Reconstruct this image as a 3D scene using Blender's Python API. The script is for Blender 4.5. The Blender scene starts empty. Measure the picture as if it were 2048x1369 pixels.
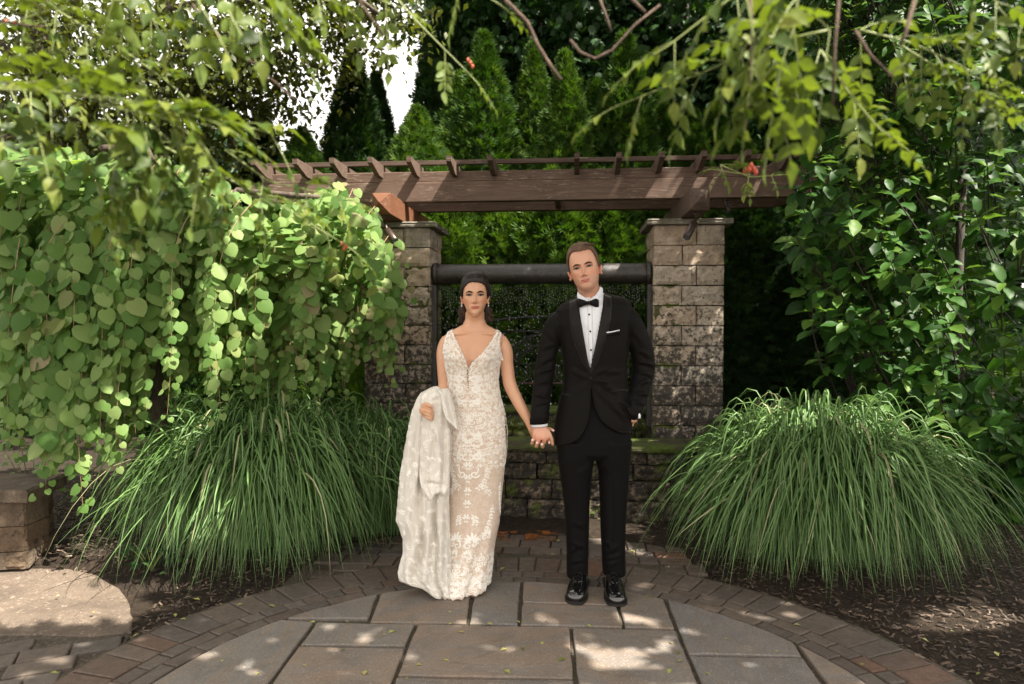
import bpy, math, random
import numpy as np
from mathutils import Vector, Matrix
from mathutils.bvhtree import BVHTree
from math import sin, cos, pi, radians as R

# ------------------------------------------------------------------ camera, sky, sun, exposure
scene = bpy.context.scene
col = scene.collection
rng = np.random.RandomState(7)
random.seed(7)
HC, F, PITCH = 1.47, 1400.0, math.atan(49.0 / 1400.0)
cam_data = bpy.data.cameras.new('camera')
cam = bpy.data.objects.new('camera', cam_data)
col.objects.link(cam)
cam.location = (0, 0, HC)
cam.rotation_euler = (pi / 2 - PITCH, 0, 0)
cam_data.sensor_width = 36.0
cam_data.lens = F / 2048 * 36
cam_data.clip_start = 0.05
cam_data.clip_end = 2000
cam_data.dof.use_dof = True
cam_data.dof.focus_distance = 3.7
cam_data.dof.aperture_fstop = 2.4
scene.camera = cam

SUN_EL, SUN_AZ = 57.0, 117.0          # azimuth measured clockwise from +Y
s_dir = np.array([sin(R(SUN_AZ)) * cos(R(SUN_EL)), cos(R(SUN_AZ)) * cos(R(SUN_EL)), sin(R(SUN_EL))])
world = bpy.data.worlds.new('World')
scene.world = world
world.use_nodes = True
wn = world.node_tree
wn.nodes.clear()
w_out = wn.nodes.new('ShaderNodeOutputWorld')
w_bg = wn.nodes.new('ShaderNodeBackground')
w_sky = wn.nodes.new('ShaderNodeTexSky')
w_sky.sky_type = 'NISHITA'
w_sky.sun_disc = False
w_sky.sun_elevation = R(SUN_EL)
w_sky.sun_rotation = R(SUN_AZ)
w_sky.air_density = 1.0
w_sky.dust_density = 3.0
w_tc = wn.nodes.new('ShaderNodeTexCoord')
w_no = wn.nodes.new('ShaderNodeTexNoise')
w_no.inputs['Scale'].default_value = 2.2
w_no.inputs['Detail'].default_value = 5
w_mr = wn.nodes.new('ShaderNodeMapRange')
w_mr.inputs['From Min'].default_value = 0.3
w_mr.inputs['From Max'].default_value = 0.7
w_mr.inputs['To Min'].default_value = 0.80
w_mr.inputs['To Max'].default_value = 0.96
w_mix = wn.nodes.new('ShaderNodeMix')
w_mix.data_type = 'RGBA'
w_mix.inputs['B'].default_value = (5.2, 4.85, 4.4, 1)      # thin bright cloud cover
wn.links.new(w_tc.outputs['Generated'], w_no.inputs['Vector'])
wn.links.new(w_no.outputs['Fac'], w_mr.inputs['Value'])
wn.links.new(w_mr.outputs['Result'], w_mix.inputs['Factor'])
wn.links.new(w_sky.outputs['Color'], w_mix.inputs['A'])
wn.links.new(w_mix.outputs['Result'], w_bg.inputs['Color'])
w_bg.inputs['Strength'].default_value = 0.12
wn.links.new(w_bg.outputs['Background'], w_out.inputs['Surface'])

sun_data = bpy.data.lights.new('sun', 'SUN')
sun_data.energy = 4.6
sun_data.angle = R(0.55)
sun_data.color = (1.0, 0.93, 0.82)
sun = bpy.data.objects.new('sun', sun_data)
col.objects.link(sun)
sun.rotation_euler = Vector(s_dir).to_track_quat('Z', 'Y').to_euler()

scene.view_settings.view_transform = 'Standard'
scene.view_settings.look = 'None'
scene.view_settings.gamma = 1.0
scene.view_settings.use_curve_mapping = False
scene.view_settings.exposure = 2.0
scene.cycles.max_bounces = 7
scene.cycles.diffuse_bounces = 4
scene.cycles.transmission_bounces = 5
scene.cycles.transparent_max_bounces = 8
scene.cycles.sample_clamp_indirect = 6

# ------------------------------------------------------------------ measuring: picture point at a chosen distance -> place
_f = np.array([0, cos(PITCH), -sin(PITCH)])
_u = np.array([0, sin(PITCH), cos(PITCH)])
def P(px, py, Y):
    d = np.array([px - 1024.0, 0, 0]) + _u * (684.5 - py) + _f * F
    return np.array([0, 0, HC]) + d * (Y / d[1])
def G(px, py, z=0.0):
    d = np.array([px - 1024.0, 0, 0]) + _u * (684.5 - py) + _f * F
    return np.array([0, 0, HC]) + d * ((z - HC) / d[2])

YAW = R(4.9)
_e = np.array([cos(YAW), -sin(YAW), 0]); _n = np.array([sin(YAW), cos(YAW), 0])
W0 = np.array([0.233, 5.53, 0])
def W(u, d, z):
    return W0 + _e * u + _n * d + np.array([0, 0, z])

# ------------------------------------------------------------------ objects
def link(o, parent=None):
    col.objects.link(o)
    if parent is not None:
        o.parent = parent
    return o
def tag(o, label=None, cat=None, group=None, kind=None):
    if label: o['label'] = label
    if cat: o['category'] = cat
    if group: o['group'] = group
    if kind: o['kind'] = kind
    return o
def thing(name, label, cat, loc=(0, 0, 0), group=None):
    o = bpy.data.objects.new(name, None)
    o.empty_display_size = 0.1
    o.location = loc
    link(o)
    return tag(o, label, cat, group)
def mk(name, verts, faces, m=None, parent=None, smooth=True, loc=None):
    """verts world coords; with a parent that is an Empty the mesh keeps world coords relative to it"""
    v = np.asarray(verts, dtype=np.float32).reshape(-1, 3)
    if parent is not None:
        v = v - np.array(world_loc(parent), dtype=np.float32)
    if loc is not None:
        v = v - np.array(loc, dtype=np.float32)
    me = bpy.data.meshes.new(name)
    if isinstance(faces, np.ndarray):
        k = faces.shape[1]; nf = len(faces)
        me.vertices.add(len(v)); me.vertices.foreach_set('co', v.ravel())
        me.loops.add(nf * k); me.loops.foreach_set('vertex_index', faces.ravel().astype(np.int32))
        me.polygons.add(nf); me.polygons.foreach_set('loop_start', np.arange(0, nf * k, k, dtype=np.int32))
        me.update(calc_edges=True)
    else:
        me.from_pydata([tuple(map(float, a)) for a in v], [], [tuple(f) for f in faces])
    if smooth:
        me.polygons.foreach_set('use_smooth', np.ones(len(me.polygons), dtype=bool))
    if m is not None:
        me.materials.append(m)
    me.validate()
    o = bpy.data.objects.new(name, me)
    if loc is not None:
        o.location = loc
    return link(o, parent)
def world_loc(o):
    l = Vector((0, 0, 0))
    while o is not None:
        l = l + o.location
        o = o.parent
    return l
def attr(o, name, vals):
    a = o.data.attributes.new(name, 'FLOAT', 'POINT')
    a.data.foreach_set('value', np.asarray(vals, dtype=np.float32))
def cattr(o, name, cols):
    a = o.data.attributes.new(name, 'FLOAT_COLOR', 'POINT')
    c = np.ones((len(cols), 4), dtype=np.float32); c[:, :3] = cols
    a.data.foreach_set('color', c.ravel())

class MB:
    """collects simple solids into one mesh"""
    def __init__(s): s.v = []; s.f = []
    def add(s, v, f):
        n = len(s.v); s.v += [tuple(map(float, a)) for a in v]; s.f += [tuple(i + n for i in q) for q in f]; return s
    def box(s, fn, u0, u1, d0, d1, z0, z1):
        v = [fn(u, d, z) for z in (z0, z1) for d in (d0, d1) for u in (u0, u1)]
        return s.add(v, [(0, 2, 3, 1), (4, 5, 7, 6), (0, 1, 5, 4), (2, 6, 7, 3), (0, 4, 6, 2), (1, 3, 7, 5)])
    def tube(s, pts, rad, n=8, cap=True):
        pts = [np.array(p, float) for p in pts]
        if not hasattr(rad, '__len__'): rad = [rad] * len(pts)
        rings = []; a = None
        for i, p in enumerate(pts):
            t = pts[min(i + 1, len(pts) - 1)] - pts[max(i - 1, 0)]
            t = t / (np.linalg.norm(t) + 1e-9)
            if a is None:
                a = np.cross(t, (0.03, 0.11, 1.0))
                if np.linalg.norm(a) < 0.3: a = np.cross(t, (1.0, 0, 0))
            a = a - t * (a @ t); a = a / (np.linalg.norm(a) + 1e-9); b = np.cross(t, a)
            rings.append([p + rad[i] * (a * cos(2 * pi * k / n) + b * sin(2 * pi * k / n)) for k in range(n)])
        v = [q for r in rings for q in r]; f = []
        for i in range(len(pts) - 1):
            for k in range(n):
                f.append((i * n + k, i * n + (k + 1) % n, (i + 1) * n + (k + 1) % n, (i + 1) * n + k))
        if cap:
            f.append(tuple(range(n - 1, -1, -1))); f.append(tuple((len(pts) - 1) * n + k for k in range(n)))
        return s.add(v, f)
    def build(s, name, m, parent=None, smooth=False, bevel=0, loc=None):
        o = mk(name, s.v, s.f, m, parent, smooth, loc)
        if bevel:
            b = o.modifiers.new('bevel', 'BEVEL'); b.width = bevel; b.segments = 2; b.limit_method = 'ANGLE'
        return o

# value noise usable from numpy
_perm = np.random.RandomState(3).rand(64, 64, 64)
def vnoise(p):
    p = np.asarray(p, float); i = np.floor(p).astype(int); f = p - i; f = f * f * (3 - 2 * f)
    def g(a, b, c): return _perm[(i[..., 0] + a) % 64, (i[..., 1] + b) % 64, (i[..., 2] + c) % 64]
    x, y, z = f[..., 0], f[..., 1], f[..., 2]
    return (((g(0,0,0)*(1-x)+g(1,0,0)*x)*(1-y)+(g(0,1,0)*(1-x)+g(1,1,0)*x)*y)*(1-z)
            + ((g(0,0,1)*(1-x)+g(1,0,1)*x)*(1-y)+(g(0,1,1)*(1-x)+g(1,1,1)*x)*y)*z) * 2 - 1
def fbm(p, o=3):
    r = 0; a = 1.0; p = np.asarray(p, float)
    for k in range(o):
        r = r + a * vnoise(p * 2 ** k + 11.3 * k); a *= 0.5
    return r

# ------------------------------------------------------------------ materials
class N:
    def __init__(s, name):
        s.m = bpy.data.materials.new(name); s.m.use_nodes = True
        s.t = s.m.node_tree; s.b = s.t.nodes['Principled BSDF']
    def n(s, typ, **kw):
        x = s.t.nodes.new(typ)
        for k, v in kw.items():
            if k in ('noise_dimensions', 'data_type', 'blend_type', 'operation', 'attribute_name', 'feature', 'wave_type', 'bands_direction', 'distance', 'interpolation_type'):
                setattr(x, k, v)
            else:
                x.inputs[k.replace('_', ' ')].default_value = v
        return x
    def l(s, a, b): s.t.links.new(a, b)
    def coord(s, kind='Object', scale=(1, 1, 1)):
        c = s.n('ShaderNodeTexCoord'); mp = s.n('ShaderNodeMapping'); mp.inputs['Scale'].default_value = scale
        s.l(c.outputs[kind], mp.inputs['Vector']); return mp.outputs['Vector']
    def pos(s, scale=(1, 1, 1)):
        c = s.n('ShaderNodeNewGeometry'); mp = s.n('ShaderNodeMapping'); mp.inputs['Scale'].default_value = scale
        s.l(c.outputs['Position'], mp.inputs['Vector']); return mp.outputs['Vector']
    def noise(s, vec, scale, detail=4, rough=0.6, dist=0.0):
        x = s.n('ShaderNodeTexNoise', Scale=scale, Detail=detail, Roughness=rough, Distortion=dist)
        s.l(vec, x.inputs['Vector']); return x.outputs['Fac']
    def ramp(s, fac, stops):
        x = s.n('ShaderNodeValToRGB'); e = x.color_ramp.elements
        while len(e) > 1: e.remove(e[-1])
        e[0].position = stops[0][0]; e[0].color = (*stops[0][1], 1)
        for p, c in stops[1:]:
            k = e.new(p); k.color = (*c, 1)
        s.l(fac, x.inputs['Fac']); return x.outputs['Color']
    def mr(s, v, a, b, c=0.0, d=1.0):
        x = s.n('ShaderNodeMapRange'); x.inputs['From Min'].default_value = a; x.inputs['From Max'].default_value = b
        x.inputs['To Min'].default_value = c; x.inputs['To Max'].default_value = d
        s.l(v, x.inputs['Value']); return x.outputs['Result']
    def math(s, op, a, b=None):
        x = s.n('ShaderNodeMath', operation=op)
        for i, q in enumerate((a, b)):
            if q is None: continue
            if isinstance(q, (int, float)): x.inputs[i].default_value = q
            else: s.l(q, x.inputs[i])
        return x.outputs[0]
    def mix(s, f, a, b, mode='MIX'):
        x = s.n('ShaderNodeMix', data_type='RGBA', blend_type=mode)
        for nm, q in (('Factor', f), ('A', a), ('B', b)):
            if isinstance(q, (int, float)): x.inputs[nm].default_value = q
            elif isinstance(q, tuple): x.inputs[nm].default_value = (*q, 1)
            else: s.l(q, x.inputs[nm])
        return x.outputs['Result']
    def color(s, c):
        if isinstance(c, tuple): s.b.inputs['Base Color'].default_value = (*c, 1)
        else: s.l(c, s.b.inputs['Base Color'])
        return s
    def rough(s, c):
        if isinstance(c, (int, float)): s.b.inputs['Roughness'].default_value = c
        else: s.l(c, s.b.inputs['Roughness'])
        return s
    def spec(s, v): s.b.inputs['Specular IOR Level'].default_value = v; return s
    def bump(s, h, strength=0.4, dist=0.01):
        x = s.n('ShaderNodeBump', Strength=strength, Distance=dist); s.l(h, x.inputs['Height'])
        s.l(x.outputs['Normal'], s.b.inputs['Normal']); return s
    def sep(s, vec, ax):
        x = s.n('ShaderNodeSeparateXYZ'); s.l(vec, x.inputs[0]); return x.outputs[ax]
    def rand(s):
        return s.n('ShaderNodeObjectInfo').outputs['Random']
    def attr(s, name, out='Fac'):
        return s.n('ShaderNodeAttribute', attribute_name=name).outputs[out]

def simple(name, c, rough=0.6, spec=0.5, metal=0.0, bump=0, bscale=60):
    k = N(name).color(c).rough(rough).spec(spec); k.b.inputs['Metallic'].default_value = metal
    if bump: k.bump(k.noise(k.coord(), bscale), bump, 0.004)
    return k.m

def leaf_mat(name, stops, back=None, rough=0.42, transl=0.35, spec=0.5, tcol=None, bumpy=0.0):
    """leaf: colour by a per-leaf tint, paler underside, light passing through"""
    k = N(name)
    a = k.attr('tint'); f = k.math('FRACT', k.math('ADD', a, k.math('MULTIPLY', k.rand(), 1.0)))
    c = k.ramp(f, stops)
    nz = k.noise(k.pos(), 3.0, 3)
    c = k.mix(k.mr(nz, 0.35, 0.7, 0.0, 0.35), c, k.mix(1.0, c, (0.62, 0.72, 0.5), 'MULTIPLY'))
    if back:
        g = k.n('ShaderNodeNewGeometry').outputs['Backfacing']
        c = k.mix(k.math('MULTIPLY', g, 0.8), c, back)
    k.color(c).rough(rough).spec(spec)
    if transl:
        t = k.n('ShaderNodeBsdfTranslucent'); tc = k.mix(1.0, c, tcol or (1.5, 1.6, 0.5), 'MULTIPLY'); k.l(tc, t.inputs['Color'])
        ms = k.n('ShaderNodeMixShader'); ms.inputs[0].default_value = transl
        k.l(k.b.outputs[0], ms.inputs[1]); k.l(t.outputs[0], ms.inputs[2])
        k.l(ms.outputs[0], k.t.nodes['Material Output'].inputs['Surface'])
    return k.m

# ------------------------------------------------------------------ leaf templates (local +y along the leaf, +z its upper face)
def T(v, f): return np.array(v, float), [tuple(q) for q in f]
def tpl_strip(xs_w, fold=0.25, curl=0.15, wav=0.0):
    """blade leaf from a width profile [(t, w)...]; midrib lower than the margins"""
    v = []; f = []
    for i, (t, w) in enumerate(xs_w):
        z = -curl * t * t; wz = wav * (1 if i % 2 else -1)
        v += [(-w, t, z + fold * w + wz * w), (0, t, z), (w, t, z + fold * w - wz * w)]
    for i in range(len(xs_w) - 1):
        a = i * 3; f += [(a, a + 1, a + 4, a + 3), (a + 1, a + 2, a + 5, a + 4)]
    return T(v, f)
def tri(t):
    v, f = t; o = []
    for q in f:
        if len(q) == 3: o.append(q)
        else:
            for i in range(1, len(q) - 1): o.append((q[0], q[i], q[i + 1]))
    return v, np.array(o, dtype=np.int32)
MAGN = tri(tpl_strip([(0, .02), (.12, .12), (.3, .21), (.5, .27), (.7, .24), (.86, .14), (1, .0)], .35, .22, .10))
LFLT = tri(tpl_strip([(0, .02), (.18, .2), (.38, .26), (.6, .19), (.8, .09), (1, .0)], .3, .2, .12))
SMPL = tri(T([(0, 0, 0), (-.3, .45, .08), (0, .5, 0), (.3, .45, .08), (0, 1, -.1)], [(0, 2, 1), (0, 3, 2), (1, 2, 4), (2, 3, 4)]))
_hv = [(0, 0.06, 0)]
_ho = [(.0, .06), (.2, -.06), (.42, .06), (.5, .32), (.42, .6), (.24, .82), (0, 1.0), (-.24, .82), (-.42, .6), (-.5, .32), (-.42, .06), (-.2, -.06)]
HEART = tri(T([(x, y, -.35 * (x * x) - .12 * y * y + .03) for x, y in _ho] + [(0, .42, 0.02)], [(i, (i + 1) % 12, 12) for i in range(12)]))
_mo = []
for k in range(7):
    a = R(-120 + 40 * k); r = (0.55, .7, .85, 1, .85, .7, .55)[k]
    _mo.append((sin(a) * r * .6, .25 + cos(a) * r * .62)); a2 = a + R(20)
    if k < 6: _mo.append((sin(a2) * .3, .25 + cos(a2) * .3))
MAPLE = tri(T([(0, 0, 0)] + [(x, y, -.15 * abs(x)) for x, y in _mo], [(0, i, i + 1) for i in range(1, 13)]))
def frond_tpl():
    v = []; f = []
    for k in range(9):
        a = R(-64 + 16 * k); L = (0.62, .78, .9, 1.0, 1.06, 1.0, .9, .78, .62)[k]; w = .075
        o = np.array([0, .08 * (k % 3), 0]); d = np.array([sin(a), cos(a), (-.12 if k % 2 else .14)]); s = np.array([cos(a), -sin(a), 0])
        n = len(v); v += [tuple(o), tuple(o + d * L * .55 - s * w), tuple(o + d * L), tuple(o + d * L * .55 + s * w)]
        f += [(n, n + 1, n + 2), (n, n + 2, n + 3)]
    return np.array(v), np.array(f, dtype=np.int32)
FROND = frond_tpl()
CHIP = tri(T([(-.15, 0, 0), (.12, 0, .02), (.17, 1, 0), (-.1, .9, .03), (0, .5, .12)], [(0, 1, 4), (1, 2, 4), (2, 3, 4), (3, 0, 4)]))

def frames(d, nrm):
    y = d / (np.linalg.norm(d, axis=1, keepdims=True) + 1e-9)
    z = nrm - y * np.sum(nrm * y, 1, keepdims=True); z /= (np.linalg.norm(z, axis=1, keepdims=True) + 1e-9)
    x = np.cross(y, z)
    return np.stack([x, y, z], axis=2)          # columns
def scatter(name, tpl, p, d, nrm, size, m, parent=None, tint=None, solo=0, part='leaf', eye=True, smooth=True, massname=None):
    """leaves at p pointing along d; the `solo` ones nearest the camera become leaf objects of their own, the rest one mesh"""
    p = np.asarray(p, float); n = len(p)
    Rm = frames(np.asarray(d, float), np.asarray(nrm, float)); size = np.asarray(size, float) * np.ones(n)
    if tint is None: tint = rng.rand(n)
    solo_idx = np.array([], int)
    if solo:
        show = size / np.linalg.norm(p - np.array([0, 0, HC]), axis=1)
        pj = 1024 + 1400 * p[:, 0] / np.maximum(p[:, 1], .1); pk = 635 - 1400 * (p[:, 2] - HC) / np.maximum(p[:, 1], .1)
        show = show * ((pj > 10) & (pj < 2040) & (pk > 10) & (pk < 1360)) * (1 if not callable(eye) else eye(p))
        solo_idx = np.argsort(-show)[:solo]
        base = bpy.data.meshes.new(part)
        base.from_pydata([tuple(a) for a in tpl[0]], [], [tuple(int(i) for i in a) for a in tpl[1]])
        if m is not None: base.materials.append(m)
        base.polygons.foreach_set('use_smooth', np.ones(len(base.polygons), dtype=bool))
        par = Vector(world_loc(parent)) if parent is not None else Vector((0, 0, 0))
        for i in solo_idx:
            o = bpy.data.objects.new(part, base)
            M = Matrix([[*(Rm[i][r] * size[i]), 0] for r in range(3)] + [[0, 0, 0, 1]])
            M.translation = Vector(p[i]) - par
            o.matrix_local = M
            col.objects.link(o); o.parent = parent
    keep = np.setdiff1d(np.arange(n), solo_idx)
    if len(keep) == 0: return None
    tv, tf = tpl; k = len(tv)
    V = np.einsum('nij,kj->nki', Rm[keep], tv) * size[keep][:, None, None] + p[keep][:, None, :]
    Fc = (tf[None] + (np.arange(len(keep)) * k)[:, None, None]).reshape(-1, tf.shape[1])
    o = mk(massname or name, V.reshape(-1, 3), Fc, m, parent, smooth)
    attr(o, 'tint', np.repeat(tint[keep], k))
    return o
# ------------------------------------------------------------------ materials of the hard landscape
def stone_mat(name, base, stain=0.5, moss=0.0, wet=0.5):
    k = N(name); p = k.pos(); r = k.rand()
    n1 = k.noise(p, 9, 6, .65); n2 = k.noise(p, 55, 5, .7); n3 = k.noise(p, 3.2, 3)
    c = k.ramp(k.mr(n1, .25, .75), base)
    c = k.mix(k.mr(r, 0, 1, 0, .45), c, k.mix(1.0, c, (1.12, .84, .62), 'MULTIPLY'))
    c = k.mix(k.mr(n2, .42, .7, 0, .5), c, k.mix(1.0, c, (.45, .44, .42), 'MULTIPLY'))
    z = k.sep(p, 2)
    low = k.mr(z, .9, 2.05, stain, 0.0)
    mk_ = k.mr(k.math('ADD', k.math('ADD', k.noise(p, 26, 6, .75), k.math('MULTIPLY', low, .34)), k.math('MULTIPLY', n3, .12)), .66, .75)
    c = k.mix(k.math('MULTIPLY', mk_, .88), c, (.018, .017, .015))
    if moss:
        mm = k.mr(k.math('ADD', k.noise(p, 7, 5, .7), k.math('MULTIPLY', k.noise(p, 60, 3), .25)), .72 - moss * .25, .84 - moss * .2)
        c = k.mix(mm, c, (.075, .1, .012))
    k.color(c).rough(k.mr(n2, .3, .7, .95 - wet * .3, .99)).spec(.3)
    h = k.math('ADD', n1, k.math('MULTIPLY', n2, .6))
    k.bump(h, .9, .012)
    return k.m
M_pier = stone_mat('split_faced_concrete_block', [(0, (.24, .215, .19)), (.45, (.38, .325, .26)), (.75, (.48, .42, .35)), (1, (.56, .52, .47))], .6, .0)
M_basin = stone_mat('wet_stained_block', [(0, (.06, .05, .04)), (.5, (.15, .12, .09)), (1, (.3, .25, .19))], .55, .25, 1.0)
M_bench = stone_mat('weathered_brown_block', [(0, (.05, .04, .03)), (.5, (.11, .085, .06)), (1, (.17, .135, .1))], .1, .0)
M_cap = stone_mat('slate_cap', [(0, (.12, .12, .11)), (.5, (.2, .2, .18)), (1, (.33, .32, .29))], .1, .15)
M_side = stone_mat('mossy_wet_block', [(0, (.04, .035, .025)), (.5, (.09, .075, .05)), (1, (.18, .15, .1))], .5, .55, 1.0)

def flag_mat():
    k = N('bluestone_flag'); p = k.pos(); r = k.rand()
    ang = k.math('MULTIPLY', r, 5.0)
    vr = k.n('ShaderNodeVectorRotate'); k.l(p, vr.inputs['Vector']); k.l(ang, vr.inputs['Angle'])
    mp = k.n('ShaderNodeMapping'); mp.inputs['Scale'].default_value = (1.5, 6, 1); k.l(vr.outputs[0], mp.inputs['Vector'])
    n1 = k.noise(mp.outputs[0], 1.6, 6, .6, 1.2); n2 = k.noise(p, 140, 3, .7); n3 = k.noise(p, 5, 4)
    c = k.ramp(r, [(0, (.125, .115, .105)), (.3, (.15, .138, .125)), (.55, (.17, .14, .115)), (.8, (.145, .13, .115)), (1, (.135, .128, .125))])
    c = k.mix(k.mr(n1, .4, .62, 0, .6), c, k.mix(1.0, c, (1.25, 1.0, .78), 'MULTIPLY'))
    c = k.mix(k.mr(n3, .4, .7, 0, .5), c, k.mix(1.0, c, (.62, .6, .58), 'MULTIPLY'))
    c = k.mix(k.mr(n2, .54, .7, 0, .6), c, (.36, .34, .31))
    lw = k.n('ShaderNodeTexWave', Scale=.55, Distortion=14.0, Detail=7.0); k.l(mp.outputs[0], lw.inputs['Vector'])
    c = k.mix(k.mr(lw.outputs['Fac'], .0, .04, .22, 0), c, (.09, .08, .07))
    k.color(c).rough(.72).spec(.4)
    k.bump(k.math('ADD', k.math('MULTIPLY', n1, 1.2), k.math('ADD', k.math('MULTIPLY', n2, .25), k.mr(lw.outputs['Fac'], 0, .12, 0, .35))), .55, .008)
    return k.m
M_flag = flag_mat()
def brick_mat(name, stops, wetness=0):
    k = N(name); p = k.pos(); r = k.rand(); at = k.attr('tint')
    n1 = k.noise(p, 20, 5, .7); n2 = k.noise(p, 170, 3, .75); n4 = k.noise(p, 2.5, 3)
    c = k.ramp(k.math('FRACT', k.math('ADD', r, at)), stops)
    c = k.mix(k.mr(n1, .35, .7, 0, .6), c, k.mix(1.0, c, (.55, .52, .5), 'MULTIPLY'))
    c = k.mix(k.mr(n4, .45, .65, 0, .45), c, (.05, .038, .028))
    c = k.mix(k.mr(n2, .6, .74, 0, .7), c, (.36, .32, .28))
    k.color(c).rough(k.mr(n1, .3, .7, .6, .9)).spec(.4)
    k.bump(k.math('ADD', n1, n2), .7, .005)
    return k.m
M_brick = brick_mat('tumbled_paver', [(0, (.095, .074, .06)), (.3, (.125, .095, .072)), (.55, (.09, .077, .066)), (.82, (.115, .072, .05)), (.87, (.16, .08, .048)), (.91, (.1, .083, .07)), (1, (.145, .12, .1))])
def soil_mat():
    k = N('dark_soil'); p = k.pos(); n1 = k.noise(p, 25, 6, .7); n2 = k.noise(p, 130, 4, .7)
    c = k.ramp(n1, [(.2, (.014, .01, .007)), (.5, (.035, .025, .017)), (.8, (.075, .054, .036))])
    k.color(c).rough(.95).spec(.2).bump(k.math('ADD', n1, n2), 1.0, .02); return k.m
M_soil = soil_mat()
def joint_mat():
    k = N('joint_sand'); p = k.pos(); n1 = k.noise(p, 60, 5, .8); n2 = k.noise(p, 4, 3)
    c = k.ramp(n1, [(.3, (.018, .013, .009)), (.52, (.07, .053, .036)), (.7, (.17, .135, .1))])
    c = k.mix(k.mr(n2, .5, .7, 0, .6), c, (.03, .045, .01))
    k.color(c).rough(.95).bump(n1, 1, .01); return k.m
M_joint = joint_mat()
def aggr_mat():
    k = N('exposed_aggregate'); p = k.pos()
    v = k.n('ShaderNodeTexVoronoi', Scale=150); k.l(p, v.inputs['Vector'])
    n2 = k.noise(p, 3, 4)
    c = k.mix(k.mr(v.outputs['Distance'], .1, .55, 0, .8), k.ramp(k.sep(v.outputs['Color'], 0), [(0, (.07, .05, .036)), (.5, (.14, .102, .074)), (1, (.26, .21, .16))]), (.1, .075, .055))
    c = k.mix(k.mr(n2, .35, .65, 0, .6), c, (.13, .095, .068))
    n3 = k.noise(p, 1.1, 6, .7); n4 = k.noise(p, 14, 5, .7); c = k.mix(k.mr(k.math('ADD', n3, k.math('MULTIPLY', n4, .35)), .6, .78, 0, .8), c, (.05, .036, .025)); c = k.mix(k.mr(k.noise(p, 30, 3), .6, .7, 0, .5), c, (.34, .27, .21)); k.color(c).rough(.85).bump(k.math('ADD', v.outputs['Distance'], n4), .6, .004); return k.m
M_aggr = aggr_mat()

# ------------------------------------------------------------------ ground: one sheet to the horizon
gx = np.concatenate([[-400, -100, -30, -12], np.linspace(-7, 8, 120), [14, 30, 100, 400]])
gy = np.concatenate([[-60, -20, -6], np.linspace(-1, 10, 90), [14, 24, 60, 200, 600]])
XX, YY = np.meshgrid(gx, gy); 
def ground_z(x, y):
    x = np.asarray(x, float); y = np.asarray(y, float)
    r = np.hypot(x, y - 2.35)
    rise = np.clip((r - 1.95) / .8, 0, 1) * .05 + np.clip((np.abs(x) - 1.2) / 1.5, 0, 1) * np.clip((y - 3.6) / 2, 0, 1) * .1
    rise = rise * np.where((x < -1.7) & (y < 4.1), 0, 1)
    return -.03 + rise + .012 * fbm(np.stack([x * 2.2, y * 2.2, x * 0], -1), 2) * np.clip(r - 1.9, 0, 1)
ZZ = ground_z(XX, YY)
nx, ny = len(gx), len(gy)
gi = np.arange(nx * ny).reshape(ny, nx)
gf = np.stack([gi[:-1, :-1], gi[:-1, 1:], gi[1:, 1:], gi[1:, :-1]], -1).reshape(-1, 4)
ground = mk('ground', np.stack([XX, YY, ZZ], -1).reshape(-1, 3), gf, M_soil)
tag(ground, kind='structure')

# ------------------------------------------------------------------ patio: bluestone circle with rings of tumbled pavers
CC = np.array([-0.012, 2.35]); CR = 1.5
def disc(r, z, n=96, c=CC):
    return [(c[0] + r * cos(2 * pi * k / n), c[1] + r * sin(2 * pi * k / n), z) for k in range(n)]
pv = disc(1.93, -.012); 
patio = mk('patio', pv + [(a, b, -.2) for a, b, c_ in pv], [tuple(range(96))] + [(i, i + 96, (i + 1) % 96 + 96, (i + 1) % 96) for i in range(96)], M_joint, smooth=False)
tag(patio, kind='structure')
apron = mk('patio_apron', [tuple(W(a, b, -.016)) for a, b in ((-1.36, -1.9), (.96, -1.75), (.96, -.5), (-1.36, -.5))], [(0, 1, 2, 3)], M_joint, smooth=False)
tag(apron, kind='structure')

def clip_poly(poly, keep):               # Sutherland-Hodgman against half-plane (a,b,c): a x + b y <= c
    a, b, c = keep; out = []
    for i in range(len(poly)):
        p, q = poly[i], poly[(i + 1) % len(poly)]
        fp, fq = a * p[0] + b * p[1] - c, a * q[0] + b * q[1] - c
        if fp <= 0: out.append(p)
        if fp * fq < 0:
            t = fp / (fp - fq); out.append((p[0] + t * (q[0] - p[0]), p[1] + t * (q[1] - p[1])))
    return out
def clip_disc(poly, r):
    for k in range(72):
        t = 2 * pi * (k + .5) / 72
        poly = clip_poly(poly, (cos(t), sin(t), r * cos(pi / 72) + CC[0] * cos(t) + CC[1] * sin(t)))
        if len(poly) < 3: return []
    return poly
def shrink(poly, g):
    poly = [np.array(p) for p in poly]; n = len(poly); area = sum(poly[i][0] * poly[(i + 1) % n][1] - poly[(i + 1) % n][0] * poly[i][1] for i in range(n))
    if area < 0: poly = poly[::-1]
    out = [tuple(p) for p in poly]
    for i in range(n):
        d = poly[(i + 1) % n] - poly[i]; L = np.linalg.norm(d)
        if L < 1e-6: continue
        nn = np.array([d[1], -d[0]]) / L
        out = clip_poly(out, (nn[0], nn[1], float(nn @ poly[i]) - g))
        if len(out) < 3: return []
    return out
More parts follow.
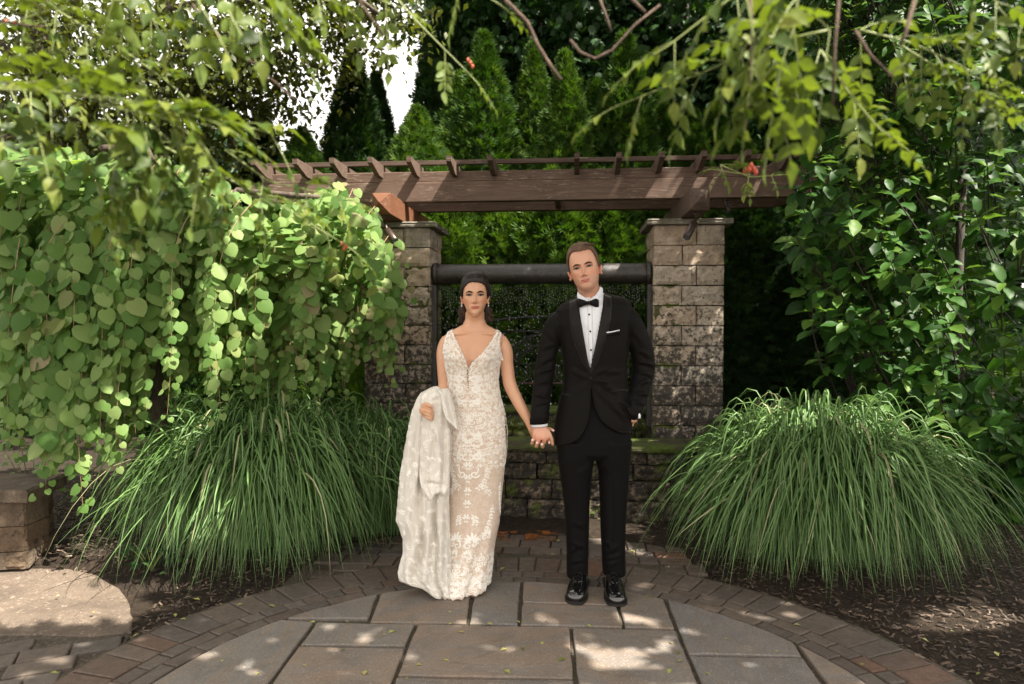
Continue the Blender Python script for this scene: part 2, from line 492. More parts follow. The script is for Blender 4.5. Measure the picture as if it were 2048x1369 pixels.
def slab(poly, z, th, m, name, parent, edge=.006, rough_edge=.0, smooth=False):
    # refine the outline, worn uneven edge, chamfered arris
    pts = []
    for i in range(len(poly)):
        p, q = np.array(poly[i]), np.array(poly[(i + 1) % len(poly)]); L = np.linalg.norm(q - p); k = max(1, int(L / .06))
        for j in range(k): pts.append(p + (q - p) * j / k)
    pts = np.array(pts); c = pts.mean(0)
    if rough_edge:
        jit = fbm(np.stack([pts[:, 0] * 14, pts[:, 1] * 14, pts[:, 0] * 0 + z * 900], -1), 2) * rough_edge
        d = pts - c; d /= np.linalg.norm(d, axis=1, keepdims=True) + 1e-9; pts = pts - d * np.abs(jit)[:, None]
    n = len(pts); d = pts - c; L = np.linalg.norm(d, axis=1, keepdims=True); ins = pts - d / (L + 1e-9) * edge * 1.6
    tilt = (np.array([random.uniform(-1, 1), random.uniform(-1, 1)])) * .002
    zt = lambda q: z + (q - c) @ tilt
    v = [(*q, z - th) for q in pts] + [(*q, zt(q) - edge) for q in pts] + [(*q, zt(q)) for q in ins] + [(*c, z)]
    f = [(i, (i + 1) % n, n + (i + 1) % n, n + i) for i in range(n)] + [(n + i, n + (i + 1) % n, 2 * n + (i + 1) % n, 2 * n + i) for i in range(n)]
    f += [(2 * n + i, 2 * n + (i + 1) % n, 3 * n) for i in range(n)]
    return mk(name, v, f, m, parent, smooth, loc=(c[0], c[1], 0))
def gpx(l): return [tuple(G(x, y)[:2]) for x, y in l]
flags = [
 [(440, 1240), (700, 1100), (784, 1120), (757, 1193), (737, 1247), (631, 1244.5), (581, 1240)],
 [(784, 1120), (757, 1193), (737, 1247), (832, 1249), (936, 1250), (945, 1190), (956, 1120)],
 [(956, 1120), (945, 1190), (936, 1250), (1038, 1252.5), (1043.5, 1171), (1047, 1120)],
 [(1047, 1120), (1041, 1207), (1236, 1213.5), (1216, 1120)],
 [(1041, 1207), (1038, 1252.5), (1142, 1255), (1248, 1257), (1236, 1213.5)],
 [(1216, 1120), (1236, 1213.5), (1248, 1257), (1354, 1260.5), (1333, 1207), (1300, 1120)],
 [(0, 1240), (440, 1240), (581, 1240), (631, 1244.5), (543, 1364), (399, 1560), (-500, 1560)],
 [(631, 1244.5), (832, 1249), (814, 1295), (596, 1292)],
 [(596, 1292), (814, 1295), (787, 1364), (710, 1560), (399, 1560), (543, 1364)],
 [(832, 1249), (1142, 1255), (1151, 1361), (790.5, 1355)],
 [(790.5, 1355), (1151, 1361), (1168, 1560), (710, 1560)],
 [(1142, 1255), (1354, 1260.5), (1397, 1363), (1480, 1560), (1168, 1560), (1151, 1361)],
 [(1300, 1120), (1333, 1207), (1354, 1260.5), (1375, 1312), (1608, 1316.5), (1594, 1292), (1467, 1120)],
 [(1375, 1312), (1397, 1363), (1480, 1560), (1788, 1560), (1608, 1316.5)],
 [(1467, 1120), (1594, 1292), (1608, 1316.5), (1788, 1560), (2400, 1560), (2000, 1120)]]
for i, fl in enumerate(flags):
    pl = clip_disc(gpx(fl), CR)
    pl = shrink(pl, .0075) if len(pl) > 2 else []
    if len(pl) > 2:
        slab(pl, .004 + .002 * random.random(), .05, M_flag, 'flagstone', patio, .005, .008)

bricks = []
def seen(x, y): 
    return y > 2.0 and abs(x / y) < .78
def arc_brick(r0, r1, a0, a1):
    g = .0035; r0 += g; r1 -= g; da = g / ((r0 + r1) / 2); a0 += da; a1 -= da
    c = ((r0 + r1) / 2, (a0 + a1) / 2)
    x, y = CC[0] + c[0] * cos(c[1]), CC[1] + c[0] * sin(c[1])
    if not seen(x, y): return
    pl = [(CC[0] + r * cos(a), CC[1] + r * sin(a)) for r, a in ((r0, a0), (r1, a0), (r1, a1), (r0, a1))]
    bricks.append((pl, patio))
rr = [(1.505, 1.59, .15), (1.59, 1.675, .12), (1.675, 1.9, .11)]
for r0, r1, ln in rr:
    a = random.random()
    a_end = a + 2 * pi
    while a < a_end - .04:
        da = ln * random.uniform(.8, 1.35) / r0
        if a + da > a_end - .04: da = a_end - a
        arc_brick(r0, r1, a, a + da); a += da
# paving in front of the basin, coursed with the wall
def wall_xy(u, d): q = W(u, d, 0); return (q[0], q[1])
d = -.56
row = 0
while d > -1.75:
    u = -1.7 + random.random() * .1
    dd = .11 if row % 3 else .16
    while u < 1.75:
        du = random.choice((.12, .17, .2))
        pl = [wall_xy(u + .004, d - .004), wall_xy(u + du - .004, d - .004), wall_xy(u + du - .004, d - dd + .004), wall_xy(u + .004, d - dd + .004)]
        cx, cy = np.mean(pl, 0)
        if np.hypot(cx - CC[0], cy - CC[1]) > 1.94 and abs(u + .2) < 1.15 and cy > 3.3: bricks.append((pl, apron))
        u += du
    d -= dd; row += 1
# the brick walk at the left foreground
walk = mk('brick_walk', [(-4.2, 1.6, -.022), (-1.0, 1.6, -.022), (-1.75, 3.05, -.022), (-1.9, 3.35, -.022), (-4.2, 3.38, -.022)], [(0, 1, 2, 3, 4)], M_joint, smooth=False)
tag(walk, kind='structure')
th = R(24)
ex, ey = np.array([cos(th), sin(th)]), np.array([-sin(th), cos(th)])
o0 = np.array([-2.6, 2.6])
row = 0
for v_ in np.arange(-1.2, 1.4, .13):
    u_ = -1.6 + .1 * (row % 2); row += 1
    while u_ < 1.8:
        du = random.choice((.13, .2, .2, .26))
        q = [o0 + ex * (u_ + a * du + (.004 if a == 0 else -.004)) + ey * (v_ + b * .13 + (.004 if b == 0 else -.004)) for a, b in ((0, 0), (1, 0), (1, 1), (0, 1))]
        c = np.mean(q, 0)
        far = 3.33 if c[0] < -1.9 else 9
        if np.hypot(*(c - CC)) > 1.93 and seen(*c) and max(w[1] for w in q) < 3.27 - .1 * max(0, c[0] + 2.1) and c[0] < -1.2: bricks.append(([tuple(w) for w in q], walk))
        u_ += du
bricks.sort(key=lambda b: np.mean(b[0], 0)[1])
nb = {}
rest = {}
for pl, par in bricks:
    c = np.mean(pl, 0)
    z = random.uniform(-.005, .001)
    if par is not patio and min(np.hypot(x - CC[0], y - CC[1]) for x, y in pl) < 1.91: z -= .0055
    nb[par.name] = nb.get(par.name, 0) + 1
    if nb[par.name] <= 300: slab(pl, z, .03, M_brick, 'brick', par, .004, .0035)
    else: rest.setdefault(par.name, (par, MB()))[1].add([(*q, z) for q in pl] + [(*q, z - .03) for q in pl], [(0, 1, 2, 3), (0, 4, 5, 1), (1, 5, 6, 2), (2, 6, 7, 3), (3, 7, 4, 0)])
for par, mb in rest.values(): tag(mb.build('bricks_beyond', M_brick, par), kind='stuff')
# aggregate slab at the left
sl = [G(x, y)[:2] for x, y in ((-250, 1118), (60, 1124), (130, 1130), (195, 1145), (238, 1170), (260, 1200), (265, 1228), (263, 1258), (180, 1266), (80, 1262), (-400, 1270))]
sl = [tuple(p) for p in sl]
cpath = slab(sl, -.016, .05, M_aggr, 'path', None, .006, .01); tag(cpath, kind='structure')

# ------------------------------------------------------------------ split-face blocks
def rock_block(fn, u0, u1, d0, d1, z0, z1, face='front', amp=.010, nu=9, nz=6):
    """a block whose front is pitched: edges worn back, face heaved"""
    v = []; f = []; seed = random.random() * 50
    us = np.linspace(0, 1, nu); zs = np.linspace(0, 1, nz)
    idx = {}
    for j, z in enumerate(zs):
        for i, u in enumerate(us):
            e = min(u * (u1 - u0), (1 - u) * (u1 - u0)); g = min(z, 1 - z) * (z1 - z0)
            edge = math.exp(-min(e, g) / .010) * .013
            h = fbm(np.array([u * (u1 - u0) * 22 + seed, z * (z1 - z0) * 22, seed]), 3) * amp
            uu = u0 + (u1 - u0) * u; zz = z0 + (z1 - z0) * z
            if i in (0, nu - 1): uu += (1 if i == 0 else -1) * abs(fbm(np.array([zz * 30, seed, 3]), 2)) * .004
            if j in (0, nz - 1): zz += (1 if j == 0 else -1) * abs(fbm(np.array([uu * 30, seed, 7]), 2)) * .004
            idx[i, j] = len(v); v.append((uu, d0 - h + edge, zz))
    for j in range(nz - 1):
        for i in range(nu - 1): f.append((idx[i, j], idx[i + 1, j], idx[i + 1, j + 1], idx[i, j + 1]))
    rim = [idx[i, 0] for i in range(nu)] + [idx[nu - 1, j] for j in range(1, nz)] + [idx[i, nz - 1] for i in range(nu - 2, -1, -1)] + [idx[0, j] for j in range(nz - 2, 0, -1)]
    b = len(v)
    for r in rim: q = v[r]; v.append((q[0], d1, q[2]))
    m = len(rim)
    for k in range(m): f.append((rim[k], b + k, b + (k + 1) % m, rim[(k + 1) % m]))
    f.append(tuple(b + k for k in range(m - 1, -1, -1)))
    return [fn(*q) for q in v], f
def pillar(uc, label):
    hw = .27; dep = .54
    base = W(uc, dep / 2, 0)
    root = thing('stone_pillar', label, 'pillar', base, 'stone pillars carrying the pergola')
    h = .1562
    for k in range(14):
        z0 = k * h + .0025; z1 = (k + 1) * h - .0025
        sp = .06 if k % 2 else -.05
        o = random.uniform(-.005, .005)
        for a, b in ((-hw, sp - .0025), (sp + .0025, hw)):
            v, f = rock_block(W, uc + a, uc + b, o, .25, z0, z1, amp=.013)
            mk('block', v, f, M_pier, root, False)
        # returning side faces, turned a quarter
        sd = .3 + (.07 if k % 2 else -.03)
        for side in (-1, 1):
            fnS = lambda u, d_, z, side=side: W(uc + side * (hw + .002 - d_), u, z)
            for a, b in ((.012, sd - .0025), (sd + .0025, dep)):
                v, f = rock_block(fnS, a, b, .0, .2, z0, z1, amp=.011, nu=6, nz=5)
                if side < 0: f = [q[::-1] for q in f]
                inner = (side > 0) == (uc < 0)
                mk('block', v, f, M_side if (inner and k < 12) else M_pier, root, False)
    cp = MB()
    zc = 14 * h
    nu = 16
    ring = []
    for s in range(4):
        for t in range(nu):
            a = t / nu; L = hw + .055
            q = [(-L + 2 * L * a, -.055), (L, -.055 + (dep + .1) * a), (L - 2 * L * a, dep + .045), (-L, dep + .045 - (dep + .1) * a)][s]
            ring.append((q[0] + random.uniform(-.006, .006), q[1] + random.uniform(-.006, .006)))
    n = len(ring); v = []
    for z, k_ in ((zc, .99), (zc + .014, 1.0), (zc + .02, .985), (zc + .034, 1.0), (zc + .042, .97)):
        for (u, d_) in ring: v.append(W(uc + u * k_, (d_ - dep / 2) * k_ + dep / 2, z + random.uniform(-.001, .001)))
    f = [(j * n + i, j * n + (i + 1) % n, (j + 1) * n + (i + 1) % n, (j + 1) * n + i) for j in range(4) for i in range(n)] + [tuple(range(4 * n, 5 * n)), tuple(range(n - 1, -1, -1))]
    mk('capstone', v, f, M_cap, root, False)
    return root
pil_l = pillar(-1.165, 'stone block pillar at left, half covered by round-leafed hanging branches')
pil_r = pillar(1.14, 'stone block pillar behind the man, wholly uncovered down to the grass')

# ------------------------------------------------------------------ fountain basin
basin = thing('fountain_basin', 'low mossy stone fountain basin wall behind the couple', 'fountain', W(0, -.5, 0))
BU0, BU1 = -1.36, 1.36
def moss_mat():
    k = N('moss'); p = k.pos(); n1 = k.noise(p, 30, 5, .8); n2 = k.noise(p, 5, 4)
    c = k.ramp(n1, [(.25, (.02, .028, .004)), (.5, (.075, .105, .012)), (.75, (.14, .19, .02))])
    c = k.mix(k.mr(n2, .5, .62), c, (.06, .045, .03))
    k.color(c).rough(.9).bump(n1, 1, .02); return k.m
M_moss = moss_mat()
for (z0, z1) in ((0, .155), (.158, .295), (.298, .415), (.418, .505)):
    u = BU0 - random.random() * .2
    while u < BU1:
        du = random.uniform(.24, .46)
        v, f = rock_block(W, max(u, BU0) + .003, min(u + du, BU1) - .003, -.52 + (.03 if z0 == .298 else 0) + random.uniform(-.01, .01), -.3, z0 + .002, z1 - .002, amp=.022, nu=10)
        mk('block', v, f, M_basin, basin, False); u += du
u = BU0 - .02
while u < BU1:
    du = random.uniform(.5, .8); b = min(u + du, BU1 + .02)
    v, f = rock_block(W, u + .002, b - .002, -.545, -.2, .507, .56, amp=.008, nu=14, nz=4)
    mk('coping_stone', v, f, M_moss, basin, False); u = b
MB().box(W, BU0, BU1, -.25, .5, .1, .2).build('basin_floor', M_side, basin)
for (z0, z1) in ((.2, .37), (.372, .52), (.522, .66)):
    u = -.9
    while u < .9:
        du = random.uniform(.26, .4); b = min(u + du, .9)
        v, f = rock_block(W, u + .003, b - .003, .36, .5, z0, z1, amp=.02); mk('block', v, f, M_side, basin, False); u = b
v, f = rock_block(W, -.9, .9, .33, .62, .662, .70, amp=.008, nu=30, nz=4); mk('coping_stone', v, f, M_moss, basin, False)
# pebbles in the water
pb = []
for k in range(260):
    u, d_ = random.uniform(-1.3, 1.3), random.uniform(-.2, .33); pb.append(W(u, d_, .3 + random.uniform(0, .24) * (d_ + .3)))
pb = np.array(pb)
ico = [(0, 0, 1), (.9, 0, .2), (.28, .85, .2), (-.72, .52, .2), (-.72, -.52, .2), (.28, -.85, .2), (0, 0, -.7)]
PEB = (np.array(ico, float), np.array([(0, 1, 2), (0, 2, 3), (0, 3, 4), (0, 4, 5), (0, 5, 1), (6, 2, 1), (6, 3, 2), (6, 4, 3), (6, 5, 4), (6, 1, 5)], dtype=np.int32))
M_peb = stone_mat('river_pebble', [(0, (.08, .06, .05)), (.5, (.25, .2, .15)), (1, (.55, .45, .36))], 0, .1, 1)
tag(scatter('pebbles', PEB, pb, rng.randn(260, 3), rng.randn(260, 3), rng.uniform(.02, .05, 260), M_peb, basin), kind='stuff')
k = N('dark_water').color((.012, .014, .01)).rough(.06).spec(.6); k.bump(k.noise(k.pos(), 40, 3), .5, .01); M_water = k.m
water = MB().box(W, -1.3, 1.3, -.22, .33, .3, .38).build('basin_water', M_water); tag(water, kind='structure')

# rust stain on the paving is part of the pavers: a thin iron film
k = N('iron_deposit'); p = k.pos(); nn = k.noise(p, 7, 5, .7)
k.color(k.ramp(k.noise(p, 30, 4), [(.3, (.06, .02, .006)), (.6, (.26, .085, .015)), (.8, (.4, .17, .04))])).rough(.5)
k.b.inputs['Alpha'].default_value = 1; k.l(k.mr(nn, .48, .56), k.b.inputs['Alpha']); M_iron = k.m
q = [W(-.75, -.56, .0035), W(.15, -.56, .0035), W(.15, -.98, .0035), W(-.75, -.98, .0035)]
tag(mk('rust_stain', q, [(0, 1, 2, 3)], M_iron, apron, False), label='orange iron stain on the pavers by the basin')

# ------------------------------------------------------------------ spout pipe with its curtain of drops
def pipe_mat():
    k = N('black_wet_pipe'); p = k.pos(); n1 = k.noise(p, 45, 5, .7); n2 = k.noise(p, 6, 4); n3 = k.noise(p, 220, 3)
    c = k.ramp(n2, [(.3, (.012, .01, .009)), (.65, (.03, .024, .02)), (.8, (.07, .045, .03))])
    c = k.mix(k.mr(n1, .62, .72, 0, .7), c, (.22, .09, .025)); k.color(c).rough(k.mr(n1, .3, .7, .22, .5)).spec(.7)
    k.bump(k.math('ADD', n1, k.math('MULTIPLY', n3, .7)), .6, .006); return k.m
M_pipe = pipe_mat()
spout = thing('spout_pipe', 'black wet horizontal pipe dripping water between the two pillars', 'pipe', W(0, .15, 1.82))
UA, UB = -.895, .87
MB().tube([W(UA + (UB - UA) * i / 24, .14, 1.822) for i in range(25)], .082, 28).build('pipe', M_pipe, spout, True)
for u in (UA + .03, UB - .03): MB().tube([W(u - .012, .14, 1.822), W(u + .012, .14, 1.822)], .096, 24).build('flange', M_pipe, spout, False)
for uu in (UA + .015, UB - .015): MB().box(W, uu - .02, uu + .02, .1, .16, .6, 1.735).build('post', M_pipe, spout, bevel=.004)
dr = []; ds = []
for k in range(88):
    u = UA + .06 + (UB - UA - .12) * (k + random.uniform(-.2, .2)) / 87
    z = 1.73 - random.random() * .03; dz = .02
    while z > .56:
        if random.random() < (.95 if z > 1.58 else .42):
            dr.append(W(u + random.uniform(-.004, .004) * (1 + (1.73 - z) * 4), .14 + random.uniform(-.01, .01), z)); ds.append(random.uniform(.0035, .0065) * (1 if z > 1.55 else 1.15))
        z -= dz * (1 + (1.73 - z) * 2.2) * random.uniform(.7, 1.3)
for k in range(260):
    dr.append(W(random.uniform(UA + .05, UB - .05), random.uniform(.05, .25), random.uniform(.58, 1.7))); ds.append(random.uniform(.002, .0045))
DROP = (PEB[0] * np.array([.55, .55, 1.5]), PEB[1])
k = N('water_drop').color((.8, .82, .82)).rough(.05); k.b.inputs['Transmission Weight'].default_value = .6; k.b.inputs['IOR'].default_value = 1.33; M_drop = k.m
dr = np.array(dr); z_ = np.zeros_like(dr)
tag(scatter('falling_water', DROP, dr, z_ + [1, 0, 0], z_ + [0, 0, 1], ds, M_drop), 'falling water drops under the black pipe', 'water', kind='stuff')

# wrought iron panel
k = N('rusted_iron'); p = k.pos(); k.color(k.ramp(k.noise(p, 25, 5, .7), [(.35, (.025, .018, .015)), (.58, (.05, .03, .022)), (.72, (.28, .09, .025))])).rough(.5); k.b.inputs['Metallic'].default_value = .6; M_ir = k.m
k = N('black_iron').color((.02, .018, .018)).rough(.3); k.b.inputs['Metallic'].default_value = .5; k.bump(k.noise(k.pos(), 80), .4, .004); M_bi = k.m
iron = thing('wrought_iron_panel', 'scrolled wrought iron panel behind the falling water between the couple', 'metal screen', W(0, .32, .7))
iw = .8
def ip(u, z): return W(u, .3, z)
MB().tube([ip(-iw, .92), ip(iw, .92)], .011, 8).build('rail', M_ir, iron, True)
MB().tube([ip(-iw, 1.355), ip(iw, 1.355)], .008, 8).build('rail', M_bi, iron, True)
for q in (-iw, 0, iw): MB().tube([ip(q, .66), ip(q, 1.42 if q else 1.47)], .009, 8).build('upright', M_bi, iron, True)
MB().tube([ip(iw * (t / 12 - 1), 1.375 + .1 * sin(pi * t / 24)) for t in range(25)], .01, 8).build('arch', M_bi, iron, True)
def scroll(cx, cz, r, a0, turns, sgn, taper=.006):
    pts = [];n = int(26 * turns)
    for i in range(n + 1):
        t = i / n; rr_ = r * (1 - .86 * t); a = a0 + sgn * 2 * pi * turns * t
        pts.append(W(cx + rr_ * cos(a), .3 + .004 * sin(a * 3), cz + rr_ * sin(a)))
    return MB().tube(pts, [taper * (1.1 - .5 * i / n) for i in range(n + 1)], 6)
for q in range(-3, 4):
    for sg in (-1, 1):
        cx = q * .235
        scroll(cx + sg * .055, 1.02, .09, -pi / 2, 1.6, sg).build('scroll', M_bi, iron, True)
        scroll(cx + sg * .058, 1.24, .085, pi / 2, 1.6, -sg).build('scroll', M_bi, iron, True)
        scroll(cx + sg * .03, 1.13, .045, 0 if sg > 0 else pi, 1.2, sg, .005).build('scroll', M_bi, iron, True)
for sg in (-1, 1):
    for rad in (.33, .25):
        MB().tube([ip(sg * .02 + rad * 1.0 * cos(a), .96 + rad * 1.12 * sin(a)) for a in np.linspace(0, pi, 22)], .006, 6).build('bow', M_bi, iron, True)

# ------------------------------------------------------------------ low stone bench pier at the left edge
def bench_fn(o, ax, ay):
    return lambda u, d_, z: np.array([o[0] + ax[0] * u + ay[0] * d_, o[1] + ax[1] * u + ay[1] * d_, z])
oc = G(54, 1138)[:2]; rc = G(112, 1098)[:2]
ax = np.array([1.0, -.03]); ax /= np.linalg.norm(ax); sd_ = (rc - oc); sl_ = np.linalg.norm(sd_); sd_ = sd_ / sl_
bench = thing('stone_bench_pier', 'low brown block pier with a flat cap in the bottom left corner', 'stone wall', (oc[0] - .3, oc[1] + .2, 0))
bf = bench_fn(oc, ax, np.array([-ax[1], ax[0]])); bs = bench_fn(oc, sd_, np.array([-sd_[1], sd_[0]]))
for (z0, z1, o) in ((0, .1, -.02), (.103, .25, 0), (.253, .4, 0)):
    cuts = [-1.1, -.62 + o * 2, -.25 - o, -.002]
    for a, b in zip(cuts[:-1], cuts[1:]):
        v, f = rock_block(bf, a + .002, b - .002, o, .2, z0, z1, amp=.008); mk('block', v, f, M_bench, bench, False)
    for a, b in ((.0, sl_ * .55), (sl_ * .55, sl_)):
        v, f = rock_block(bs, a + .002, b - .002, o, .2, z0, z1, amp=.008); mk('block', v, f, M_bench, bench, False)
cv = [oc - ax * 1.15 + np.array([0, -.05]), oc + np.array([.05, -.05]), rc + np.array([.06, .04]), rc + np.array([-1.1, .1])]
slab([tuple(q) for q in cv], .472, .07, M_bench, 'capstone', bench, .012, .012)

# ------------------------------------------------------------------ pergola
def wood_mat(name, c1, c2, peel=.5):
    k = N(name); p = k.coord('Object', (1, 1, 1)); r = k.rand()
    g = k.pos(); mp = k.n('ShaderNodeMapping'); mp.inputs['Rotation'].default_value = (0, 0, YAW); k.l(g, mp.inputs['Vector'])
    m2 = k.n('ShaderNodeMapping'); m2.inputs['Scale'].default_value = (3, 40, 40); k.l(mp.outputs[0], m2.inputs['Vector'])
    n1 = k.noise(m2.outputs[0], 1.2, 6, .65, .6); n2 = k.noise(g, 2.5, 4); 
    m3 = k.n('ShaderNodeMapping'); m3.inputs['Scale'].default_value = (7, 70, 110); k.l(mp.outputs[0], m3.inputs['Vector'])
    n3 = k.noise(m3.outputs[0], 1.0, 5, .8)
    kn = k.n('ShaderNodeTexVoronoi', Scale=2.3); k.l(g, kn.inputs['Vector'])
    c = k.ramp(n1, [(.25, c1), (.75, c2)])
    c = k.mix(k.mr(n2, .4, .65, 0, .4), c, k.mix(1.0, c, (.55, .5, .48), 'MULTIPLY'))
    c = k.mix(k.mr(kn.outputs['Distance'], .015, .05, .75, 0), c, (.03, .014, .008))
    pm = k.math('MULTIPLY', k.mr(n3, .56, .62), k.mr(n2, .56 - peel * .1, .68 - peel * .1))
    c = k.mix(k.math('MULTIPLY', pm, .8), c, (.42, .34, .28))
    k.color(c).rough(.68).spec(.18).bump(k.math('ADD', n1, k.math('MULTIPLY', n3, .4)), .45, .004); return k.m
M_wood = wood_mat('brown_stained_timber', (.098, .064, .049), (.2, .135, .102), 1.1)
M_woodd = wood_mat('weathered_rafter_timber', (.06, .042, .032), (.16, .11, .085), .3)
M_woodo = wood_mat('reddish_crossbeam_timber', (.1, .042, .022), (.2, .09, .048), .1)
perg = thing('pergola', 'brown stained timber pergola resting on the two stone pillars', 'pergola', W(0, .25, 2.24))
ztop = 2.229
def beam(d0, d1, z0, z1, uL=-2.4, uR=2.2, cut=.3):
    v = []
    for d_ in (d0, d1):
        for u, z in ((uL, z0 + .06), (uL + cut, z0), (uR - cut, z0), (uR, z0 + .06), (uR, z1), (uL, z1)): v.append(W(u, d_, z))
    f = [(0, 1, 2, 3, 4, 5), tuple(range(11, 5, -1))] + [(i, i + 6, (i + 1) % 6 + 6, (i + 1) % 6) for i in range(6)]
    return MB().add(v, f)
beam(.0, .085, 2.392, 2.548).build('front_beam', M_wood, perg, bevel=.004)
beam(.52, .60, 2.392, 2.548).build('rear_beam', M_wood, perg, bevel=.004)
beam(.014, .075, 2.551, 2.632, -2.3, 2.14, .05).build('plate', M_wood, perg, bevel=.006)
beam(.53, .59, 2.551, 2.632, -2.3, 2.14, .05).build('plate', M_wood, perg, bevel=.004)
for uc, s in ((-1.165, 0), (1.14, 0)):
    a, b = uc - .07, uc + .07; z0, z1 = ztop + .004, 2.389
    v = [W(a, -.43, z0), W(b, -.43, z0), W(b, -.43, z1), W(a, -.43, z1), W((a + b) / 2, -.5, (z0 + z1) / 2)] + [W(a, .98, z0), W(b, .98, z0), W(b, .98, z1), W(a, .98, z1), W((a + b) / 2, 1.05, (z0 + z1) / 2)]
    f = [(0, 1, 4), (1, 2, 4), (2, 3, 4), (3, 0, 4), (6, 5, 9), (7, 6, 9), (8, 7, 9), (5, 8, 9), (0, 5, 6, 1), (1, 6, 7, 2), (2, 7, 8, 3), (3, 8, 5, 0)]
    MB().add(v, f).build('crossbeam', M_woodo if uc < 0 else M_woodd, perg, bevel=.003)
rx = [510, 593, 666, 742, 819, 898, 980, 1153, 1237, 1322, 1407, 1494, 1579]
for px in rx:
    # where the ray of that picture column meets the rafter-tail line
    t = (px - 1024) / F; d_ = -.3
    u = (t * (W0[1] + _n[1] * d_) - W0[0] - _n[0] * d_) / (_e[0] - t * _e[1])
    prof = [(-.3, 2.648), (-.13, 2.588), (.75, 2.588), (.9, 2.648), (.9, 2.688), (-.3, 2.688)]
    prof = [(-.3, 2.642), (-.1, 2.584), (.012, 2.584), (.012, 2.6345), (.078, 2.6345), (.078, 2.584), (.528, 2.584), (.528, 2.6345), (.592, 2.6345), (.592, 2.584), (.7, 2.584), (.9, 2.642), (.9, 2.684), (-.3, 2.684)]
    v = [W(u - .019, dd_, zz) for dd_, zz in prof] + [W(u + .019, dd_, zz) for dd_, zz in prof]; m = len(prof)
    f = [tuple(range(m)), tuple(range(2 * m - 1, m - 1, -1))] + [(i, i + m, (i + 1) % m + m, (i + 1) % m) for i in range(m)]
    MB().add(v, f).build('rafter', M_woodd, perg)
for d_ in (.02, .55): MB().box(W, -2.25, 2.1, d_, d_ + .04, 2.687, 2.722).build('batten', M_woodd, perg, bevel=.002)
MB().box(W, .1, .14, .085, .52, 2.40, 2.5).build('blocking', M_woodd, perg)

# spotlights
k = N('bronze_enamel').color((.055, .035, .027)).rough(.38).spec(.5); k.b.inputs['Metallic'].default_value = .3; M_brz = k.m
M_lens = simple('dull_glass', (.1, .1, .1), .1)
def spot(top, a, b, label, r=.028):
    root = thing('spotlight', label, 'spotlight', top, 'bronze spotlights under the pergola')
    a = np.array(a); b = np.array(b)
    MB().tube([top, np.array(top) + [0, 0, -.05]], .007, 8).build('stem', M_brz, root, True)
    MB().tube([np.array(top) + [0, 0, -.0], np.array(top) + [0, 0, -.012]], .026, 12).build('mount', M_brz, root)
    MB().tube([np.array(top) + [0, 0, -.045], a], .011, 8).build('knuckle', M_brz, root, True)
    dr_ = (b - a) / np.linalg.norm(b - a)
    MB().tube([a - dr_ * .014, a - dr_ * .006, a, b, b + dr_ * .001], [r * .4, r * .8, r, r, r * .93], 18).build('housing', M_brz, root, True)
    MB().tube([b - dr_ * .004, b + dr_ * .003], r * .86, 16).build('lens', M_lens, root)
spot(W(-1.165, -.36, 2.235), P(775, 462, 5.2), P(790, 483, 5.1), 'bronze spotlight under the left crossbeam end, aimed right')
spot(W(1.14, -.30, 2.235), P(1388, 447, 5.1), P(1373, 475, 5.02), 'bronze spotlight under the right crossbeam end, aimed left')
spot(P(1452, 400, 5.55), P(1451, 402, 5.55), P(1457, 424, 5.5), 'bronze spotlight behind the front beam, right of the right pillar', .02)
# ------------------------------------------------------------------ plant materials
def bark_mat(name, c1, c2, sc=12):
    k = N(name); p = k.pos(); mp = k.n('ShaderNodeMapping'); mp.inputs['Scale'].default_value = (1, 1, .3); k.l(p, mp.inputs['Vector'])
    n1 = k.noise(mp.outputs[0], sc, 6, .7, .5)
    k.color(k.ramp(n1, [(.3, c1), (.7, c2)])).rough(.9).bump(n1, 1, .03); return k.m
M_bark = bark_mat('rough_bark', (.03, .022, .016), (.16, .12, .09))
M_bark2 = bark_mat('dark_bark', (.015, .012, .009), (.07, .055, .04))
M_twig = bark_mat('tan_twig', (.07, .045, .03), (.19, .125, .085), 60)
M_gstem = simple('green_stem', (.2, .24, .07), .5)
M_rstem = simple('reddish_leaf_stem', (.28, .17, .09), .5)
M_arb = leaf_mat('arborvitae_green', [(0, (.02, .05, .007)), (.4, (.035, .08, .011)), (.75, (.058, .115, .016)), (1, (.095, .155, .026))], rough=.6, transl=.22, spec=.2)
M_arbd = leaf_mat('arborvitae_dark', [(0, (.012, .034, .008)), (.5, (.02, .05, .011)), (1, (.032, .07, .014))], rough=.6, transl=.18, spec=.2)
M_kats = leaf_mat('katsura_leaf', [(0, (.065, .14, .03)), (.35, (.115, .2, .05)), (.6, (.175, .265, .08)), (.8, (.235, .31, .115)), (.9, (.21, .24, .08)), (.96, (.27, .22, .14)), (1, (.12, .21, .035))], back=(.21, .3, .1), rough=.55, transl=.36, spec=.16)
M_magn = leaf_mat('magnolia_leaf', [(0, (.014, .045, .008)), (.4, (.028, .085, .012)), (.75, (.05, .125, .018)), (1, (.1, .18, .03))], back=(.1, .17, .05), rough=.5, transl=.28, spec=.2)
M_vine = leaf_mat('trumpet_vine_leaf', [(0, (.022, .04, .007)), (.4, (.045, .075, .011)), (.75, (.09, .125, .02)), (1, (.16, .18, .035))], back=(.12, .17, .04), rough=.5, transl=.32, spec=.18, tcol=(1.5, 1.5, .35))
M_olive = leaf_mat('shade_tree_leaf', [(0, (.04, .055, .012)), (.5, (.075, .095, .02)), (1, (.14, .155, .045))], rough=.5, transl=.35, spec=.3, tcol=(1.5, 1.45, .5))
M_maple = leaf_mat('maple_leaf', [(0, (.014, .04, .012)), (.5, (.025, .065, .018)), (1, (.045, .095, .028))], rough=.5, transl=.25, spec=.3)
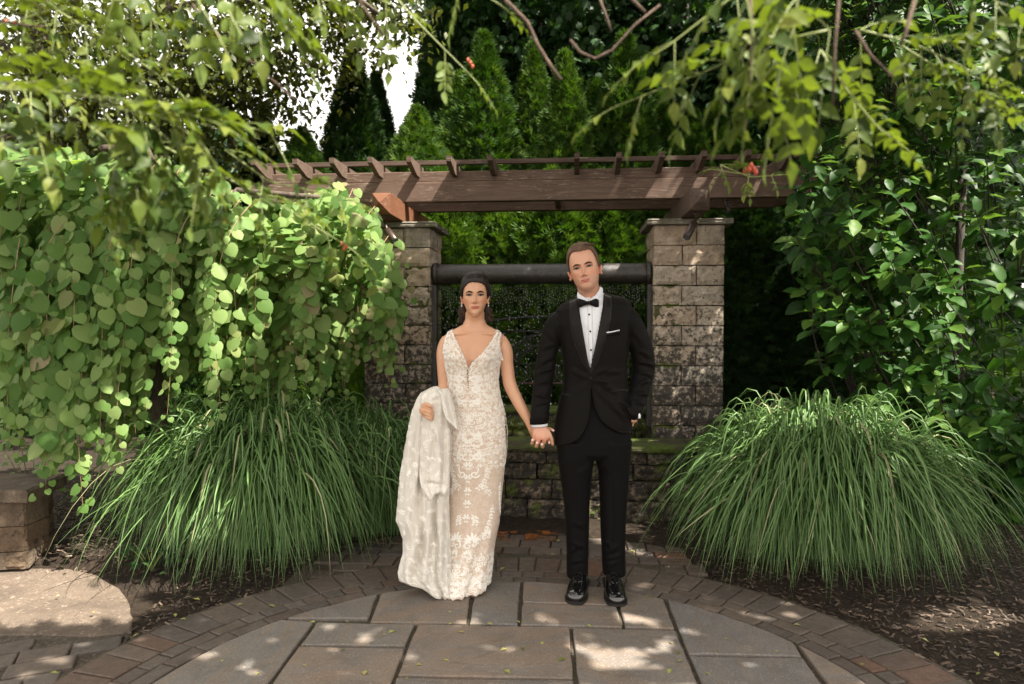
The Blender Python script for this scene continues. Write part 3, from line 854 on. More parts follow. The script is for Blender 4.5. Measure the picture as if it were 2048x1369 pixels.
def grass_mat(name, g1, g2, g3):
    k = N(name); a = k.attr('tint'); e = k.attr('mid')
    c = k.ramp(a, [(0, g1), (.5, g2), (.9, g3), (1, (.4, .36, .2))])
    c = k.mix(k.mr(e, .2, .55, .5, 0), c, (.27, .36, .2))
    k.color(c).rough(.45).spec(.28)
    t = k.n('ShaderNodeBsdfTranslucent'); k.l(c, t.inputs['Color']); ms = k.n('ShaderNodeMixShader'); ms.inputs[0].default_value = .25
    k.l(k.b.outputs[0], ms.inputs[1]); k.l(t.outputs[0], ms.inputs[2]); k.l(ms.outputs[0], k.t.nodes['Material Output'].inputs['Surface'])
    return k.m
M_grass = grass_mat('maiden_grass', (.035, .1, .012), (.065, .15, .022), (.11, .2, .045))

# ------------------------------------------------------------------ maiden grass fountains
def grass_clump(cx, cy, rad, hgt, n, label, seed, lean=(0, 0)):
    rs = np.random.RandomState(seed)
    z0 = float(ground_z(cx, cy))
    root = thing('ornamental_grass', label, 'ornamental grass', (cx, cy, z0), 'maiden grass clumps')
    az = rs.rand(n) * 2 * pi
    az[: int(n * .42)] = -pi / 2 + rs.randn(int(n * .42)) * 1.15
    tuft = np.round(az * 9) / 9 + rs.randn(n) * .05
    az = tuft
    q = rs.rand(n) ** .75
    reach = (.2 + .88 * q) * rad * (1 + .16 * rs.randn(n))
    reach = np.clip(reach * (1 + .13 * np.sin(az * 3 + seed) + .08 * np.sin(az * 7 + seed * 2)), .08, rad * 1.3)
    zm = hgt * (.96 - .30 * q ** 2) * (1 + .13 * rs.randn(n)) * (1 + .06 * np.sin(az * 4 + seed))
    tp = .40 + .14 * rs.rand(n) + .15 * (1 - q)
    zend = np.where(q > .45, rs.rand(n) ** 1.5 * .35 * hgt, (.3 + .5 * rs.rand(n)) * zm)
    r0 = rs.rand(n) * .3; b0 = rs.rand(n) * 2 * pi
    w = .0048 + .0036 * rs.rand(n)
    S = 11
    t = np.linspace(0, 1, S)
    tt = t[None, :]
    tp_ = tp[:, None]
    up = 1 - (1 - np.clip(tt / tp_, 0, 1)) ** 2.2
    dn = np.clip((tt - tp_) / (1 - tp_), 0, 1) ** 1.75
    z = zm[:, None] * up - dn * (zm - zend)[:, None]
    rr_ = r0[:, None] * .6 + reach[:, None] * (tt ** 1.18) * (1 - .13 * dn)
    sway = (rs.randn(n) * .17)[:, None] * tt ** 2 * reach[:, None] + (.012 * np.sin(tt * 9 + rs.rand(n)[:, None] * 6))
    ca, sa = np.cos(az)[:, None], np.sin(az)[:, None]
    X = (r0 * np.cos(b0) * .8)[:, None] + rr_ * ca - sway * sa + lean[0] * tt ** 2
    Y = (r0 * np.sin(b0) * .8)[:, None] + rr_ * sa + sway * ca + lean[1] * tt ** 2
    C = np.stack([X, Y, z], -1)
    tan = np.gradient(C, axis=1)
    tan /= np.linalg.norm(tan, axis=2, keepdims=True) + 1e-9
    side = np.stack([-sa + 0 * tt, ca + 0 * tt, 0 * tt + 0 * sa], -1)
    side = side + tan * 0
    roll = (rs.randn(n) * .5)[:, None, None]
    nn_ = np.cross(tan, side); side = side * np.cos(roll) + nn_ * np.sin(roll)
    ww = (w[:, None] * (np.clip(1 - tt ** 3, .04, 1)) * (.5 + .5 * np.clip(tt * 5, 0, 1)))[..., None]
    fold = np.cross(side, tan) * ww * .25
    V = np.stack([C - side * ww - fold, C + fold, C + side * ww - fold], 2) + np.array([cx, cy, z0])
    V = V.reshape(-1, 3)
    V[:, 2] = np.maximum(V[:, 2], z0 + .004)
    idx = np.arange(n * S * 3).reshape(n, S, 3)
    f = np.concatenate([np.stack([idx[:, :-1, k_], idx[:, :-1, k_ + 1], idx[:, 1:, k_ + 1], idx[:, 1:, k_]], -1).reshape(-1, 4) for k_ in (0, 1)])
    ti = rs.rand(n) * .88; ti[rs.rand(n) < .035] = .99
    # the 300 blades reaching nearest the camera are blades of their own
    near = np.argsort(C[:, 6, 1] + rs.rand(n) * .5)[:260]
    mask = np.zeros(n, bool); mask[near] = True
    fm = mask[f[:, 0] // (S * 3)]
    o = mk('blades', V, f[~fm], M_grass, root)
    attr(o, 'tint', np.repeat(ti, S * 3)); attr(o, 'mid', np.tile([1, 0, 1], n * S)); tag(o, kind='stuff')
    Vb = V.reshape(n, S * 3, 3)
    i1 = np.arange(S * 3).reshape(S, 3)
    f1 = np.concatenate([np.stack([i1[:-1, k_], i1[:-1, k_ + 1], i1[1:, k_ + 1], i1[1:, k_]], -1) for k_ in (0, 1)])
    for i in near:
        b = mk('blade', Vb[i], f1, M_grass, root)
        attr(b, 'tint', np.full(S * 3, ti[i])); attr(b, 'mid', np.tile([1, 0, 1], S))
gl = grass_clump(-1.64, 4.66, .86, .77, 4800, 'arching maiden grass clump left of the bride, in front of the leafy curtain', 5)
gr_ = grass_clump(1.92, 4.42, .80, .76, 5600, 'arching maiden grass clump right of the man, in front of the dark shrub', 9)
gl2 = grass_clump(-1.0, 4.98, .58, .70, 1300, 'smaller maiden grass tuft against the left pillar', 15)

# ------------------------------------------------------------------ weeping katsura on the left
def interp(x, pts):
    a = np.array(pts, float); return np.interp(x, a[:, 0], a[:, 1])
kz = ground_z(-2.6, 4.9)
kats = thing('weeping_katsura', 'weeping tree with a curtain of round light green leaves, filling the left side', 'tree', (-2.5, 4.9, float(kz)))
MB().tube([(-2.5, 4.95, -.05), (-2.47, 4.95, .6), (-2.55, 4.9, 1.3), (-2.4, 4.9, 1.9), (-2.2, 4.85, 2.3)], [.08, .065, .055, .045, .03], 10).build('trunk', M_bark, kats, True)
for q in (((-2.4, 4.9, 1.9), (-1.9, 4.9, 2.35), (-1.3, 4.9, 2.3), (-1.0, 4.9, 2.0)), ((-2.4, 4.9, 1.9), (-2.9, 4.7, 2.5), (-3.3, 4.5, 2.45)), ((-2.3, 4.9, 2.1), (-2.4, 4.6, 2.6), (-2.5, 4.3, 2.5)), ((-2.5, 4.9, 1.6), (-2.0, 5.2, 2.1), (-1.6, 5.4, 2.1))):
    MB().tube(q, [.035, .028, .02, .01][:len(q)], 7).build('branch', M_bark, kats, True)
topb = [(-150, 290), (0, 300), (150, 305), (300, 325), (400, 370), (470, 425), (545, 440), (600, 400), (680, 372), (735, 430), (770, 520), (795, 600)]
botb = [(-150, 900), (20, 880), (80, 985), (100, 990), (130, 930), (165, 1012), (190, 900), (250, 945), (300, 860), (350, 845), (400, 800), (440, 850), (500, 800), (560, 850), (600, 790), (660, 845), (700, 780), (745, 720), (775, 790), (797, 700)]
lp = []; ld = []; ln = []; ls = []; strands = []
rs = np.random.RandomState(21)
for i in range(330):
    px = rs.uniform(-120, 795) if i < 285 else rs.uniform(560, 798); layer = rs.rand()
    Y = 4.2 + .95 * layer + .2 * (px / 800)
    if px > 640: Y = 4.85 + .3 * layer
    t0 = interp(px, topb); b0 = interp(px, botb)
    st = t0 + (rs.rand() ** 1.6) * (b0 - t0) * .55
    en = b0 - (rs.rand() ** 1.0) * (b0 - t0) * .55
    if layer > .6: en = min(en, b0 - 60)
    if i < 12:
        px, en = ((25, 900), (60, 870), (88, 985), (92, 940), (140, 900), (165, 1010), (200, 880), (250, 925), (340, 830), (430, 835), (560, 845), (655, 850))[i]; st = en - 420; Y = 4.05 + .1 * (px > 500) * 8
    if en - st < 60: continue
    p0 = P(px, st, Y); p1 = P(px + rs.uniform(-14, 14), en, Y - .05)
    back = rs.uniform(-.25, .25)
    pts = []
    L = p0[2] - p1[2]; n = max(5, int(L / .06))
    ph = rs.rand() * 6; amp = rs.uniform(.005, .025)
    for j in range(n + 1):
        t = j / n
        q = p0 * (1 - t) + p1 * t + np.array([amp * sin(ph + t * 5) + back * .5 * math.exp(-t * 7), .2 * math.exp(-t * 7), .05 * math.exp(-t * 8)])
        pts.append(q)
    strands.append(pts)
    szb = rs.uniform(.062, .098) * (1.1 if px < 330 else .92)
    for j in range(n + 1):
        t = j / n
        for sg in (-1, 1):
            if rs.rand() < .08: continue
            tw = rs.uniform(-.6, .6)
            dirn = np.array([sg * rs.uniform(.15, .9), rs.uniform(-.4, .1), -rs.uniform(.7, 1.3)])
            nr = np.array([sg * .2 + tw * .6, -.85 + rs.uniform(-.25, .3), rs.uniform(.15, .8) + .75 * (1 - t) * (1 if px < 480 else .5)])
            lp.append(pts[j] + np.array([sg * .02 + rs.uniform(-.03, .03), rs.uniform(-.04, .02), rs.uniform(-.03, .03)])); ld.append(dirn); ln.append(nr)
            ls.append(szb * rs.uniform(.55, 1.35) * (1 if t < .82 else 1.25 - t * .85 + .15))
# rounded crown of arching leafy shoots over the top
for i in range(2500):
    px = rs.uniform(-140, 770); t0 = interp(px, topb)
    py = t0 + abs(rs.randn()) * 70 + rs.uniform(-12, 20); Y = rs.uniform(4.3, 5.5)
    lp.append(P(px, py, Y)); ld.append([rs.randn() * .6, rs.uniform(-1, .3), -rs.rand()]); ln.append([rs.randn() * .5, -.7, rs.uniform(.5, 1.6)]); ls.append(rs.uniform(.065, .105))
pc = np.array(lp)
scatter('leaf', HEART, pc, ld, ln, ls, M_kats, kats, tint=(rs.rand(len(lp)) * .75 + .3 * np.clip((pc[:, 0] + 2.6) / 1.6, 0, 1) * rs.rand(len(lp))) % 1.0, solo=300, massname='leaves')['kind'] = 'stuff'
mb = MB()
for pts in strands: mb.tube(pts, [.0028 - .0018 * i / len(pts) for i in range(len(pts))], 4, False)
tag(mb.build('strands', M_rstem, kats, True), kind='stuff')

# ------------------------------------------------------------------ magnolia shrub on the right
mag = thing('magnolia_shrub', 'tall dark shrub with large wavy glossy leaves, filling the right side', 'shrub', (3.3, 5.2, .0))
lb = [(-200, 1560), (0, 1570), (120, 1500), (250, 1590), (330, 1640), (400, 1625), (470, 1560), (560, 1580), (620, 1600), (700, 1655), (780, 1700), (850, 1800), (920, 1880), (980, 1900), (1040, 2000)]
lp = []; ld = []; ln = []; ls = []; mb = MB()
rs = np.random.RandomState(33)
heroes = [(1615, 335, 4.5), (1650, 365, 4.4), (1605, 415, 4.5), (1680, 320, 4.4), (1640, 300, 4.5), (1700, 420, 4.3), (1585, 370, 4.6), (1590, 470, 4.5), (1625, 600, 4.5), (1700, 640, 4.45), (1830, 570, 4.3), (1760, 800, 4.4), (1660, 400, 4.4), (1780, 380, 4.3), (1900, 640, 4.3), (1690, 520, 4.6), (1950, 420, 4.2), (1980, 850, 4.3), (1870, 760, 4.4), (1780, 520, 4.4), (2010, 560, 4.2), (1920, 900, 4.5), (1650, 700, 4.8), (1740, 470, 4.5), (1860, 460, 4.3)]
for i in range(820):
    if i < len(heroes): px, py, Y = heroes[i]
    else:
        py = rs.uniform(-120, 1010); px = interp(py, lb) + abs(rs.randn()) * 190 + rs.uniform(10, 90)
        if px > 2200: px = rs.uniform(1700, 2200)
        Y = rs.uniform(4.5, 6.2)
    p = P(px, py, Y)
    dr_ = np.array([-rs.uniform(.1, .8), -rs.uniform(.2, .9), rs.uniform(.35, 1.0)]); dr_ /= np.linalg.norm(dr_)
    L = rs.uniform(.12, .24)
    mb.tube([p - dr_ * (L + .25) + [.12, .12, -.05], p - dr_ * L, p], [.006, .004, .003], 5, False)
    nl = rs.randint(6, 11)
    for j in range(nl):
        t = j / nl; q = p - dr_ * L * (1 - t)
        a = j * 2.4 + rs.rand(); s1 = np.cross(dr_, [0, 0, 1.0]); s1 /= np.linalg.norm(s1); s2 = np.cross(dr_, s1)
        out = s1 * cos(a) + s2 * sin(a)
        dd = out * 1.0 + dr_ * (.15 + .65 * t) + np.array([0, 0, -.15 - .25 * (1 - t)])
        lp.append(q + out * .006); ld.append(dd); ln.append(np.array([0, -.25, 1.0]) + rs.randn(3) * .3 + dr_ * .4); ls.append(rs.uniform(.10, .165) * (1 - .35 * max(0, t - .75) / .25))
scatter('leaf', MAGN, lp, ld, ln, ls, M_magn, mag, solo=300, massname='leaves')['kind'] = 'stuff'
tag(mb.build('twigs', M_bark2, mag, True), kind='stuff')
for q in (((3.0, 5.5, 0), (2.9, 5.5, 1.2), (2.7, 5.3, 2.4), (2.6, 5.2, 3.3)), ((3.4, 5.2, 0), (3.3, 5.2, 1.4), (3.2, 5.0, 2.6)), ((3.9, 5.1, 0), (3.8, 5.0, 1.3), (3.9, 4.9, 3.0)), ((3.2, 5.8, 0), (2.7, 5.9, 1.3), (2.4, 5.8, 2.2))):
    MB().tube(q, [.045, .035, .025, .015][:len(q)], 7).build('trunk', M_bark2, mag, True)

# ------------------------------------------------------------------ arborvitae row
def arb_mesh(seed, bushy=0.0, n=7000, H=4.6, Rb=.86, fm=M_arb):
    rs = np.random.RandomState(seed)
    t = rs.rand(n) ** .8                       # 0 bottom .. 1 tip
    def prof(t): return Rb * (1 - t ** (1.35 + bushy)) ** .92 * (.88 + .12 * np.sin(t * 9))
    a = rs.rand(n) * 2 * pi
    lump = 1 + .15 * fbm(np.stack([np.cos(a) * 2.1, np.sin(a) * 2.1, t * 7 + seed], -1), 3)
    r = prof(t) * lump * (1 - .34 * rs.rand(n) ** 1.6)
    p = np.stack([np.cos(a) * r, np.sin(a) * r, t * H + .05], -1)
    out = np.stack([np.cos(a), np.sin(a), 0 * a], -1)
    d = out * .8 + np.array([0, 0, .75]) + rs.randn(n, 3) * .42
    nr = np.cross(d, np.array([0, 0, 1.0])) * rs.choice([-1, 1], n)[:, None] * .8 + out * .8 + rs.randn(n, 3) * .55
    sz = rs.uniform(.075, .15, n) * (1 - .35 * t)
    # extra leaders at the tip
    o = scatter('crown', FROND, p, d, nr, sz, fm, None, tint=np.clip(.5 + .35 * fbm(p * 2.5, 2) + .2 * rs.randn(n), 0, .98))
    me = o.data; bpy.data.objects.remove(o)
    # inner dense foliage
    return me
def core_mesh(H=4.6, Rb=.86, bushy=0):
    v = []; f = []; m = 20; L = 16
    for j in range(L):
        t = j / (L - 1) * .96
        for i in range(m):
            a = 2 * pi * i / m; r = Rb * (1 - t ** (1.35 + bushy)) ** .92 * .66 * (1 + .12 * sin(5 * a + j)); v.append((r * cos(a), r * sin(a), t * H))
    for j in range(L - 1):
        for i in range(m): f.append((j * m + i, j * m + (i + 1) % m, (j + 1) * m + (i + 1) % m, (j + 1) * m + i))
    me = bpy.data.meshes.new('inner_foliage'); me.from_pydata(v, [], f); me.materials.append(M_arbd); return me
M_arb_lit = leaf_mat('arborvitae_painted_lit', [(0, (.03, .075, .01)), (.5, (.055, .11, .016)), (1, (.1, .16, .025))], rough=.6, transl=.3, spec=.2)  # low hedge foliage brightened, sunlight put into its colour
ARB = [arb_mesh(1), arb_mesh(2), arb_mesh(3, .9, 7500, 4.6, .9), arb_mesh(4, 0, 7000, fm=M_arbd), arb_mesh(6, .9, 7500, 3.2, .9, M_arb_lit)]
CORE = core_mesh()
TR = bpy.data.meshes.new('trunk'); _t = MB().tube([(0, 0, -.1), (0, 0, 1.5), (.02, 0, 3.6)], [.07, .055, .02], 8)
TR.from_pydata(_t.v, [], [tuple(q) for q in _t.f]); TR.materials.append(M_bark2)
arbs = [ # px, top py, distance, radius scale, mesh, label
 (525, 212, 9.4, .85, 3, 'dark conical arborvitae at far left, just right of the big tree foliage'),
 (605, 262, 8.3, .8, 2, 'short rounded arborvitae in front of open sky, left of the tall pointed one'),
 (705, 105, 9.0, 1.05, 3, 'tall pointed arborvitae standing alone against the open sky'),
 (752, 150, 9.9, .9, 3, 'narrow arborvitae just behind and right of the tall pointed one'),
 (835, 218, 7.7, .85, 2, 'short bushy light green arborvitae above the left pillar'),
 (893, -40, 9.9, 1.15, 3, 'very tall dark arborvitae whose top leaves the picture'),
 (968, 70, 8.3, 1.05, 0, 'broad tall arborvitae straight above the bride'),
 (1066, 92, 8.7, .85, 1, 'arborvitae behind the narrow one above the gap between the couple'),
 (1130, 108, 7.9, .85, 0, 'narrow bright arborvitae above the gap between the couple'),
 (1250, 72, 8.2, 1.0, 1, 'broad arborvitae with a sharp tip above the man, left of the right pillar'),
 (1322, 190, 8.8, .8, 0, 'arborvitae half hidden behind the sharp tipped one, above the right pillar'),
 (1388, 225, 8.1, .75, 1, 'small conical arborvitae above the right pillar'),
 (1010, 190, 9.4, 1.0, 0, 'arborvitae filling the gap right of the broad tall one above the bride'),
 (1190, 165, 9.2, 1.0, 1, 'arborvitae filling the gap left of the sharp tipped one above the man'),
 (920, 150, 9.0, .95, 1, 'arborvitae between the very tall dark one and the broad one above the bride'),
 (1430, 215, 9.3, .95, 0, 'arborvitae behind the small conical one above the right pillar'),
 (1475, 262, 8.3, .9, 2, 'arborvitae behind the right end of the pergola'),
 (1570, 215, 8.3, 1.0, 3, 'dark arborvitae mostly hidden behind the magnolia shrub'),
 (1690, 190, 8.4, 1.0, 1, 'arborvitae buried behind the middle of the magnolia shrub'),
 (1830, 160, 8.4, 1.1, 0, 'rightmost arborvitae, glimpsed through the magnolia shrub'),
 (430, 330, 8.8, .95, 3, 'dark arborvitae low behind the weeping tree crown'),
 (330, 345, 8.8, .95, 1, 'arborvitae behind the middle of the weeping tree'),
 (215, 345, 8.6, 1.0, 3, 'dark arborvitae behind the left part of the weeping tree'),
 (90, 340, 8.6, 1.0, 0, 'arborvitae behind the far left strands of the weeping tree'),
 (880, 345, 7.3, .95, 4, 'low arborvitae behind the falling water at its left end'),
 (1000, 350, 7.5, .95, 4, 'low arborvitae seen through the falling water beside the bride'),
 (1105, 345, 7.3, .95, 4, 'low arborvitae seen through the falling water between the couple'),
 (1212, 350, 7.4, .95, 4, 'low arborvitae behind the man, seen through the falling water'),
 (1310, 350, 7.4, .8, 1, 'low arborvitae behind the right pillar'),
 (1500, 350, 7.2, .9, 3, 'low dark arborvitae between the right pillar and the magnolia'),
 (1620, 440, 7.0, .9, 3, 'low dark arborvitae behind the lower magnolia branches')]
for px, py, Y, rs_, mi, lab in arbs:
    top = P(px, py, Y); H = top[2] * 1.0; rs_ *= 1.17
    loc = (float(top[0]), Y, 0)
    root = thing('arborvitae', lab, 'tree', loc, 'arborvitae in the hedge row')
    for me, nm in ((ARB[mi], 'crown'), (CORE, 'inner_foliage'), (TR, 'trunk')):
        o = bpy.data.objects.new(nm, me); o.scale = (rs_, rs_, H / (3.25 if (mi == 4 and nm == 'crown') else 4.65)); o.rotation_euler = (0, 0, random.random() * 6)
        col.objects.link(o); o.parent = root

# ------------------------------------------------------------------ broadleaf trees
def blob_leaves(blobs, per, seed, clump=18, spread=.22):
    """leaves gathered in clumps near the surface of ellipsoids given as (px,py,Y, rx,ry,rz metres)"""
    rs = np.random.RandomState(seed); out = []
    for (px, py, Y, a, b, c), n in zip(blobs, per):
        ctr = P(px, py, Y); m = max(1, n // clump)
        v = rs.randn(m, 3); v /= np.linalg.norm(v, axis=1, keepdims=True); v *= (rs.rand(m, 1) ** .45)
        cc = ctr + v * np.array([a, b, c])
        out.append((cc[:, None, :] + rs.randn(m, clump, 3) * spread * np.array([1, 1, .75])).reshape(-1, 3))
    return np.concatenate(out)
def leafy(name, pts, tpl, s0, s1, m, parent, seed, droop=.5, nm='crown'):
    rs = np.random.RandomState(seed); n = len(pts)
    d = rs.randn(n, 3) * .7 + np.array([0, 0, -droop]); nr = rs.randn(n, 3) * .6 + np.array([0, -.2, 1.0])
    o = scatter(nm, tpl, pts, d, nr, rs.uniform(s0, s1, n), m, parent, tint=np.clip(rs.rand(n), 0, .98)); o['kind'] = 'stuff'; return o
big = thing('shade_tree', 'large spreading tree with mottled bark at the upper left', 'tree', (-5.6, 8.6, 0))
trunkp = [P(95, 700, 8.6) * np.array([1, 1, 0]), P(95, 400, 8.6), P(85, 200, 8.6), P(75, 60, 8.6), P(60, -120, 8.6)]
MB().tube(trunkp, [.26, .22, .19, .17, .13], 14).build('trunk', M_bark, big, True)
limbs = [[(95, 330), (170, 230), (205, 165), (240, 120), (300, 50), (360, -20)], [(200, 160), (280, 145), (350, 150), (420, 190)], [(85, 200), (30, 120), (-30, 60)], [(88, 130), (130, 80), (150, 10), (180, -60)], [(250, 105), (330, 20), (460, -10), (540, 20)], [(120, 300), (60, 270), (-20, 280)], [(300, 50), (420, 60), (520, 110)], [(350, 150), (430, 230), (470, 290)], [(360, -20), (520, -60), (680, -30), (760, 30)]]
for i, q in enumerate(limbs):
    n = len(q); MB().tube([P(x, y, 8.5 - .15 * (i % 3) * j) for j, (x, y) in enumerate(q)], [(.12, .07, .08, .07, .05, .06, .04, .03, .05)[i] * (1 - .75 * j / n) for j in range(n)], 8).build('limb', M_bark, big, True)
bl = [(60, 60, 8.4, 1.1, .9, .8), (180, 60, 8.2, .8, .9, .7), (330, 110, 8.2, .9, .8, .7), (470, 110, 8.2, .85, .8, .75), (400, 230, 8.2, .9, .7, .5), (520, 190, 8.2, .6, .6, .5), (610, 60, 8.1, .75, .7, .6), (560, -60, 8.2, 1.2, .9, .6), (740, 0, 8.3, .75, .7, .55), (680, 90, 8.2, .45, .5, .35), (60, 200, 8.4, .8, .8, .6), (200, 260, 8.4, 1.0, .7, .5), (330, 300, 8.4, .7, .6, .4), (560, 270, 8.4, .25, .5, .3), (440, 330, 8.4, .3, .5, .3), (100, -250, 8.6, 1.6, 1.4, .9), (450, -260, 8.6, 1.6, 1.4, .8), (800, -200, 8.6, 1.5, 1.3, .7)]
pts = blob_leaves(bl, [1500, 1400, 1600, 1500, 1600, 700, 1100, 1900, 950, 380, 1300, 1500, 700, 110, 180, 2600, 2600, 2400], 41)
leafy('crown', pts, SMPL, .07, .12, M_olive, big, 42)
mp_specs = [('tall dark maple behind the arborvitae, above the bride and the man', [(960, -10, 10.5, 1.3, .8, .9), (1080, 30, 10.3, 1.0, .8, .8), (1150, 120, 10.2, .9, .7, .7), (1190, 230, 10.2, .5, .6, .6), (930, 60, 10.4, .5, .8, .6), (1000, 110, 10.4, .5, .7, .5), (1000, -260, 9.2, 1.5, 1.0, .5)], 1100, (6)),
 ('dark maple behind the arborvitae, above the right pillar', [(1300, 20, 10.5, 1.2, .8, .9), (1350, 150, 10.5, .9, .8, .8), (1440, 60, 10.3, 1.2, .8, 1.1), (1450, 240, 10.3, .9, .8, .8), (1210, 0, 10.6, .7, .7, .6), (1350, -260, 9.2, 1.5, 1.0, .5)], 1300, 8),
 ('dark maple in the upper right behind the magnolia shrub', [(1600, 60, 10, 1.3, .9, 1.3), (1780, 60, 9.8, 1.3, .9, 1.3), (1960, 60, 9.6, 1.3, .9, 1.4), (1680, 260, 9.8, 1.3, .9, 1.0), (1900, 300, 9.8, 1.3, .8, 1.0), (1750, -230, 8.2, 1.9, 1.8, .8), (1800, -260, 6.8, 1.6, 1.0, .6)], 1300, 9)]
for lab, bls, n_, sd2 in mp_specs:
    x0, y0 = bls[1][0], bls[1][2]
    b = P(bls[1][0], 635, bls[1][2] + .4)
    root = thing('maple_tree', lab, 'tree', (float(b[0]), float(b[1]), 0), 'dark maples behind the hedge row')
    MB().tube([(b[0], b[1], 0), (b[0] + .1, b[1], 2.5), (b[0], b[1], 5.5), (b[0] + .2, b[1] - .1, 7.5)], [.2, .16, .12, .05], 12).build('trunk', M_bark2, root, True)
    for q in bls[:4]:
        c = P(q[0], q[1], q[2]); MB().tube([(b[0], b[1], max(2.2, c[2] - 1.4)), (b[0] * .5 + c[0] * .5, (b[1] + c[1]) / 2, c[2] - .6), c], [.07, .05, .02], 7).build('limb', M_bark2, root, True)
    leafy('crown', blob_leaves(bls, [n_] * len(bls), sd2, 16, .26), MAPLE, .12, .2, M_maple, root, sd2 + 50)
# a wood that closes the view behind
wd = []
rs = np.random.RandomState(77)
for k_ in range(34000):
    px = rs.uniform(-300, 2400); Y = rs.uniform(12.5, 16)
    sky = 500 < px < 860
    top = (330 if sky else (-150 if px > 860 else 260))
    py = rs.uniform(top, 720)
    wd.append(P(px, py + rs.randn() * 14, Y))
leafy('wood', np.array(wd), MAPLE, .26, .52, M_maple, None, 78, nm='far_wood')
# ------------------------------------------------------------------ trumpet vine hanging from above, near the lens
vine = thing('trumpet_vine', 'trumpet vine with toothed leaflets hanging into the top of the picture', 'vine', (0, 1.4, 3.0))
VL = dict(p=[], d=[], n=[], s=[]); vst = MB(); vtw = MB()
rs = np.random.RandomState(55)
def pinnate(p, d, L, pairs, sz):
    d = d / np.linalg.norm(d); side = np.cross(d, [0, 0, 1.0]); side /= np.linalg.norm(side) + 1e-6
    upn = np.cross(side, d)
    pts = [p + d * L * t + np.array([0, 0, -.28 * L * t * t]) for t in np.linspace(0, 1, 5)]
    vst.tube(pts, [.0013, .0011, .001, .0008, .0006], 4, False)
    for k_ in range(1, pairs + 1):
        t = .2 + .7 * k_ / (pairs + .4); q = p + d * L * t + np.array([0, 0, -.28 * L * t * t]); tl = sz * .76 * (1.05 - .3 * abs(t - .5)) 
        for sg in (-1, 1):
            VL['p'].append(q); VL['d'].append(side * sg * 1.0 + d * .45 + np.array([0, 0, -.35 + rs.randn() * .25])); VL['n'].append(upn + side * sg * .2 + rs.randn(3) * .25); VL['s'].append(tl * rs.uniform(.8, 1.15))
    VL['p'].append(pts[-1]); VL['d'].append(d + np.array([0, 0, -.7])); VL['n'].append(upn + rs.randn(3) * .2); VL['s'].append(sz * .82)
def vbranch(pp, Y, leafL=.15, sz=.05, step=.075, pairs=3, twig=False, bare=0, rad=.0022):
    if not hasattr(Y, '__len__'): Y = (Y, Y)
    n = 14; a = np.array(pp, float); u = np.linspace(0, len(a) - 1, n); q = [P(np.interp(x, range(len(a)), a[:, 0]), np.interp(x, range(len(a)), a[:, 1]), Y[0] + (Y[1] - Y[0]) * x / (len(a) - 1)) for x in u]
    (vtw if twig else vst).tube(q, [rad * (1 - .6 * i / n) for i in range(n)], 6)
    q = np.array(q); L = np.concatenate([[0], np.cumsum(np.linalg.norm(np.diff(q, axis=0), axis=1))]); s = bare
    while s < L[-1]:
        c = np.array([np.interp(s, L, q[:, i]) for i in range(3)]); e = np.array([np.interp(min(s + .03, L[-1]), L, q[:, i]) for i in range(3)]) - c
        if np.linalg.norm(e) < 1e-5: e = q[-1] - q[-2]
        e /= np.linalg.norm(e); sd = np.cross(e, [0, -1.0, 0]); sd /= np.linalg.norm(sd) + 1e-6
        k_ = 1 - .45 * s / L[-1]
        for sg in (-1, 1):
            if rs.rand() < .3: continue
            dd = sd * sg * rs.uniform(.5, 1) + e * rs.uniform(.3, 1) + np.array([0, rs.uniform(-.7, .5), -.35])
            pinnate(c, dd, leafL * k_ * rs.uniform(.8, 1.15), pairs, sz * (.7 + .4 * k_))
        s += step * rs.uniform(.8, 1.2)
    if not twig or bare < L[-1]: pinnate(q[-1], q[-1] - q[-2], leafL * .6, max(1, pairs - 1), sz * .7)
B = vbranch
# left mass
B([(-60, 175), (120, 185), (300, 215), (440, 260)], 1.35, .17, .058, .055)
B([(-80, 165), (80, 180), (260, 200), (400, 235)], 1.3, .16, .058, .05)
B([(150, 230), (215, 280), (250, 340), (245, 390)], 1.3, .14, .06, .05)
B([(300, 250), (325, 320), (305, 380)], 1.35, .13, .055, .06)
B([(200, 210), (330, 235), (410, 290), (400, 340)], 1.3, .14, .055, .055)
B([(310, 285), (440, 350), (560, 410), (690, 490)], (1.45, 1.6), .12, .042, .075)
B([(450, 300), (540, 365), (640, 385), (700, 400)], 1.6, .1, .042, .09)
B([(470, 250), (540, 265), (560, 300)], 1.5, .1, .058, .12, 2)
B([(-40, 165), (70, 165), (150, 160)], 1.5, .12, .045, .06)
B([(60, -10), (180, 60), (260, 110), (330, 160)], 1.55, .13, .04, .06)
B([(-40, 60), (40, 40), (100, 20)], 1.5, .12, .04, .06)
B([(170, -20), (260, 10), (350, 70)], 1.55, .11, .042, .08)
B([(250, -60), (262, -10), (265, 40)], 1.3, .1, .06, .07, 2)
B([(380, -40), (400, 10), (430, 60)], 1.3, .1, .058, .07, 2)
B([(470, -50), (500, -5), (560, 40), (585, 75)], 1.35, .12, .058, .07, 3)
B([(430, -40), (460, 30), (495, 90)], 1.35, .09, .058, .1, 2)
B([(560, -40), (600, -10), (650, 0)], 1.5, .1, .045, .08)
# top middle
B([(770, -30), (830, 40), (890, 100), (940, 150)], 1.6, .13, .043, .17, 4)
B([(700, -30), (770, 5), (800, 15)], 1.5, .1, .045, .1)
B([(930, -60), (960, -15), (1000, 10)], 1.5, .1, .05, .1)
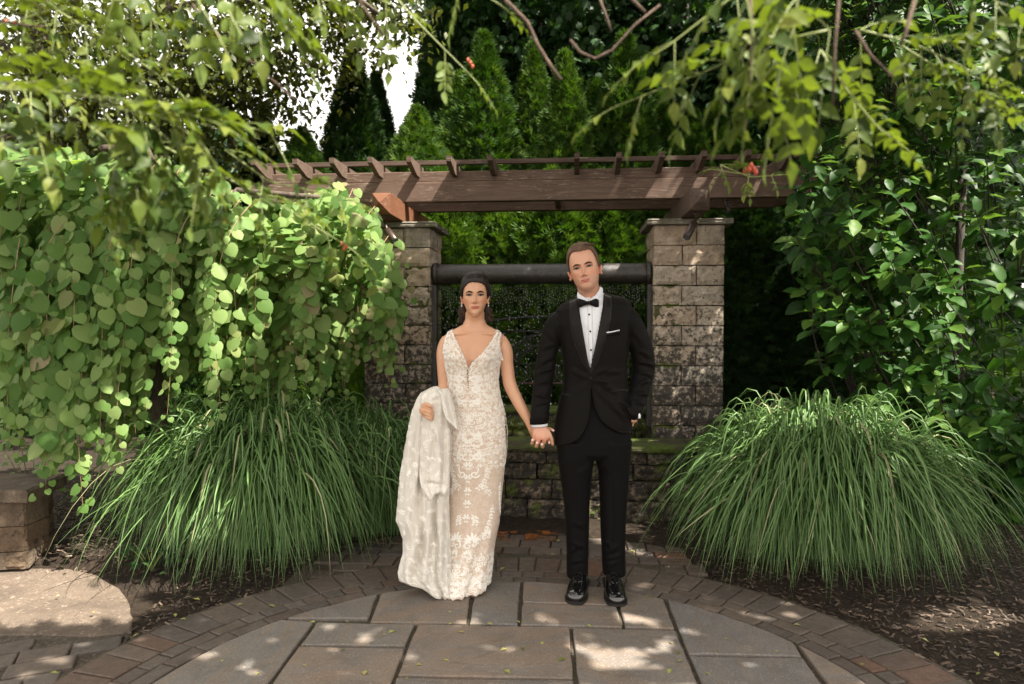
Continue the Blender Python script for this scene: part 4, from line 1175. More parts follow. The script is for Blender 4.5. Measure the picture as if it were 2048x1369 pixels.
# right mass
B([(1540, -60), (1430, 20), (1340, 90), (1290, 120)], 1.35, .13, .055, .07)
B([(1660, 60), (1520, 90), (1420, 140), (1240, 210)], (1.3, 1.4), .14, .055, .06)
B([(1480, -60), (1500, 30), (1510, 100), (1500, 170)], 1.2, .14, .06, .055)
B([(1600, -60), (1590, 50), (1565, 120), (1550, 200)], 1.2, .15, .062, .05)
B([(1640, 100), (1700, 190), (1760, 260), (1790, 280)], 1.4, .12, .052, .07)
B([(1720, 60), (1820, 85), (1920, 130), (2000, 190)], 1.45, .12, .045, .06)
B([(1800, 90), (1880, 140), (1960, 190), (2010, 215)], 1.5, .11, .04, .06)
B([(1960, -50), (2000, 20), (2040, 60)], 1.4, .12, .05, .07)
B([(1850, 85), (1930, 85), (1985, 105)], 1.5, .09, .036, .07)
# fruiting spray in front of the beam
B([(1440, 330), (1500, 355), (1565, 350)], 2.3, .07, .034, .09, 2)
B([(1500, 350), (1460, 345), (1430, 340)], 2.3, .07, .034, .08, 2)
# bare woody runners
for q, Y, r in (([(385, 10), (440, 75), (510, 130), (590, 200)], 1.5, .0036), ([(700, -30), (730, 20), (768, 72)], 1.5, .0036), ([(1010, 0), (1055, 45), (1075, 90), (1100, 130), (1122, 160)], 1.5, .0046), ([(1140, 80), (1160, 105), (1190, 118), (1225, 100), (1270, 50), (1320, 10)], 1.5, .0034), ([(1200, 0), (1215, 40), (1222, 62)], 1.5, .003), ([(1255, -10), (1290, 25)], 1.5, .0038), ([(0, 42), (60, 52), (95, 55)], 1.5, .003), ([(0, 170), (100, 165), (180, 160)], 1.5, .003), ([(1500, -20), (1505, 80), (1498, 200), (1490, 270)], 1.25, .003), ([(1680, -20), (1670, 90), (1665, 210)], 1.25, .003), ([(1710, 60), (1740, 110), (1785, 155)], 1.3, .003), ([(1830, 0), (1810, 70), (1800, 90)], 1.3, .004), ([(0, 330), (90, 312)], 1.4, .002), ([(720, 0), (720, -80)], 1.5, .003)):
    vtw.tube([P(x, y, Y) for x, y in q], [r * (1 - .3 * i / len(q)) for i in range(len(q))], 7)
sc_ = scatter('leaflet', LFLT, VL['p'], VL['d'], VL['n'], VL['s'], M_vine, vine, solo=300, part='leaflet', massname='leaflets'); sc_['kind'] = 'stuff'
tag(vst.build('leaf_stems', M_gstem, vine, True), kind='stuff'); tag(vtw.build('woody_runners', M_twig, vine, True), kind='stuff')
M_bud = simple('red_orange_bud', (.42, .07, .03), .35)
for (px, py, Y) in ((1494, 334, 2.3), (1499, 339, 2.3), (1503, 331, 2.3), (1508, 338, 2.3), (1490, 341, 2.3), (1512, 344, 2.3), (936, 120, 1.6), (941, 126, 1.6), (945, 133, 1.6), (684, 488, 1.6), (692, 493, 1.6), (688, 498, 1.6), (12, 43, 1.5), (30, 46, 1.5)):
    c = P(px, py, Y); s = .0034 * Y / 1.6 * (1.6 if Y > 2 else 1)
    MB().tube([c + [0, 0, s * 1.4], c + [0, 0, s * .9], c, c - [0, 0, s], c - [0, 0, s * 1.7]], [s * .15, s * .7, s, s * .8, s * .1], 8).build('bud', M_bud, vine, True)

# ------------------------------------------------------------------ unseen leaf canopy added to shade the patio, gaps cut where sun patches fall
lit = [(G(110, 1208), .6, .3), (G(300, 1165), .3, .16), (G(1290, 1238), .2, .13), (G(1240, 1300), .25, .12), (G(1290, 1345), .22, .08), (G(1925, 1235), .3, .2), (G(865, 1215), .2, .06), (G(60, 1335), .15, .12), (G(1500, 1228), .16, .05)]
def canopy_open(p):
    g = p - s_dir * ((p[2] - .4) / s_dir[2])
    if -4.2 < g[0] < -2.7 and 3.98 < g[1] < 4.9: return False
    g = p - s_dir * (p[2] / s_dir[2])
    for c, a, b in lit:
        if ((g[0] - c[0]) / a) ** 2 + ((g[1] - c[1]) / b) ** 2 < 1: return True
    for zz, x0, x1, y0, y1, pr in ((1.7, -4.4, -1.35, 2.9, 6.4, 3), (2.5, -4.4, -1.35, 2.9, 6.4, 3), (1.0, -4.4, -1.9, 3.1, 5.4, 1.1), (2.0, -1.35, -.75, 4.2, 6, .75), (1.5, -1.7, -.9, 4.3, 5.7, .5), (.55, -2.7, -1.95, 4.0, 4.9, .85), (2.45, 1.0, 2.2, 4.9, 5.6, .55), (2.2, 1.7, 3.8, 3.6, 5.4, .72), (1.2, 1.9, 3.6, 3.8, 5.2, .45), (1.95, -1.6, -.2, .8, 2.2, .28), (1.95, -.2, 1.6, .8, 2.2, .5)):
        g = p - s_dir * ((p[2] - zz) / s_dir[2])
        if x0 < g[0] < x1 and y0 < g[1] < y1 and vnoise(g * 5.5 + 3) < pr * 2 - 1: return True
    return False
cp = []
rs = np.random.RandomState(91)
while len(cp) < 18000:
    x, y = rs.uniform(-4.5, 8), rs.uniform(1.6, 5.6)
    z = max(3.2, 2.35 + .52 * max(y, 0)) + rs.rand() * 1.3
    p = np.array([x, y, z])
    if abs(x) / max(y, .1) < .8 and z < 1.9 + .52 * y: continue
    if canopy_open(p): continue
    cp.append(p)
for _ in range(1000):      # extra leaves added along the sun rays to shade the couple
    q = np.array([rs.uniform(-.75, 1.0), rs.uniform(3.3, 4.3), rs.uniform(.2, 1.9)]); zz = rs.uniform(4.75, 6.2); cp.append(q + s_dir * ((zz - q[2]) / s_dir[2]))
cano = thing('added_shade_canopy', 'unseen leaf canopy overhead, just above the picture, added to shade the patio', 'tree', (5.2, 1.2, 0))
MB().tube([(5.2, 1.2, -.1), (5.1, 1.2, 1.5), (5.0, 1.3, 3.0), (4.0, 1.6, 4.2)], [.22, .19, .16, .1], 12).build('trunk', M_bark2, cano, True)  # trunk and limbs invented to carry the added canopy leaves
for q in (((4.6, 1.4, 3.5), (2.5, 2.5, 4.4), (0, 3.2, 4.8)), ((4.8, 1.3, 3.3), (2, 0, 4.0), (-1, -.5, 4.0)), ((4.6, 1.4, 3.4), (5.5, 3.5, 4.6), (5, 5, 5.2)), ((4, 1.6, 4.2), (1, 1.5, 4.3), (-2.5, 2.4, 4.4))): MB().tube(q, [.08, .05, .02], 8).build('limb', M_bark2, cano, True)
leafy('crown', np.array(cp), MAPLE, .15, .25, M_maple, cano, 92, .1)

# ------------------------------------------------------------------ small plants and litter
def bushlet(cx, cy, z, n, rad, label, tplx, m, s0, s1, h):
    root = thing('small_plant', label, 'plant', (cx, cy, z))
    rs = np.random.RandomState(int(abs(cx * 1000)) + 5); p = []; d = []
    for k_ in range(n):
        a = rs.rand() * 6.28; r = rad * rs.rand() ** .6; hh = h * rs.rand() ** .7
        p.append([cx + r * cos(a), cy + r * sin(a), z + hh]); d.append([cos(a), sin(a) - .4, rs.uniform(-.3, .4)])
    scatter('leaf', tplx, p, d, rs.randn(n, 3) * .3 + [0, -.4, 1], rs.uniform(s0, s1, n), m, root, solo=min(n, 60), part='leaf')
    for k_ in range(6):
        a = k_; MB().tube([(cx, cy, z - .02), (cx + rad * .4 * cos(a), cy + rad * .4 * sin(a), z + h * .6), (cx + rad * .7 * cos(a), cy + rad * .7 * sin(a), z + h)], [.004, .003, .0015], 5).build('stem', M_gstem, root, True)
q = G(285, 1155); bushlet(q[0], q[1] + .1, .02, 60, .16, 'low leafy weed at the front left edge of the left grass clump', MAPLE, M_maple, .04, .065, .14)
q = P(310, 860, 5.2); bushlet(q[0], q[1], .35, 90, .28, 'feathery small-leaved shrub between the hanging leaves and the left grass clump', SMPL, M_magn, .035, .055, .55)
q = P(60, 880, 5.3); bushlet(q[0], q[1], .1, 100, .35, 'low sunlit plant behind the stone bench pier', SMPL, M_kats, .04, .08, .55)
q = P(1950, 1040, 5.0); bushlet(q[0], q[1], .02, 60, .3, 'dark low plant under the right end of the right grass clump', MAPLE, M_maple, .08, .12, .3)
# mulch chips
rs = np.random.RandomState(101); cp = []
while len(cp) < 15000:
    x, y = rs.uniform(-4, 4), rs.uniform(2.6, 6)
    if abs(x) / y > .8: continue
    r = np.hypot(x - CC[0], y - CC[1])
    if r < 1.86: continue
    if x < -1.85 and y < 4.0 and rs.rand() < .985: continue
    if abs(x) < 1.1 and y > 3.4 and rs.rand() < .97: continue
    cp.append((x, y, float(ground_z(x, y)) + rs.rand() * .012 + (.01 if r < 1.95 else 0)))
n = len(cp)
M_chip = brick_mat('bark_mulch', [(0, (.03, .02, .013)), (.4, (.065, .043, .028)), (.75, (.11, .075, .05)), (.93, (.17, .12, .085)), (1, (.25, .19, .14))])
mul = scatter('mulch', CHIP, cp, rs.randn(n, 3) * [1, 1, .18], rs.randn(n, 3) * .35 + [0, 0, 1], rs.uniform(.012, .045, n), M_chip, None); tag(mul, 'bark mulch on the planting beds', 'mulch', kind='stuff')
# fallen leaves on the stones
M_fall = leaf_mat('fallen_leaf', [(0, (.26, .27, .07)), (.5, (.38, .36, .12)), (.8, (.24, .16, .07)), (1, (.12, .15, .03))], rough=.6, transl=.1)
fl = bpy.data.meshes.new('fallen_leaf'); fl.from_pydata([tuple(a * [1, 1, .8]) for a in SMPL[0]], [], [tuple(int(i) for i in a) for a in SMPL[1]]); fl.materials.append(M_fall)
spots = [(1456, 1278), (1356, 1309), (1354, 1323), (1340, 1337), (1130, 1316), (1015, 1297), (1008, 1340), (1087, 1283), (1050, 1301), (1437, 1300), (1345, 1288), (1550, 1303), (770, 1271), (775, 1295), (688, 1297), (790, 1262), (728, 1350), (885, 1320), (760, 1275), (690, 1242), (630, 1245), (536, 1210), (473, 1210), (400, 1200), (350, 1227), (278, 1267), (360, 1238), (895, 1224), (905, 1246), (817, 1358), (1040, 1246), (1174, 1249), (830, 1330), (1290, 1195), (965, 1190), (1250, 1187), (1010, 1135), (1120, 1080), (1185, 1075), (1262, 1100), (1188, 1115), (1245, 1135), (1100, 1110), (1600, 1250), (1840, 1275), (1720, 1330), (1900, 1262), (1990, 1303), (1960, 1345), (1640, 1180), (120, 1190), (60, 1120), (190, 1226), (100, 1345), (225, 1101), (320, 1215), (1500, 1290), (1420, 1350), (1215, 1280), (985, 1250), (930, 1265), (605, 1330), (520, 1345), (450, 1320)]
for i, (px, py) in enumerate(spots):
    g = G(px, py, .008)
    on = 'a bluestone flag' if np.hypot(g[0] - CC[0], g[1] - CC[1]) < CR else 'the pavers or mulch'
    o = bpy.data.objects.new('fallen_leaf', fl); s = random.uniform(.02, .042) * (1.25 if i in (0, 21, 22) else 1)
    o.location = g; o.scale = (s, s, s); o.rotation_euler = (random.uniform(-.2, .2), random.uniform(-.2, .2), random.random() * 6.28)
    col.objects.link(o); tag(o, 'small pale fallen leaf lying on ' + on, 'leaf', 'small leaves fallen on ' + on)
# ================================================================== PEOPLE
def loft(rings, n=40, ex=2.0):
    """closed tube through rings (centre, half-vector a, half-vector b[, exponent])"""
    v = []; f = []
    for r in rings:
        c, a, b = (np.array(q, float) for q in r[:3]); e = r[3] if len(r) > 3 else ex
        for k in range(n):
            t = 2 * pi * k / n; x, y = cos(t), sin(t)
            v.append(c + a * math.copysign(abs(x) ** (2 / e), x) + b * math.copysign(abs(y) ** (2 / e), y))
    m = len(rings)
    for j in range(m - 1):
        for k in range(n): f.append((j * n + k, j * n + (k + 1) % n, (j + 1) * n + (k + 1) % n, (j + 1) * n + k))
    f.append(tuple(range(n - 1, -1, -1))); f.append(tuple((m - 1) * n + k for k in range(n)))
    return v, f
def limb(pts, rad, n=18, flat=1.0):
    """capsule-ended limb through points with radii; smooth between them"""
    pts = np.array(pts, float); m = len(pts); L = np.concatenate([[0], np.cumsum(np.linalg.norm(np.diff(pts, axis=0), axis=1))])
    N_ = max(8, int(L[-1] / .012)); s = np.linspace(0, L[-1], N_)
    q = np.stack([np.interp(s, L, pts[:, i]) for i in range(3)], 1); r = np.interp(s, L, rad)
    for _ in range(int(N_ / 8) + 1):
        q[1:-1] = (q[:-2] + q[1:-1] * 2 + q[2:]) / 4; r[1:-1] = (r[:-2] + r[1:-1] * 2 + r[2:]) / 4
    t0 = q[0] - q[1]; t0 /= np.linalg.norm(t0); t1 = q[-1] - q[-2]; t1 /= np.linalg.norm(t1)
    q = np.concatenate([[q[0] + t0 * r[0] * .85, q[0] + t0 * r[0] * .6], q, [q[-1] + t1 * r[-1] * .6, q[-1] + t1 * r[-1] * .85]])
    r = np.concatenate([[r[0] * .35, r[0] * .8], r, [r[-1] * .8, r[-1] * .35]])
    b = MB().tube(q, r, n); return b.v, b.f
def ball(c, r, n=16, rot=None):
    v = []; f = []; m = n // 2
    for j in range(1, m):
        t = pi * j / m
        for k in range(n):
            a = 2 * pi * k / n; d = np.array([sin(t) * cos(a), sin(t) * sin(a), cos(t)]) * np.array(r)
            v.append(np.array(c) + (d if rot is None else rot @ d))
    top = len(v); z = np.array([0, 0, 1.]) * np.array(r); v.append(np.array(c) + (z if rot is None else rot @ z)); v.append(np.array(c) - (z if rot is None else rot @ z))
    for j in range(m - 2):
        for k in range(n): f.append((j * n + k, (j + 1) * n + k, (j + 1) * n + (k + 1) % n, j * n + (k + 1) % n))
    for k in range(n): f.append((k, (k + 1) % n, top)); f.append(((m - 2) * n + (k + 1) % n, (m - 2) * n + k, top + 1))
    return v, f
def union(parts, voxel=.004, smooth=4, fac=.5):
    """one continuous skin grown over all the parts"""
    b = MB()
    for v, f in parts: b.add(v, f)
    me = bpy.data.meshes.new('tmp'); me.from_pydata(b.v, [], b.f); me.update()
    o = bpy.data.objects.new('tmp', me)
    col.objects.link(o)
    r = o.modifiers.new('r', 'REMESH'); r.mode = 'VOXEL'; r.voxel_size = voxel
    if smooth: s = o.modifiers.new('s', 'SMOOTH'); s.iterations = smooth; s.factor = fac
    dg = bpy.context.evaluated_depsgraph_get()
    m2 = bpy.data.meshes.new_from_object(o.evaluated_get(dg), depsgraph=dg)
    n = len(m2.vertices); V = np.empty(n * 3); m2.vertices.foreach_get('co', V)
    Fq = [tuple(p.vertices) for p in m2.polygons]
    bpy.data.objects.remove(o); bpy.data.meshes.remove(me); bpy.data.meshes.remove(m2)
    q = np.array([p if len(p) == 4 else (*p, p[0]) for p in Fq]) if not all(len(p) == 4 for p in Fq) else np.array(Fq)
    return V.reshape(-1, 3), q
def vnormals(V, Fq):
    a = V[Fq[:, 2]] - V[Fq[:, 0]]; b = V[Fq[:, 3]] - V[Fq[:, 1]]; n = np.cross(a, b)
    N_ = np.zeros_like(V)
    for k in range(4): np.add.at(N_, Fq[:, k], n)
    return N_ / (np.linalg.norm(N_, axis=1, keepdims=True) + 1e-12)
def to_px(V):
    d = V - np.array([0, 0, HC]); w = d @ _f
    return 1024 + F * d[:, 0] / w, 684.5 - F * (d @ _u) / w
def inpoly(x, y, poly):
    x = np.asarray(x); y = np.asarray(y); r = np.zeros(x.shape, bool); n = len(poly)
    for i in range(n):
        x1, y1 = poly[i]; x2, y2 = poly[(i + 1) % n]
        c = ((y1 > y) != (y2 > y)) & (x < (x2 - x1) * (y - y1) / (y2 - y1 + 1e-12) + x1); r ^= c
    return r
def folds(V, Nn, lst, front=None):
    """cloth folds: ridges along measured lines (x1,y1,x2,y2,width px,height m)"""
    x, y = to_px(V); d = np.zeros(len(V))
    for x1, y1, x2, y2, w, h in lst:
        L = math.hypot(x2 - x1, y2 - y1); ux, uy = (x2 - x1) / L, (y2 - y1) / L
        s = (x - x1) * ux + (y - y1) * uy; t = -(x - x1) * uy + (y - y1) * ux
        t = t + 3 * np.sin(s / L * 3)
        e = np.clip(np.minimum(s, L - s) / (.35 * L), 0, 1); e = np.where((s < 0) | (s > L), 0, e)
        d += h * (np.exp(-(t / w) ** 2) - .6 * np.exp(-((t - w * 1.5) / w) ** 2)) * e
    if front is not None: d = d * np.where(Nn[:, 1] < .2, 1, 0)
    return V + Nn * d[:, None]

# ------------------------------------------------------------------ heads
HT = np.array([(.50, .02, .02, .03), (.485, .11, .11, .14), (.46, .18, .185, .23), (.42, .235, .25, .30), (.36, .28, .31, .36), (.28, .308, .345, .395), (.18, .322, .362, .41), (.08, .322, .366, .405), (.0, .316, .352, .39), (-.08, .306, .346, .36), (-.16, .29, .344, .31), (-.24, .268, .342, .24), (-.31, .243, .338, .16), (-.37, .21, .33, .09), (-.42, .172, .32, .03), (-.46, .125, .30, -.03), (-.485, .08, .275, -.08), (-.50, .03, .24, -.12)])
def head_shape(sex, ofs=0.0, nz=110, na=96):
    zs = np.linspace(.5, -.5, nz); zs = .5 * np.sin(zs * pi) * .35 + zs * .65
    tab = HT[::-1]; W_ = np.interp(zs, tab[:, 0], tab[:, 1]); Fr = np.interp(zs, tab[:, 0], tab[:, 2]); Bk = np.interp(zs, tab[:, 0], tab[:, 3])
    ws = .92 if sex == 'f' else .97
    jaw = np.clip((-.15 - zs) / .3, 0, 1); W_ = W_ * ws * (1 + (.11 if sex == 'm' else -.12) * jaw * (zs > -.47))
    v = []
    for z, w, f_, b in zip(zs, W_, Fr, Bk):
        for k in range(na):
            t = 2 * pi * k / na; cx, sy = sin(t), cos(t)           # t=0 is the front
            ex = 2.25
            x = w * math.copysign(abs(cx) ** (2 / ex), cx); yy = abs(sy) ** (2 / ex)
            y = f_ * yy if sy > 0 else -b * yy
            if sy <= 0 and b < 0: y = -b * 0 + f_ * .25 * (1 - yy) + (-b) * yy
            v.append((x, y, z))
    v = np.array(v); x, y, z = v.T
    fr = np.clip(y / .22, 0, 1)
    g = lambda cx, cz, sx, sz: np.exp(-((x - cx) / sx) ** 2 - ((z - cz) / sz) ** 2)
    d = np.zeros(len(v))
    # nose
    prof = np.interp(z, [-.205, -.19, -.165, -.14, -.08, .0, .06], [0, .04, .128, .128, .082, .036, 0])
    wn_ = np.interp(z, [-.2, -.15, -.08, .05], [.042, .036, .027, .032])
    d += prof * np.exp(-(x / wn_) ** 2)
    for s in (-1, 1):
        d += .034 * g(s * .056, -.165, .026, .024)
        d -= .046 * g(s * .13, .012, .07, .045); d -= .024 * g(s * .06, .02, .03, .045)
        d += .016 * g(s * .135, .012, .045, .022)                    # lid over the eyeball
        d += (.018 if sex == 'm' else .009) * g(s * .12, .075, .09, .026)
        d += .02 * g(s * .19, -.10, .07, .06)
        d -= .016 * g(s * (.09 - .35 * np.clip(z + .16, -.14, 0)), -.21, .016, .05)                     # fold beside the mouth
        d -= .012 * g(s * .21, -.27, .06, .07)
    lw = 1 if sex == 'f' else .7
    d += .026 * lw * g(0, -.262, .075, .014) + .03 * lw * g(0, -.296, .062, .016) - .02 * g(0, -.279, .088, .006)
    d += .012 * g(0, -.27, .12, .05) - .014 * g(0, -.335, .09, .022) + .026 * g(0, -.41, .085, .05)
    d -= .008 * g(0, -.235, .012, .02)
    if sex == 'm': d += .014 * g(0, -.44, .13, .03)
    v[:, 1] += d * fr
    if ofs: 
        n = v / np.linalg.norm(v, axis=1, keepdims=True); v = v + n * ofs
    f = []
    for j in range(nz - 1):
        for k in range(na): f.append((j * na + k, (j + 1) * na + k, (j + 1) * na + (k + 1) % na, j * na + (k + 1) % na))
    f.append(tuple(range(na))); f.append(tuple((nz - 1) * na + k for k in range(na - 1, -1, -1)))
    return v, f
def rotm(yaw=0, pitch=0, roll=0):
    """head frame -> world: local x right in the picture, y towards the viewer, z up"""
    B_ = np.array([[1, 0, 0], [0, -1, 0], [0, 0, 1.0]])
    cy, sy = cos(R(yaw)), sin(R(yaw)); Ry = np.array([[cy, sy, 0], [-sy, cy, 0], [0, 0, 1]])     # +yaw turns the face to picture right
    cp_, sp = cos(R(pitch)), sin(R(pitch)); Rp = np.array([[1, 0, 0], [0, cp_, -sp], [0, sp, cp_]])   # +pitch lifts the chin
    cr, sr = cos(R(roll)), sin(R(roll)); Rr = np.array([[cr, 0, -sr], [0, 1, 0], [sr, 0, cr]])   # +roll leans the crown to picture left
    return B_ @ Rr @ Ry @ Rp
class Head:
    def __init__(s, c, H, rot, sex): s.c = np.array(c); s.H = H; s.R = rot; s.sex = sex
    def w(s, v): return s.c + (np.asarray(v, float) * s.H) @ s.R.T
    def loc(s, V): return ((V - s.c) @ s.R) / s.H
    def parts(s):
        v, f = head_shape(s.sex); out = [([tuple(q) for q in s.w(v)], [tuple(reversed(q)) for q in f])]
        for sg in (-1, 1):
            ew = (.325 if s.sex == 'm' else .297)
            a = R(18) * sg; r_ = np.array([[cos(a), 0, sin(a)], [0, 1, 0], [-sin(a), 0, cos(a)]]); a2 = R(-28) * sg; r2 = np.array([[cos(a2), -sin(a2), 0], [sin(a2), cos(a2), 0], [0, 0, 1]])
            rr = s.R @ r_ @ r2
            pts = []
            for k in range(15):
                t = R(-60 + 300 * k / 14); pts.append(np.array([sg * (.03 + .012 * cos(t)) * 1.3, -.055 * cos(t) * 1.0 - .03, .105 * sin(t) * (1.0 if sin(t) > 0 else .95)]) )
            base = np.array([sg * ew, -.01, -.055])
            q = [s.c + s.H * (s.R @ base) + s.H * (rr @ p) for p in pts]
            out.append(limb(q, [s.H * .019] * len(q), 10))
            out.append(ball(s.c + s.H * (s.R @ (base + [sg * .012, -.02, -.005])), np.array([.022, .055, .095]) * s.H, 14, rr))
            out.append(ball(s.c + s.H * (s.R @ (base + [sg * .022, -.005, -.105])), np.array([.02, .03, .032]) * s.H, 10, rr))
        return out
    def paint(s, V, base, lip, blush, stub=None):
        L = s.loc(V); x, y, z = L.T; C = np.tile(np.array(base), (len(V), 1)); fr = (y > .12) & (np.abs(x) < .4) & (np.abs(z) < .55)
        g = lambda cx, cz, sx, sz: np.exp(-((x - cx) / sx) ** 2 - ((z - cz) / sz) ** 2) * fr
        def mixc(m, c): nonlocal C; C = C * (1 - m[:, None]) + np.array(c) * m[:, None]
        for sg in (-1, 1): mixc(.5 * g(sg * .2, -.13, .09, .07), blush)
        mixc(.35 * g(0, -.15, .05, .04), blush)
        if stub is not None:
            m = np.clip((-.17 - z) / .08, 0, 1) * (np.abs(x) < .3) * (y > -.1) * (z > -.56); m = m * (1 - .7 * g(0, -.28, .07, .02)); mixc(.36 * m, stub)
        hw = .098; up = .262 + 0 * x
        xx = np.clip(np.abs(x) / hw, 0, 1); upz = -.280 + .031 * np.sqrt(1 - xx ** 2) * (1 - .25 * np.exp(-(x / .02) ** 2)); loz = -.281 - .036 * np.sqrt(1 - xx ** 2); upz = upz + .010 * xx ** 3; loz = loz + .010 * xx ** 3
        m = fr & (np.abs(x) < hw) & (z < upz) & (z > loz); mixc(m * .95, lip)
        mixc((fr & (np.abs(x) < hw * 1.05) & (np.abs(z + .2805 - .014 * xx ** 2) < .0055)) * .75, np.array(lip) * .35)
        for sg in (-1, 1): mixc(.75 * g(sg * .034, -.19, .016, .010), np.array(base) * .25)
        # ears a little redder
        er = (np.abs(x) > .3) & (np.abs(z + .05) < .16); mixc(er * .35, (.62, .22, .14))
        return C
def skin_mat(name):
    k = N(name); c = k.attr('skin', 'Color'); p = k.pos()
    n1 = k.noise(p, 35, 4); c2 = k.mix(k.mr(n1, .35, .7, 0, .22), c, k.mix(1.0, c, (1.0, .8, .74), 'MULTIPLY'))
    k.color(c2).rough(.4).spec(.5)
    k.b.inputs['Subsurface Weight'].default_value = .12; k.b.inputs['Subsurface Radius'].default_value = (1, .35, .2); k.b.inputs['Subsurface Scale'].default_value = .008
    k.bump(k.noise(p, 420, 3), .12, .001); return k.m
M_skin = skin_mat('skin')
def facedetail(h, body, root, irisc, brow, browpts, lash=1.0, open_=1.0):
    V, Fq = body; bvh = BVHTree.FromPolygons([Vector(v) for v in V], [tuple(q) for q in Fq])
    fw = Vector(h.R @ np.array([0, 1.0, 0]))
    def hit(x, z, o=.0012):
        p = Vector(h.w([x, 1.0, z])); r = bvh.ray_cast(p, -fw)
        q = np.array(r[0]) if r[0] is not None else h.w([x, .36, z]); return q + np.array(fw) * o
    for sg in (-1, 1):
        cx, cz, hw = sg * .137, .006, .067
        nx_, nz_ = 15, 7; v = []; cc = []
        for i in range(nx_):
            a = -1 + 2 * i / (nx_ - 1); out = a * sg
            up = (.026 * open_) * (1 - abs(a) ** 2.2) + .004 * out; lo = -.019 * open_ * (1 - abs(a) ** 2.0) + .004 * out
            for j in range(nz_):
                z = cz + lo + (up - lo) * j / (nz_ - 1); x = cx + a * hw
                v.append(hit(x, z, .0006 + .0016 * (1 - a * a))); d = math.hypot(x - cx, (z - cz - .004)) 
                cc.append((.004, .003, .003) if d < .014 else irisc if d < .034 else (.27, .235, .21))
        f = [(i * nz_ + j, (i + 1) * nz_ + j, (i + 1) * nz_ + j + 1, i * nz_ + j + 1) for i in range(nx_ - 1) for j in range(nz_ - 1)]
        e = mk('eye', v, f, M_eye, root); cattr(e, 'skin', np.array(cc))
        ls_ = [hit(cx + a * hw * 1.06, cz + .027 * open_ * (1 - abs(a) ** 2.2) + .005 * a * sg, .0022) for a in np.linspace(-1, 1, 13)]
        MB().tube(ls_, [h.H * (.0045 + .007 * lash * (.4 + .6 * (i / 12 if sg > 0 else 1 - i / 12))) for i in range(13)], 6).build('lashes', M_lash, root, True)
        if True:
            lw = [hit(cx + a * hw, cz - .021 * open_ * (1 - abs(a) ** 2) + .004 * a * sg, .001) for a in np.linspace(-.9, .95, 11)]
            MB().tube(lw, h.H * .0024 * lash, 5).build('lower_lashes', M_lash, root, True)
        bp = [hit(sg * x, z, .0016) for x, z in browpts]
        n = len(bp); v = []; f = []
        th = [.7, 1.1, 1.25, 1.05, .75, .35][:n]
        for i, p in enumerate(bp):
            upv = h.R @ np.array([0, 0, 1.0]); hh = h.H * .0155 * th[i]
            v += [p - upv * hh, p + np.array(fw) * .0016, p + upv * hh]
        for i in range(n - 1): f += [(3 * i, 3 * i + 3, 3 * i + 4, 3 * i + 1), (3 * i + 1, 3 * i + 4, 3 * i + 5, 3 * i + 2)]
        mk('eyebrow', v, f, brow, root)
    return bvh
k = N('eye'); k.color(k.attr('skin', 'Color')).rough(.25).spec(.35); M_eye = k.m
M_lash = simple('dark_lash', (.012, .008, .006), .6)
def hair_mat(name, c1, c2, rough=.38):
    k = N(name); p = k.pos((1, 1, .25)); n1 = k.noise(p, 240, 3, .6); n2 = k.noise(p, 25, 3)
    k.color(k.mix(k.mr(n2, .35, .7), k.ramp(n1, [(.3, c1), (.7, c2)]), c1)).rough(rough).spec(.3)
    k.b.inputs['Anisotropic'].default_value = .6; k.bump(n1, .5, .002); return k.m
M_hairf = hair_mat('dark_brown_hair', (.006, .0035, .0025), (.026, .014, .009), .42)
M_hairm = hair_mat('short_brown_hair', (.075, .042, .024), (.22, .13, .075), .6)
M_hairf2 = hair_mat('highlight_hair_strands', (.02, .011, .007), (.085, .047, .028), .35)  # strands lighter than the cap, hair highlights put into their colour
M_browf = simple('dark_brow', (.015, .008, .005), .9, .1); M_browm = simple('brown_brow', (.07, .035, .02), .9, .1)
def hair_cap(h, line, thick, name, m, root, noise=.01, wavex=30):
    """hair shell over the skull above a hairline line(phi)->z ; thick(phi,z)->depth"""
    nz, na = 90, 120; v0, _ = head_shape(h.sex, 0, nz, na)
    x, y, z = v0.T; phi = np.degrees(np.abs(np.arctan2(x, y + .02)))
    hl = np.interp(phi, *zip(*line)); inside = z > hl
    hl = hl + .018 * fbm(np.stack([x * 14, y * 14, z * 0], -1), 2); inside = z > hl
    e = np.clip((z - hl) / (.13 if h.sex == 'f' else .08), 0, 1) ** .8
    side = np.sign(x)
    th = thick(phi, z, x) * e
    nrm = v0 / np.linalg.norm(v0 * [1, 1, 1], axis=1, keepdims=True)
    nz_ = fbm(np.stack([x * 9, z * 6, y * 9], -1), 3) * noise + np.sin(phi * wavex / 60 + fbm(np.stack([x * 5, z * 5, y * 5], -1), 2) * 3) * noise * .35
    V = h.w(v0 + nrm * (th + nz_ * e + .004)[:, None])
    Vi = h.w(v0 - nrm * .02)
    f = []
    for j in range(nz - 1):
        for k_ in range(na):
            q = (j * na + k_, (j + 1) * na + k_, (j + 1) * na + (k_ + 1) % na, j * na + (k_ + 1) % na)
            if all(inside[i] for i in q): f.append(tuple(reversed(q)))
    f.append(tuple(range(na - 1, -1, -1)))
    o = mk(name, V, f, m, root)
    sm = o.modifiers.new('s', 'SOLIDIFY'); sm.thickness = .004; sm.offset = -1
    return V, inside

